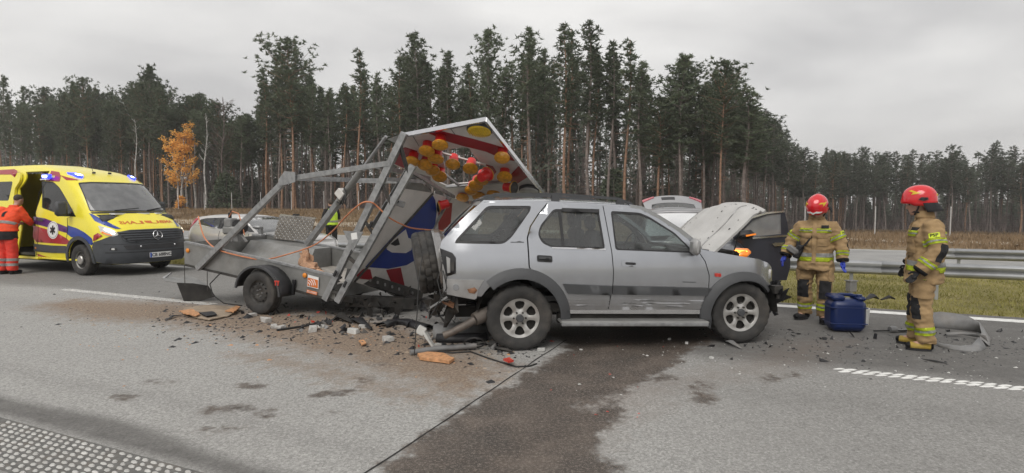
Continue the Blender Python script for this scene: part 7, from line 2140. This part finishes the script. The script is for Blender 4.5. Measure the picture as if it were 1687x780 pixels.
def fire_suit(e, J, HM, glove_mat, seed, white=False, glove_kw={}):
    jk = blob('jacket', coat(J, (.094, .084, .070), 1.06, -.17), MT['turnout'], e, .0125, 3, .014, 8.0, seed)
    tr = blob('trousers', slacks(J), MT['turnout'], e, .0125, 3, .014, 9.0, seed + 3)
    pc, cc = J['pelvis'], J['chest']; ax_ = (cc - pc).normalized()
    A_, B_ = pc + Vector((0, 0, -.2)), cc + Vector((0, 0, .1))
    tor = (pc + Vector((0, 0, -.15)), cc.lerp(J['neck'], .5), .215)
    Y, S = MT['reflex_yellow'], MT['reflex_silver']
    band(jk, pc + Vector((0, 0, .045)), ax_, .055, S, 'reflective_stripe', tor, .006); band(jk, pc + Vector((0, 0, -.012)), ax_, .055, Y, 'reflective_stripe', tor, .006)
    cz = cc + Vector((0, 0, .035))
    band(jk, cz, ax_, .058, Y, 'reflective_stripe', (tor[0], tor[1], .185 if False else .212), .006); band(jk, cz, ax_, .016, S, 'reflective_stripe', tor, .009)
    for s_ in 'LR':
        sh, el, wr_ = J['sh' + s_], J['el' + s_], J['wr' + s_]
        for (a, b_, f_, nr) in ((sh, el, .62, .125), (el, wr_, .60, .11)):
            c = a.lerp(b_, f_); d = (b_ - a).normalized()
            band(jk, c, d, .060, Y, 'reflective_stripe', (c - d * .03, c + d * .03, nr), .006); band(jk, c, d, .016, S, 'reflective_stripe', (c - d * .02, c + d * .02, nr), .009)
        c = wr_; d = (wr_ - el).normalized(); band(jk, c, d, .035, MT['cloth_black'], 'cuff', (c, c + d * .01, .10), .006)
        kn, an, hp = J['kn' + s_], J['an' + s_], J['hip' + s_]
        c = kn.lerp(an, .68); d = (an - kn).normalized()
        band(tr, c, d, .085, Y, 'reflective_stripe', (c - d * .05, c + d * .05, .135), .006); band(tr, c, d, .026, S, 'reflective_stripe', (c - d * .02, c + d * .02, .135), .009)
    # hem flap, pockets
    tj, tt = bvh(jk), bvh(tr)
    for s_, y in (('L', .1), ('R', -.1)):
        patch(jk, tj, cc + Vector((.1, y, -.10)), (1, 0, 0), (0, 0, 1), .12, .15, MT['turnout'], 'chest_pocket', .016)
        patch(jk, tj, cc + Vector((.1, y, -.045)), (1, 0, 0), (0, 0, 1), .125, .04, MT['turnout'], 'pocket_flap', .024)
    patch(jk, tj, cc + Vector((.1, .12, .085)), (1, 0, 0), (0, 0, 1), .085, .045, MT['cloth_black'], 'name_tape', .008)
    patch(jk, tj, cc + Vector((.1, 0, -.10)), (1, 0, 0), (0, 0, 1), .05, .62, MT['turnout'], 'storm_flap', .014)
    for s_, sy in (('L', 1), ('R', -1)):
        kn, an = J['kn' + s_], J['an' + s_]; up = (J['hip' + s_] - kn)
        fwd = Vector((1, sy * .25, 0)); patch(tr, tt, kn + Vector((0, 0, -.01)), fwd, (kn - an), .15, .25, MT['cloth_black'], 'knee_pad', .008)
        nn = Vector((.15, sy, 0)); patch(tr, tt, J['hip' + s_].lerp(kn, .30), nn, up, .105, .050, MT['reflex_yellow'], 'unit_patch', .008, text='PSP', tmat=MT['black_print'], tsize=.044)
        patch(tr, tt, J['hip' + s_].lerp(kn, .52), nn, up, .17, .19, MT['turnout'], 'thigh_pocket', .018)
        c = J['sh' + s_].lerp(J['el' + s_], .34); d = J['sh' + s_] - J['el' + s_]
        patch(jk, tj, c, (.25, sy, 0), d, .100, .050, MT['reflex_yellow'], 'unit_patch', .008, text='PSP', tmat=MT['black_print'], tsize=.044)
        el, wr_ = J['el' + s_], J['wr' + s_]
        patch(jk, tj, el.lerp(wr_, .05), (-.55, sy, 0), J['sh' + s_] - wr_, .085, .20, MT['cloth_black'], 'elbow_pad', .007)
        glove(wr_ + (wr_ - el).normalized() * .01, el, MT[glove_mat], e, 'glove', .35, (1, -sy * .4, 0))
    q = MB(); 
    col = blob('collar', (lambda q: (ell(q, [(J['neck'] + Vector((0, 0, .0)), .098, .105), (J['neck'] + Vector((.008, 0, .055)), .088, .092), (J['neck'] + Vector((.010, 0, .085)), .082, .086)]), q)[1])(MB()), MT['turnout'], e, .010, 2, .004)
    return jk, tr, tj, tt
# -- firefighter by the blue canister, head bowed, facing us
ang = R(-126)
e, J, HM = person('person', ground_at(1341, 529), ang, 'firefighter in tan suit, red helmet and blue gloves, head bowed beside the blue canister',
    dict(head=(.075, .02, 1.545), tilt=R(38), turn=R(-12), neck=(.02, 0, 1.42), chest=(.0, 0, 1.23), pelvis=(0, 0, .885),
         shL=(0, .185, 1.315), elL=(.0, .30, 1.09), wrL=(.06, .33, .87), shR=(0, -.185, 1.315), elR=(-.02, -.315, 1.10), wrR=(.08, -.375, .905),
         hipL=(0, .10, .87), knL=(.05, .125, .47), anL=(.06, .12, .10), toL=(.23, .15, .045), hipR=(0, -.10, .87), knR=(.0, -.13, .47), anR=(-.08, -.13, .10), toR=(.06, -.22, .045)))
jk, tr, tj, tt = fire_suit(e, J, HM, 'glove_blue', 1.0)
helmet(e, HM, True); boots(J, e, MT['cloth_black'])
q = MB(); q.box((.13, -.20, .97), (.07, .10, .20), Matrix.Rotation(R(-20), 3, 'X'), .02); q.box((.14, -.20, 1.08), (.03, .05, .06)); q.build('radio', MT['plastic_black'], e, True, 40)
q = MB(); q.tube([(.16, -.02, 1.20), (.19, -.10, 1.08), (.17, -.18, 1.0)], .014, 6); q.build('radio_strap', MT['cloth_black'], e, True, 60)
q = MB(); q.box((.155, -.27, .99), (.06, .16, .09), Matrix.Rotation(R(-35), 3, 'X'), .02); q.build('torch', MT['bumper_grey'], e, True, 40)
# -- firefighter standing in profile on the right
ang = R(152)
e, J, HM = person('person', ground_at(1519, 574), ang, 'firefighter standing in profile on the right with red helmet and yellow boots',
    dict(head=(.085, 0, 1.620), tilt=R(7), neck=(.02, 0, 1.47), chest=(-.01, 0, 1.26), pelvis=(.0, 0, .92), turn=R(0),
         shL=(-.03, .20, 1.385), elL=(-.075, .275, 1.11), wrL=(.085, .285, .90), shR=(-.02, -.20, 1.385), elR=(-.02, -.28, 1.11), wrR=(.12, -.26, .92),
         hipL=(.01, .10, .90), knL=(.035, .115, .49), anL=(-.02, .12, .10), toL=(.16, .14, .045), hipR=(.0, -.10, .90), knR=(.04, -.12, .49), anR=(.045, -.14, .10), toR=(.22, -.19, .045)))
jk, tr, tj, tt = fire_suit(e, J, HM, 'cloth_black', 5.0)
helmet(e, HM); boots(J, e, MT['boot_tan'])
q = MB(); hq = [HM @ Vector((.055, 0, -.135)), HM @ Vector((.0, 0, -.12))]
ell(q, [(J['neck'] + Vector((0, 0, .03)), .085, .09), (J['neck'].lerp(J['head'], .55), .078, .080), (J['head'] + Vector((0, 0, -.09)), .080, .078)]); blob('hood', q, MT['cloth_black'], e, .010, 2, .003)
# -- paramedic leaning into the ambulance
gp = ground_at(13, 452)
e, J, HM = person('person', gp, R(88), 'paramedic in orange jacket and red trousers leaning into the ambulance side door',
    dict(head=(.30, -.04, 1.63), tilt=R(25), neck=(.20, -.02, 1.47), chest=(.12, 0, 1.28), pelvis=(0, 0, .97), turn=R(-10),
         shL=(.15, .20, 1.42), elL=(.26, .27, 1.20), wrL=(.42, .16, 1.14), shR=(.15, -.20, 1.42), elR=(.25, -.28, 1.18), wrR=(.42, -.20, 1.12)), .016)
jk = blob('jacket', coat(J, (.090, .078, .062), 1.10, -.02), MT['hivis_orange'], e, .018, 3, .010, 7.0, 2)
lo_ = MB(); pc = J['pelvis']; ell(lo_, [(pc + Vector((.02, 0, .06)), .17, .215), (pc + Vector((.0, 0, -.08)), .18, .225), (pc + Vector((0, 0, -.20)), .175, .22)]); blob('jacket_skirt', lo_, MT['cloth_black'], e, .018, 3, .008, 7.0, 4)
tr = blob('trousers', slacks(J, (.118, .105, .10)), MT['trouser_red'], e, .018, 3, .010, 8.0, 6)
tor = (pc, J['chest'], .22); ax_ = (J['chest'] - pc).normalized()
band(jk, pc.lerp(J['chest'], .42), ax_, .065, MT['reflex_silver'], 'reflective_stripe', tor, .008)
for s_ in 'LR':
    kn, an = J['kn' + s_], J['an' + s_]
    for f_ in (.45, .72):
        c = kn.lerp(an, f_); d = (an - kn).normalized(); band(tr, c, d, .06, MT['reflex_silver'], 'reflective_stripe', (c - d * .03, c + d * .03, .15), .008)
    glove(J['wr' + s_], J['el' + s_], MT['skin'], e, 'hand', .4, (0, 0, 1), 1.0, .009)
e.scale = (1.05, 1.05, 1.05)
boots(J, e, MT['cloth_black'])
tj = bvh(jk); patch(jk, tj, J['chest'] + Vector((-.12, 0, .05)), (-1, 0, .2), (0, 0, 1), .06, .13, MT['cloth_black'], 'back_flap', .01)
q = MB(); q.sphere(HM @ Vector((-.018, 0, .045)), (.098, .080, .092), 16, 10); blob('hair', q, MT['hair'], e, .012, 1)
# -- person in a yellow vest beyond the trailer
gp = ground_at(547, 417)
e, J, HM = person('person', gp, R(130), 'person in a yellow reflective vest standing beyond the trailer', dict(tilt=R(18), head=(.06, 0, 1.63), wrL=(.22, .16, 1.12), wrR=(.22, -.16, 1.12), elL=(.02, .27, 1.16), elR=(.02, -.27, 1.16)), .02)
jk = blob('jacket', coat(J, (.075, .065, .052), .95, -.10), MT['cloth_black'], e, .02, 3, .006)
tr = blob('trousers', slacks(J, (.10, .085, .07)), MT['cloth_black'], e, .02, 3, .006)
q = MB(); pc, cc, nk = J['pelvis'], J['chest'], J['neck']; ell(q, [(pc + Vector((0, 0, -.02)), .178, .218), (pc.lerp(cc, .5), .168, .208), (cc, .172, .205), (cc.lerp(nk, .5), .145, .19), (cc.lerp(nk, .85), .10, .13)])
vs_ = blob('vest', q, MT['hivis_vest'], e, .02, 2, .006)
band(vs_, pc.lerp(cc, .30), (0, 0, 1), .06, MT['reflex_silver'], 'reflective_stripe', (pc, cc, .25), .008)
boots(J, e, MT['cloth_black'])
for s_ in 'LR': glove(J['wr' + s_], J['el' + s_], MT['skin'], e, 'hand', .4, (0, 0, 1), 1.0, .01)
q = MB(); q.sphere(HM @ Vector((-.018, 0, .045)), (.102, .084, .098), 16, 10); blob('hair', q, MT['hair'], e, .014, 1)

# ================================================================== THINGS LYING ABOUT
def gthing(name, x, y, rz, label, cat, group=None): return empty(name, ground_at(x, y), rz, label, cat, group)
# blue canister
e = gthing('blue_canister', 1391, 545, R(-8), 'blue plastic canister standing on the road between the firefighters', 'canister')
q = MB(); q.box((0, .0, .19), (.40, .30, .36), None, .05); bm = bmesh.new()
can = q.build('tank', MT['canister_blue'], e, True, 40); can.modifiers.new('b', 'BEVEL').width = .012
def can_box(nm, c, d, mat='canister_blue', rot=None, bev=.02): q = MB(); q.box(c, d, rot, bev); return q.build(nm, MT[mat], e, True, 40)
can_box('shoulder', (-.12, 0, .385), (.15, .26, .06)); can_box('shoulder', (.14, 0, .38), (.10, .26, .05))
q = MB(); q.tube([(-.11, 0, .40), (-.05, 0, .415), (.05, 0, .412), (.12, 0, .395)], [.022, .020, .020, .022], 10); q.build('handle', MT['canister_blue'], e, True, 60)
q = MB(); q.lathe([(.035, .38), (.035, .42), (.030, .425), (.0001, .425)], 16, 'Z', (.13, -.06, 0)); q.build('cap', MT['canister_blue'], e, True, 40)
e.scale = (1.05, 1.0, 1.13)
for z in (.10, .28):
    q = MB(); q.box((0, 0, z), (.408, .308, .012), None, .004); q.build('rib', MT['canister_blue'], e)
e = gthing('white_bucket', 1420, 535, 0, 'small white plastic pot just behind the blue canister', 'pot')
q = MB(); q.lathe([(.0001, .0), (.075, 0), (.085, .20), (.09, .205), (.088, .22), (.078, .22), (.07, .02), (.0001, .02)], 20, 'Z'); q.build('pot', MT['white_plastic'], e, True, 40)
q = MB(); q.lathe([(.0001, .215), (.086, .215), (.086, .225), (.0001, .228)], 20, 'Z'); q.build('lid', MT['white_plastic'], e, True, 40)

def torn_sheet(name, pxs, mat, z0, th, parent, seed, warp=.02, res=.07):
    """a ragged flat scrap; outline given as points on the road"""
    g = [ground_at(*p) for p in pxs]; c = sum(g, Vector()) / len(g)
    poly = []
    rr_ = random.Random(seed)
    for i in range(len(g)):
        a, b_ = g[i], g[(i + 1) % len(g)]; n = max(1, int((b_ - a).length / .06))
        for k in range(n):
            p = a.lerp(b_, k / n); poly.append((p.x - c.x + rr_.gauss(0, .006), p.y - c.y + rr_.gauss(0, .006)))
    sf = num_surf(lambda u, v: (u, v, z0 + warp * (1 + mnoise.noise(Vector((u * 3 + seed, v * 3, 0))))))
    ar = sum(poly[i - 1][0] * poly[i][1] - poly[i][0] * poly[i - 1][1] for i in range(len(poly)))
    if ar < 0: poly = poly[::-1]
    return c, panel(name, poly, sf, mat, parent, [], 0, th, res, smooth=False)
def scrap(name, pxs, mat, label, cat, th=.012, z0=.012, seed=1, warp=.02, group=None):
    g = [ground_at(*p) for p in pxs]; c = sum(g, Vector()) / len(g)
    c, o = torn_sheet(name, pxs, MT[mat], z0, th, None, seed, warp); o.location = c
    return tag(o, label, cat, group)
# torn front bumper on the right
e = empty('torn_bumper', ground_at(1588, 560), 0, 'torn off grey car bumper curled on the road behind the right firefighter', 'bumper')
def arcsheet(nm, pts, h0, h1, mat, lean=0.0):
    V = []; F = []
    for i, (x, y, za, zb) in enumerate(pts):
        g = ground_at(x, y) - e.location; V += [Vector((g.x, g.y, za)), Vector((g.x, g.y + lean * .5, (za + zb) / 2 + .01)), Vector((g.x, g.y + lean, zb))]
    for i in range(len(pts) - 1):
        for k in range(2): F.append((i * 3 + k, (i + 1) * 3 + k, (i + 1) * 3 + k + 1, i * 3 + k + 1))
    o = mk(nm, V, F, MT[mat], e, True, 60); o.modifiers.new('t', 'SOLIDIFY').thickness = .008; return o
arcsheet('bumper_skin', [(1540, 541, .01, .17), (1560, 542, .01, .20), (1585, 545, .01, .20), (1610, 549, .01, .18), (1627, 554, .01, .14), (1632, 560, .01, .05), (1629, 572, .01, .06)], 0, 0, 'bumper_grey', .14)
arcsheet('bumper_lip', [(1548, 572, .005, .03), (1570, 577, .005, .04), (1595, 580, .005, .04), (1615, 580, .005, .05), (1626, 574, .005, .10)], 0, 0, 'bumper_grey', .12)
arcsheet('bumper_edge', [(1560, 556, .02, .05), (1585, 556, .03, .06), (1610, 560, .03, .07), (1626, 568, .03, .1)], 0, 0, 'bumper_grey', .03)
q = MB(); c = ground_at(1468, 548) - e.location; q.tube([c + Vector((-.22, 0, .02)), c + Vector((.0, 0, .025)), c + Vector((.2, -.02, .03)), c + Vector((.5, -.10, .02))], .010, 6); q.build('loose_cable', MT['cable_black'], e, True, 60)
e2 = gthing('lamp_unit', 1470, 548, .2, 'small broken lamp unit lying by the yellow boots', 'car part')
q = MB(); q.lathe([(.0001, -.04), (.035, -.04), (.042, .0), (.035, .05), (.0001, .055)], 12, 'X', (0, 0, .042)); q.box((.12, 0, .02), (.2, .05, .02)); q.build('housing', MT['bumper_grey'], e2, True, 40)
# torn mudguard box left of the trailer
e = empty('torn_guard', ground_at(325, 494), 0, 'dark torn off guard plate standing on the road left of the trailer wheel', 'car part')
def wq(nm, pts, mat, th=.008):
    V = [at_depth(*p) - e.location for p in pts]; o = mk(nm, V, [tuple(range(len(pts)))], MT[mat], e); o.modifiers.new('t', 'SOLIDIFY').thickness = th; return o
dG = ground_at(325, 497).y
wq('dark_panel', [(303, 497, dG - .02), (330, 496, dG), (355, 489, dG + .05), (343, 471, dG + .10), (318, 467, dG + .10), (291, 466, dG + .08)], 'under_dark')
wq('top_plate', [(291, 466, dG + .08), (318, 467, dG + .10), (343, 471, dG + .10), (325, 459, dG + .35), (305, 452, dG + .40), (297, 459, dG + .3)], 'alu_panel')
wq('side_plate', [(291, 466, dG + .08), (297, 459, dG + .3), (283, 456, dG + .4), (268, 458, dG + .3), (272, 463, dG + .15)], 'alu_panel')
wq('bent_strip', [(268, 459, dG + .3), (280, 452, dG + .42), (284, 450, dG + .42), (272, 460, dG + .3)], 'steel_galv', .02)
# plywood sheet
b_ = scrap('plywood_sheet', [(305, 509), (345, 505), (385, 508), (394, 514), (380, 522), (345, 530), (322, 526), (300, 516)], 'wood_ply', 'splintered plywood sheet lying in front of the trailer wheel', 'board', .014, .018, 3, .012)
for nm, pxs, mt, lb in (('wood_splinter', [(296, 518), (315, 515), (330, 524), (322, 527), (305, 523)], 'wood_fresh', 'splintered light wood edge left of the plywood sheet'), ('wood_splinter', [(372, 518), (390, 510), (396, 513), (384, 521)], 'wood_fresh', 'splintered light wood edge touching the trailer tyre'), ('wood_splinter', [(328, 521), (350, 520), (358, 525), (340, 528)], 'plastic_black', 'black scrap lying on the plywood sheet')):
    scrap(nm, pxs, mt, lb, 'wood scrap' if 'wood' in lb[:20] or 'light' in lb else 'scrap', .014, .045, 5, .015)
scrap('wood_plank_piece', [(688, 589), (705, 586), (730, 588), (748, 596), (742, 601), (715, 598), (692, 595)], 'wood_fresh', 'orange piece of broken wood in front of the crushed car rear', 'wood scrap', .03, .032, 7, .008)
scrap('wood_chip', [(590, 566), (598, 564), (604, 570), (596, 573)], 'wood_fresh', 'small orange wood chip on the road left of the broken bumper beams', 'wood scrap', .012, .014, 8)
scrap('red_fragment', [(830, 600), (838, 597), (846, 604), (838, 608)], 'red_bit', 'red plastic fragment on the road below the rear wheel', 'scrap', .02, .03, 9, .03)
# concrete / brick bits
def stone(x, y, s_, mat, label, seed, cat='rubble', grp='pale rubble between trailer and car', ar=(1, .8, .6), name='rubble_piece'):
    rr_ = random.Random(seed); q = MB()
    bm = bmesh.new()
    for i in range(16):
        v = Vector([(1 if (i >> k) & 1 else -1) * .72 * rr_.uniform(.35 if i > 7 else .6, 1.05) for k in range(3)])
        bm.verts.new((v.x * s_ * ar[0], v.y * s_ * ar[1], v.z * s_ * ar[2] + .66 * s_ * ar[2]))
    r_ = bmesh.ops.convex_hull(bm, input=bm.verts)
    bmesh.ops.delete(bm, geom=[g for g in r_['geom_interior'] if isinstance(g, bmesh.types.BMVert)], context='VERTS')
    me = bpy.data.meshes.new(name); bm.to_mesh(me); bm.free(); me.materials.append(MT[mat])
    o = link(bpy.data.objects.new(name, me)); o.location = ground_at(x, y); o.rotation_euler = (0, 0, rr_.uniform(0, 6))
    return tag(o, label, cat, grp)
LB = ['pale concrete lump just right of the trailer tyre', 'flat topped concrete lump with dark side near the trailer tyre', 'chalky lump beside the black rod, left', 'chalky lump beside the black rod, right', 'pale block lying against the black rod', 'small white block right of the rod end', 'white brick piece near the dark scrap heap', 'second white brick piece near the dark scrap heap', 'lower white brick piece left of the broken bumper', 'grey stone left of the broken beams', 'white lump under the beam end', 'white stone right of the rear wheel', 'small white chip on the wet stain', 'white pebble under the running board', 'white chip below the front wheel', 'white chip near the front wheel']
for i, (x, y, s_, m_) in enumerate([(415, 522, .075, 'concrete_bit'), (438, 531, .10, 'concrete_bit'), (452, 541, .075, 'concrete_bit'), (464, 543, .075, 'concrete_bit'), (516, 546, .10, 'concrete_bit'), (530, 540, .06, 'white_plastic'), (590, 530, .065, 'white_plastic'), (598, 541, .07, 'concrete_bit'), (583, 549, .09, 'white_plastic'), (640, 562, .085, 'concrete_bit'), (721, 571, .05, 'white_plastic'), (891, 579, .055, 'white_plastic'), (957, 577, .02, 'white_plastic'), (1131, 567, .035, 'white_plastic'), (1172, 591, .03, 'white_plastic'), (1103, 560, .03, 'white_plastic')]):
    stone(x, y, s_, m_, LB[i], 60 + i, ar=(1.25, .75, .5))
# bars, rods and beams
def rod(name, pts, r_, mat, label, cat='scrap', flat=1.0, n=8):
    g = [ground_at(x, y) + Vector((0, 0, z)) for x, y, z in pts]; c = sum(g, Vector()) / len(g); c.z = 0
    q = MB(); q.tube([p - c for p in g], r_, n, True, flat); o = q.build(name, MT[mat], None, True, 50); o.location = c
    return tag(o, label, cat)
rod('black_rod', [(456, 546, .015), (500, 540, .02), (545, 532, .03)], .014, 'cable_black', 'long black rod lying on the dirt below the trailer', 'rod')
rod('bumper_beam', [(676, 586, .03), (720, 580, .035), (785, 577, .05)], [.030, .034, .030], 'bumper_grey', 'lowest broken grey bumper beam in front of the crushed car rear', 'bumper')
bb = gthing('bumper_shell', 755, 560, 0, 'crushed bumper shell lying behind the rear wheel', 'bumper')
def shell(nm, pts, w_, mat, parent, up=.10, seed=0):
    g = [ground_at(x, y) - parent.location for x, y in pts]; V = []; F = []
    for i, p in enumerate(g):
        d = (g[min(i + 1, len(g) - 1)] - g[max(i - 1, 0)]).normalized(); s_ = Vector((-d.y, d.x, 0))
        for k in range(6):
            a = PI * k / 5; V.append(p + s_ * w_ * math.cos(a) * -1 + Vector((0, 0, .01 + up * math.sin(a) * (1 + .4 * mnoise.noise(Vector((i * .7 + seed, k * .5, 0)))))))
    for i in range(len(g) - 1):
        for k in range(5): F.append((i * 6 + k, (i + 1) * 6 + k, (i + 1) * 6 + k + 1, i * 6 + k + 1))
    o = mk(nm, V, F, MT[mat], parent, True, 45); o.modifiers.new('t', 'SOLIDIFY').thickness = .008; return o
shell('shell', [(715, 556), (735, 556), (755, 555), (775, 553), (797, 550)], .13, 'bumper_grey', bb, .17, 1)
shell('inner_foam', [(720, 563), (750, 564), (780, 562), (800, 560)], .07, 'plastic_black', bb, .09, 3)
b2 = gthing('wheel_arch_liner', 665, 541, 0, 'black plastic wheel arch liner lying left of the crushed rear', 'car part')
shell('liner', [(628, 540), (650, 534), (670, 534), (690, 540), (705, 546)], .10, 'plastic_black', b2, .07, 5)
b3 = gthing('bent_bracket', 704, 570, 0, 'pale bent metal bracket standing among the bumper parts', 'car part')
q = MB(); g0 = b3.location
def AP(x, y, d): return at_depth(x, y, d) - g0
q.bar(AP(695, 541, 6.45), AP(707, 560, 6.42), .05, .03); q.bar(AP(707, 560, 6.42), AP(716, 574, 6.40), .05, .025); q.box(AP(694, 545, 6.45), (.10, .06, .10), Matrix.Rotation(.5, 3, 'Y'), .01); q.build('bracket', MT['white_plastic'], b3)
rod('black_strip', [(697, 531, .20), (720, 536, .12), (745, 534, .14), (790, 530, .16)], .03, 'plastic_black', 'black torn trim strip hanging under the crushed rear', 'scrap', .5)
rod('coiled_cable', [(782 + 17 * math.cos(a / 8 * PI), 580 + 6 * math.sin(a / 8 * PI), .10 + .09 * math.sin(a / 8 * PI)) for a in range(0, 33)], .009, 'cable_black', 'coil of black cable behind the rear wheel', 'cable')
rod('trailing_cable', [(715, 580, .01), (745, 583, .01), (775, 581, .01), (805, 592, .01), (830, 600, .01), (850, 606, .01), (872, 605, .01), (884, 601, .01)], .008, 'cable_black', 'thin black cable trailing over the road joint', 'cable')
rod('rubber_flap', [(806, 572, .02), (825, 578, .03), (845, 582, .02)], [.02, .05, .01], 'rubber', 'dark rubber flap against the rear tyre', 'scrap', .3)
rod('grass_debris', [(1425, 496, .02), (1437, 495, .08), (1446, 494, .02)], [.02, .07, .03], 'plastic_black', 'black scrap lying on the grass strip left of the right firefighter', 'scrap', .5)
rod('grass_debris', [(1452, 496, .02), (1465, 494, .05), (1475, 495, .02)], [.02, .05, .02], 'under_dark', 'second dark scrap on the grass beside the right firefighter', 'scrap', .5)
e = gthing('drain_marker', 1402, 481, .3, 'small dark grey block standing on the grass above the blue canister', 'block')
q = MB(); q.box((0, 0, .10), (.16, .12, .20), None, .012); q.box((0, 0, .205), (.18, .14, .02)); q.build('block', MT['bumper_grey'], e)
rod('dark_shard', [(272, 530, .01), (285, 524, .03), (298, 521, .01)], [.008, .03, .008], 'plastic_black', 'black shard left of the plywood sheet', 'scrap', .4)
rod('dark_shard', [(575, 528, .02), (592, 534, .06), (612, 545, .02)], [.02, .07, .02], 'plastic_black', 'black crumpled scrap in the rubble under the sign', 'scrap', .5)
rod('dark_shard', [(548, 530, .02), (562, 528, .07), (580, 534, .02)], [.02, .08, .02], 'under_dark', 'dark heap of torn plastic below the trailer front', 'scrap', .6)
rod('dark_shard', [(1520, 593, .008), (1540, 597, .015), (1560, 600, .008)], [.006, .02, .006], 'plastic_black', 'dark splinter in front of the right firefighter', 'scrap', .4)
rod('dark_shard', [(1197, 565, .02), (1204, 570, .05), (1222, 576, .01)], [.02, .04, .01], 'bumper_grey', 'grey torn shard under the front wheel', 'scrap', .4)
rod('dark_shard', [(688, 494, .02), (700, 505, .10), (694, 514, .02)], [.02, .06, .02], 'plastic_black', 'black torn piece hanging below the spare wheel', 'scrap', .5)
# the uncountable crumbs
def crumbs(name, n, reg, sz, mat, seed, label):
    rr_ = random.Random(seed); q = MB()
    for i in range(n):
        x, y = reg(rr_); g = ground_at(x, y); s_ = rr_.uniform(*sz) * (1 if rr_.random() < .9 else 2.2); a = rr_.uniform(0, 6)
        d1 = Vector((math.cos(a), math.sin(a), 0)) * s_ * rr_.uniform(.8, 2.2); d2 = Vector((-math.sin(a), math.cos(a), 0)) * s_
        h_ = Vector((0, 0, s_ * rr_.uniform(.4, 1.0)))
        q.add([g - d1 - d2 * .6, g + d1 - d2, g + d1 * .7 + d2, g - d1 * .8 + d2 * .8, g + h_ + d1 * rr_.uniform(-.4, .4)], [(0, 1, 4), (1, 2, 4), (2, 3, 4), (3, 0, 4)])
    return tag(mk(name, q.v, q.f, MT[mat]), label, 'debris', kind='stuff')
def litter_bits(name, n, reg, sz, mat, seed, label):
    rr_ = random.Random(seed); q = MB()
    for i in range(n):
        g = ground_at(*reg(rr_)); s_ = rr_.uniform(*sz); shards(q, 1, (g.x, g.y, s_ * .25), (g.x, g.y, s_ * .4), (s_, s_), seed * 100 + i)
    return tag(mk(name, q.v, q.f, MT[mat]), label, 'debris', kind='stuff')
reg_ = lambda r: (lambda x: (x, 512 + (x - 400) * .10 + r.gauss(0, 14)))(r.uniform(400, 860))
litter_bits('plastic_shards', 110, reg_, (.02, .065), 'plastic_black', 81, 'jagged black plastic shards between the trailer and the car')
litter_bits('trim_shards', 60, reg_, (.015, .05), 'bumper_grey', 82, 'jagged grey trim shards between the trailer and the car')
litter_bits('lamp_shards', 26, reg_, (.012, .03), 'red_bit', 83, 'small red lamp shards between the trailer and the car')
litter_bits('plastic_shards_right', 40, lambda r: (r.uniform(1170, 1687), 545 + abs(r.gauss(0, 22))), (.015, .045), 'plastic_black', 84, 'jagged black shards around the firefighters')
crumbs('gravel_crumbs', 1300, lambda r: (lambda x: (x, 505 + x * .085 + r.gauss(0, 17)))(r.uniform(90, 850)), (.003, .008), 'wood_ply', 71, 'scattered gravel crumbs on the dirt under the trailer')
crumbs('dark_crumbs', 1100, lambda r: (lambda x: (x, 500 + x * .075 + r.gauss(0, 20)))(r.uniform(250, 900)), (.005, .017), 'plastic_black', 72, 'small dark plastic crumbs around the crash')
crumbs('dark_crumbs_right', 420, lambda r: (lambda x: (x, 545 + (x - 1150) * .045 + abs(r.gauss(0, 26)) - 8))(r.uniform(1150, 1687)), (.004, .011), 'plastic_black', 73, 'dark crumbs on the road around the firefighters')
crumbs('pale_crumbs_right', 170, lambda r: (r.uniform(930, 1687), 548 + abs(r.gauss(0, 60))), (.003, .006), 'white_plastic', 74, 'pale crumbs on the road below the car')
crumbs('wood_crumbs', 130, lambda r: (r.uniform(130, 860), 520 + r.gauss(35, 28)), (.004, .010), 'wood_fresh', 75, 'orange wood chips scattered over the dirt')
crumbs('orange_crumbs', 14, lambda r: (r.uniform(880, 1160), r.uniform(560, 690)), (.003, .007), 'red_bit', 76, 'tiny red lamp fragments on the wet stain')
crumbs('dark_crumbs_left', 60, lambda r: (r.uniform(0, 300), r.uniform(480, 540)), (.004, .012), 'plastic_black', 77, 'dark crumbs on the road in front of the ambulance')

# ================================================================== thin autumn haze
hz = MB(); hz.box((0, 0, 13.5), (1420, 1420, 34.0))
hm = bpy.data.materials.new('haze_air'); hm.use_nodes = True
hm.node_tree.nodes.remove(hm.node_tree.nodes['Principled BSDF'])
pv = hm.node_tree.nodes.new('ShaderNodeVolumePrincipled'); pv.inputs['Density'].default_value = .0007; pv.inputs['Color'].default_value = (.95, .94, .94, 1); pv.inputs['Anisotropy'].default_value = 0.0
hm.node_tree.links.new(pv.outputs[0], hm.node_tree.nodes['Material Output'].inputs['Volume'])
tag(hz.build('haze', hm), 'thin pale haze hanging over the road and the wood', 'haze', kind='stuff')
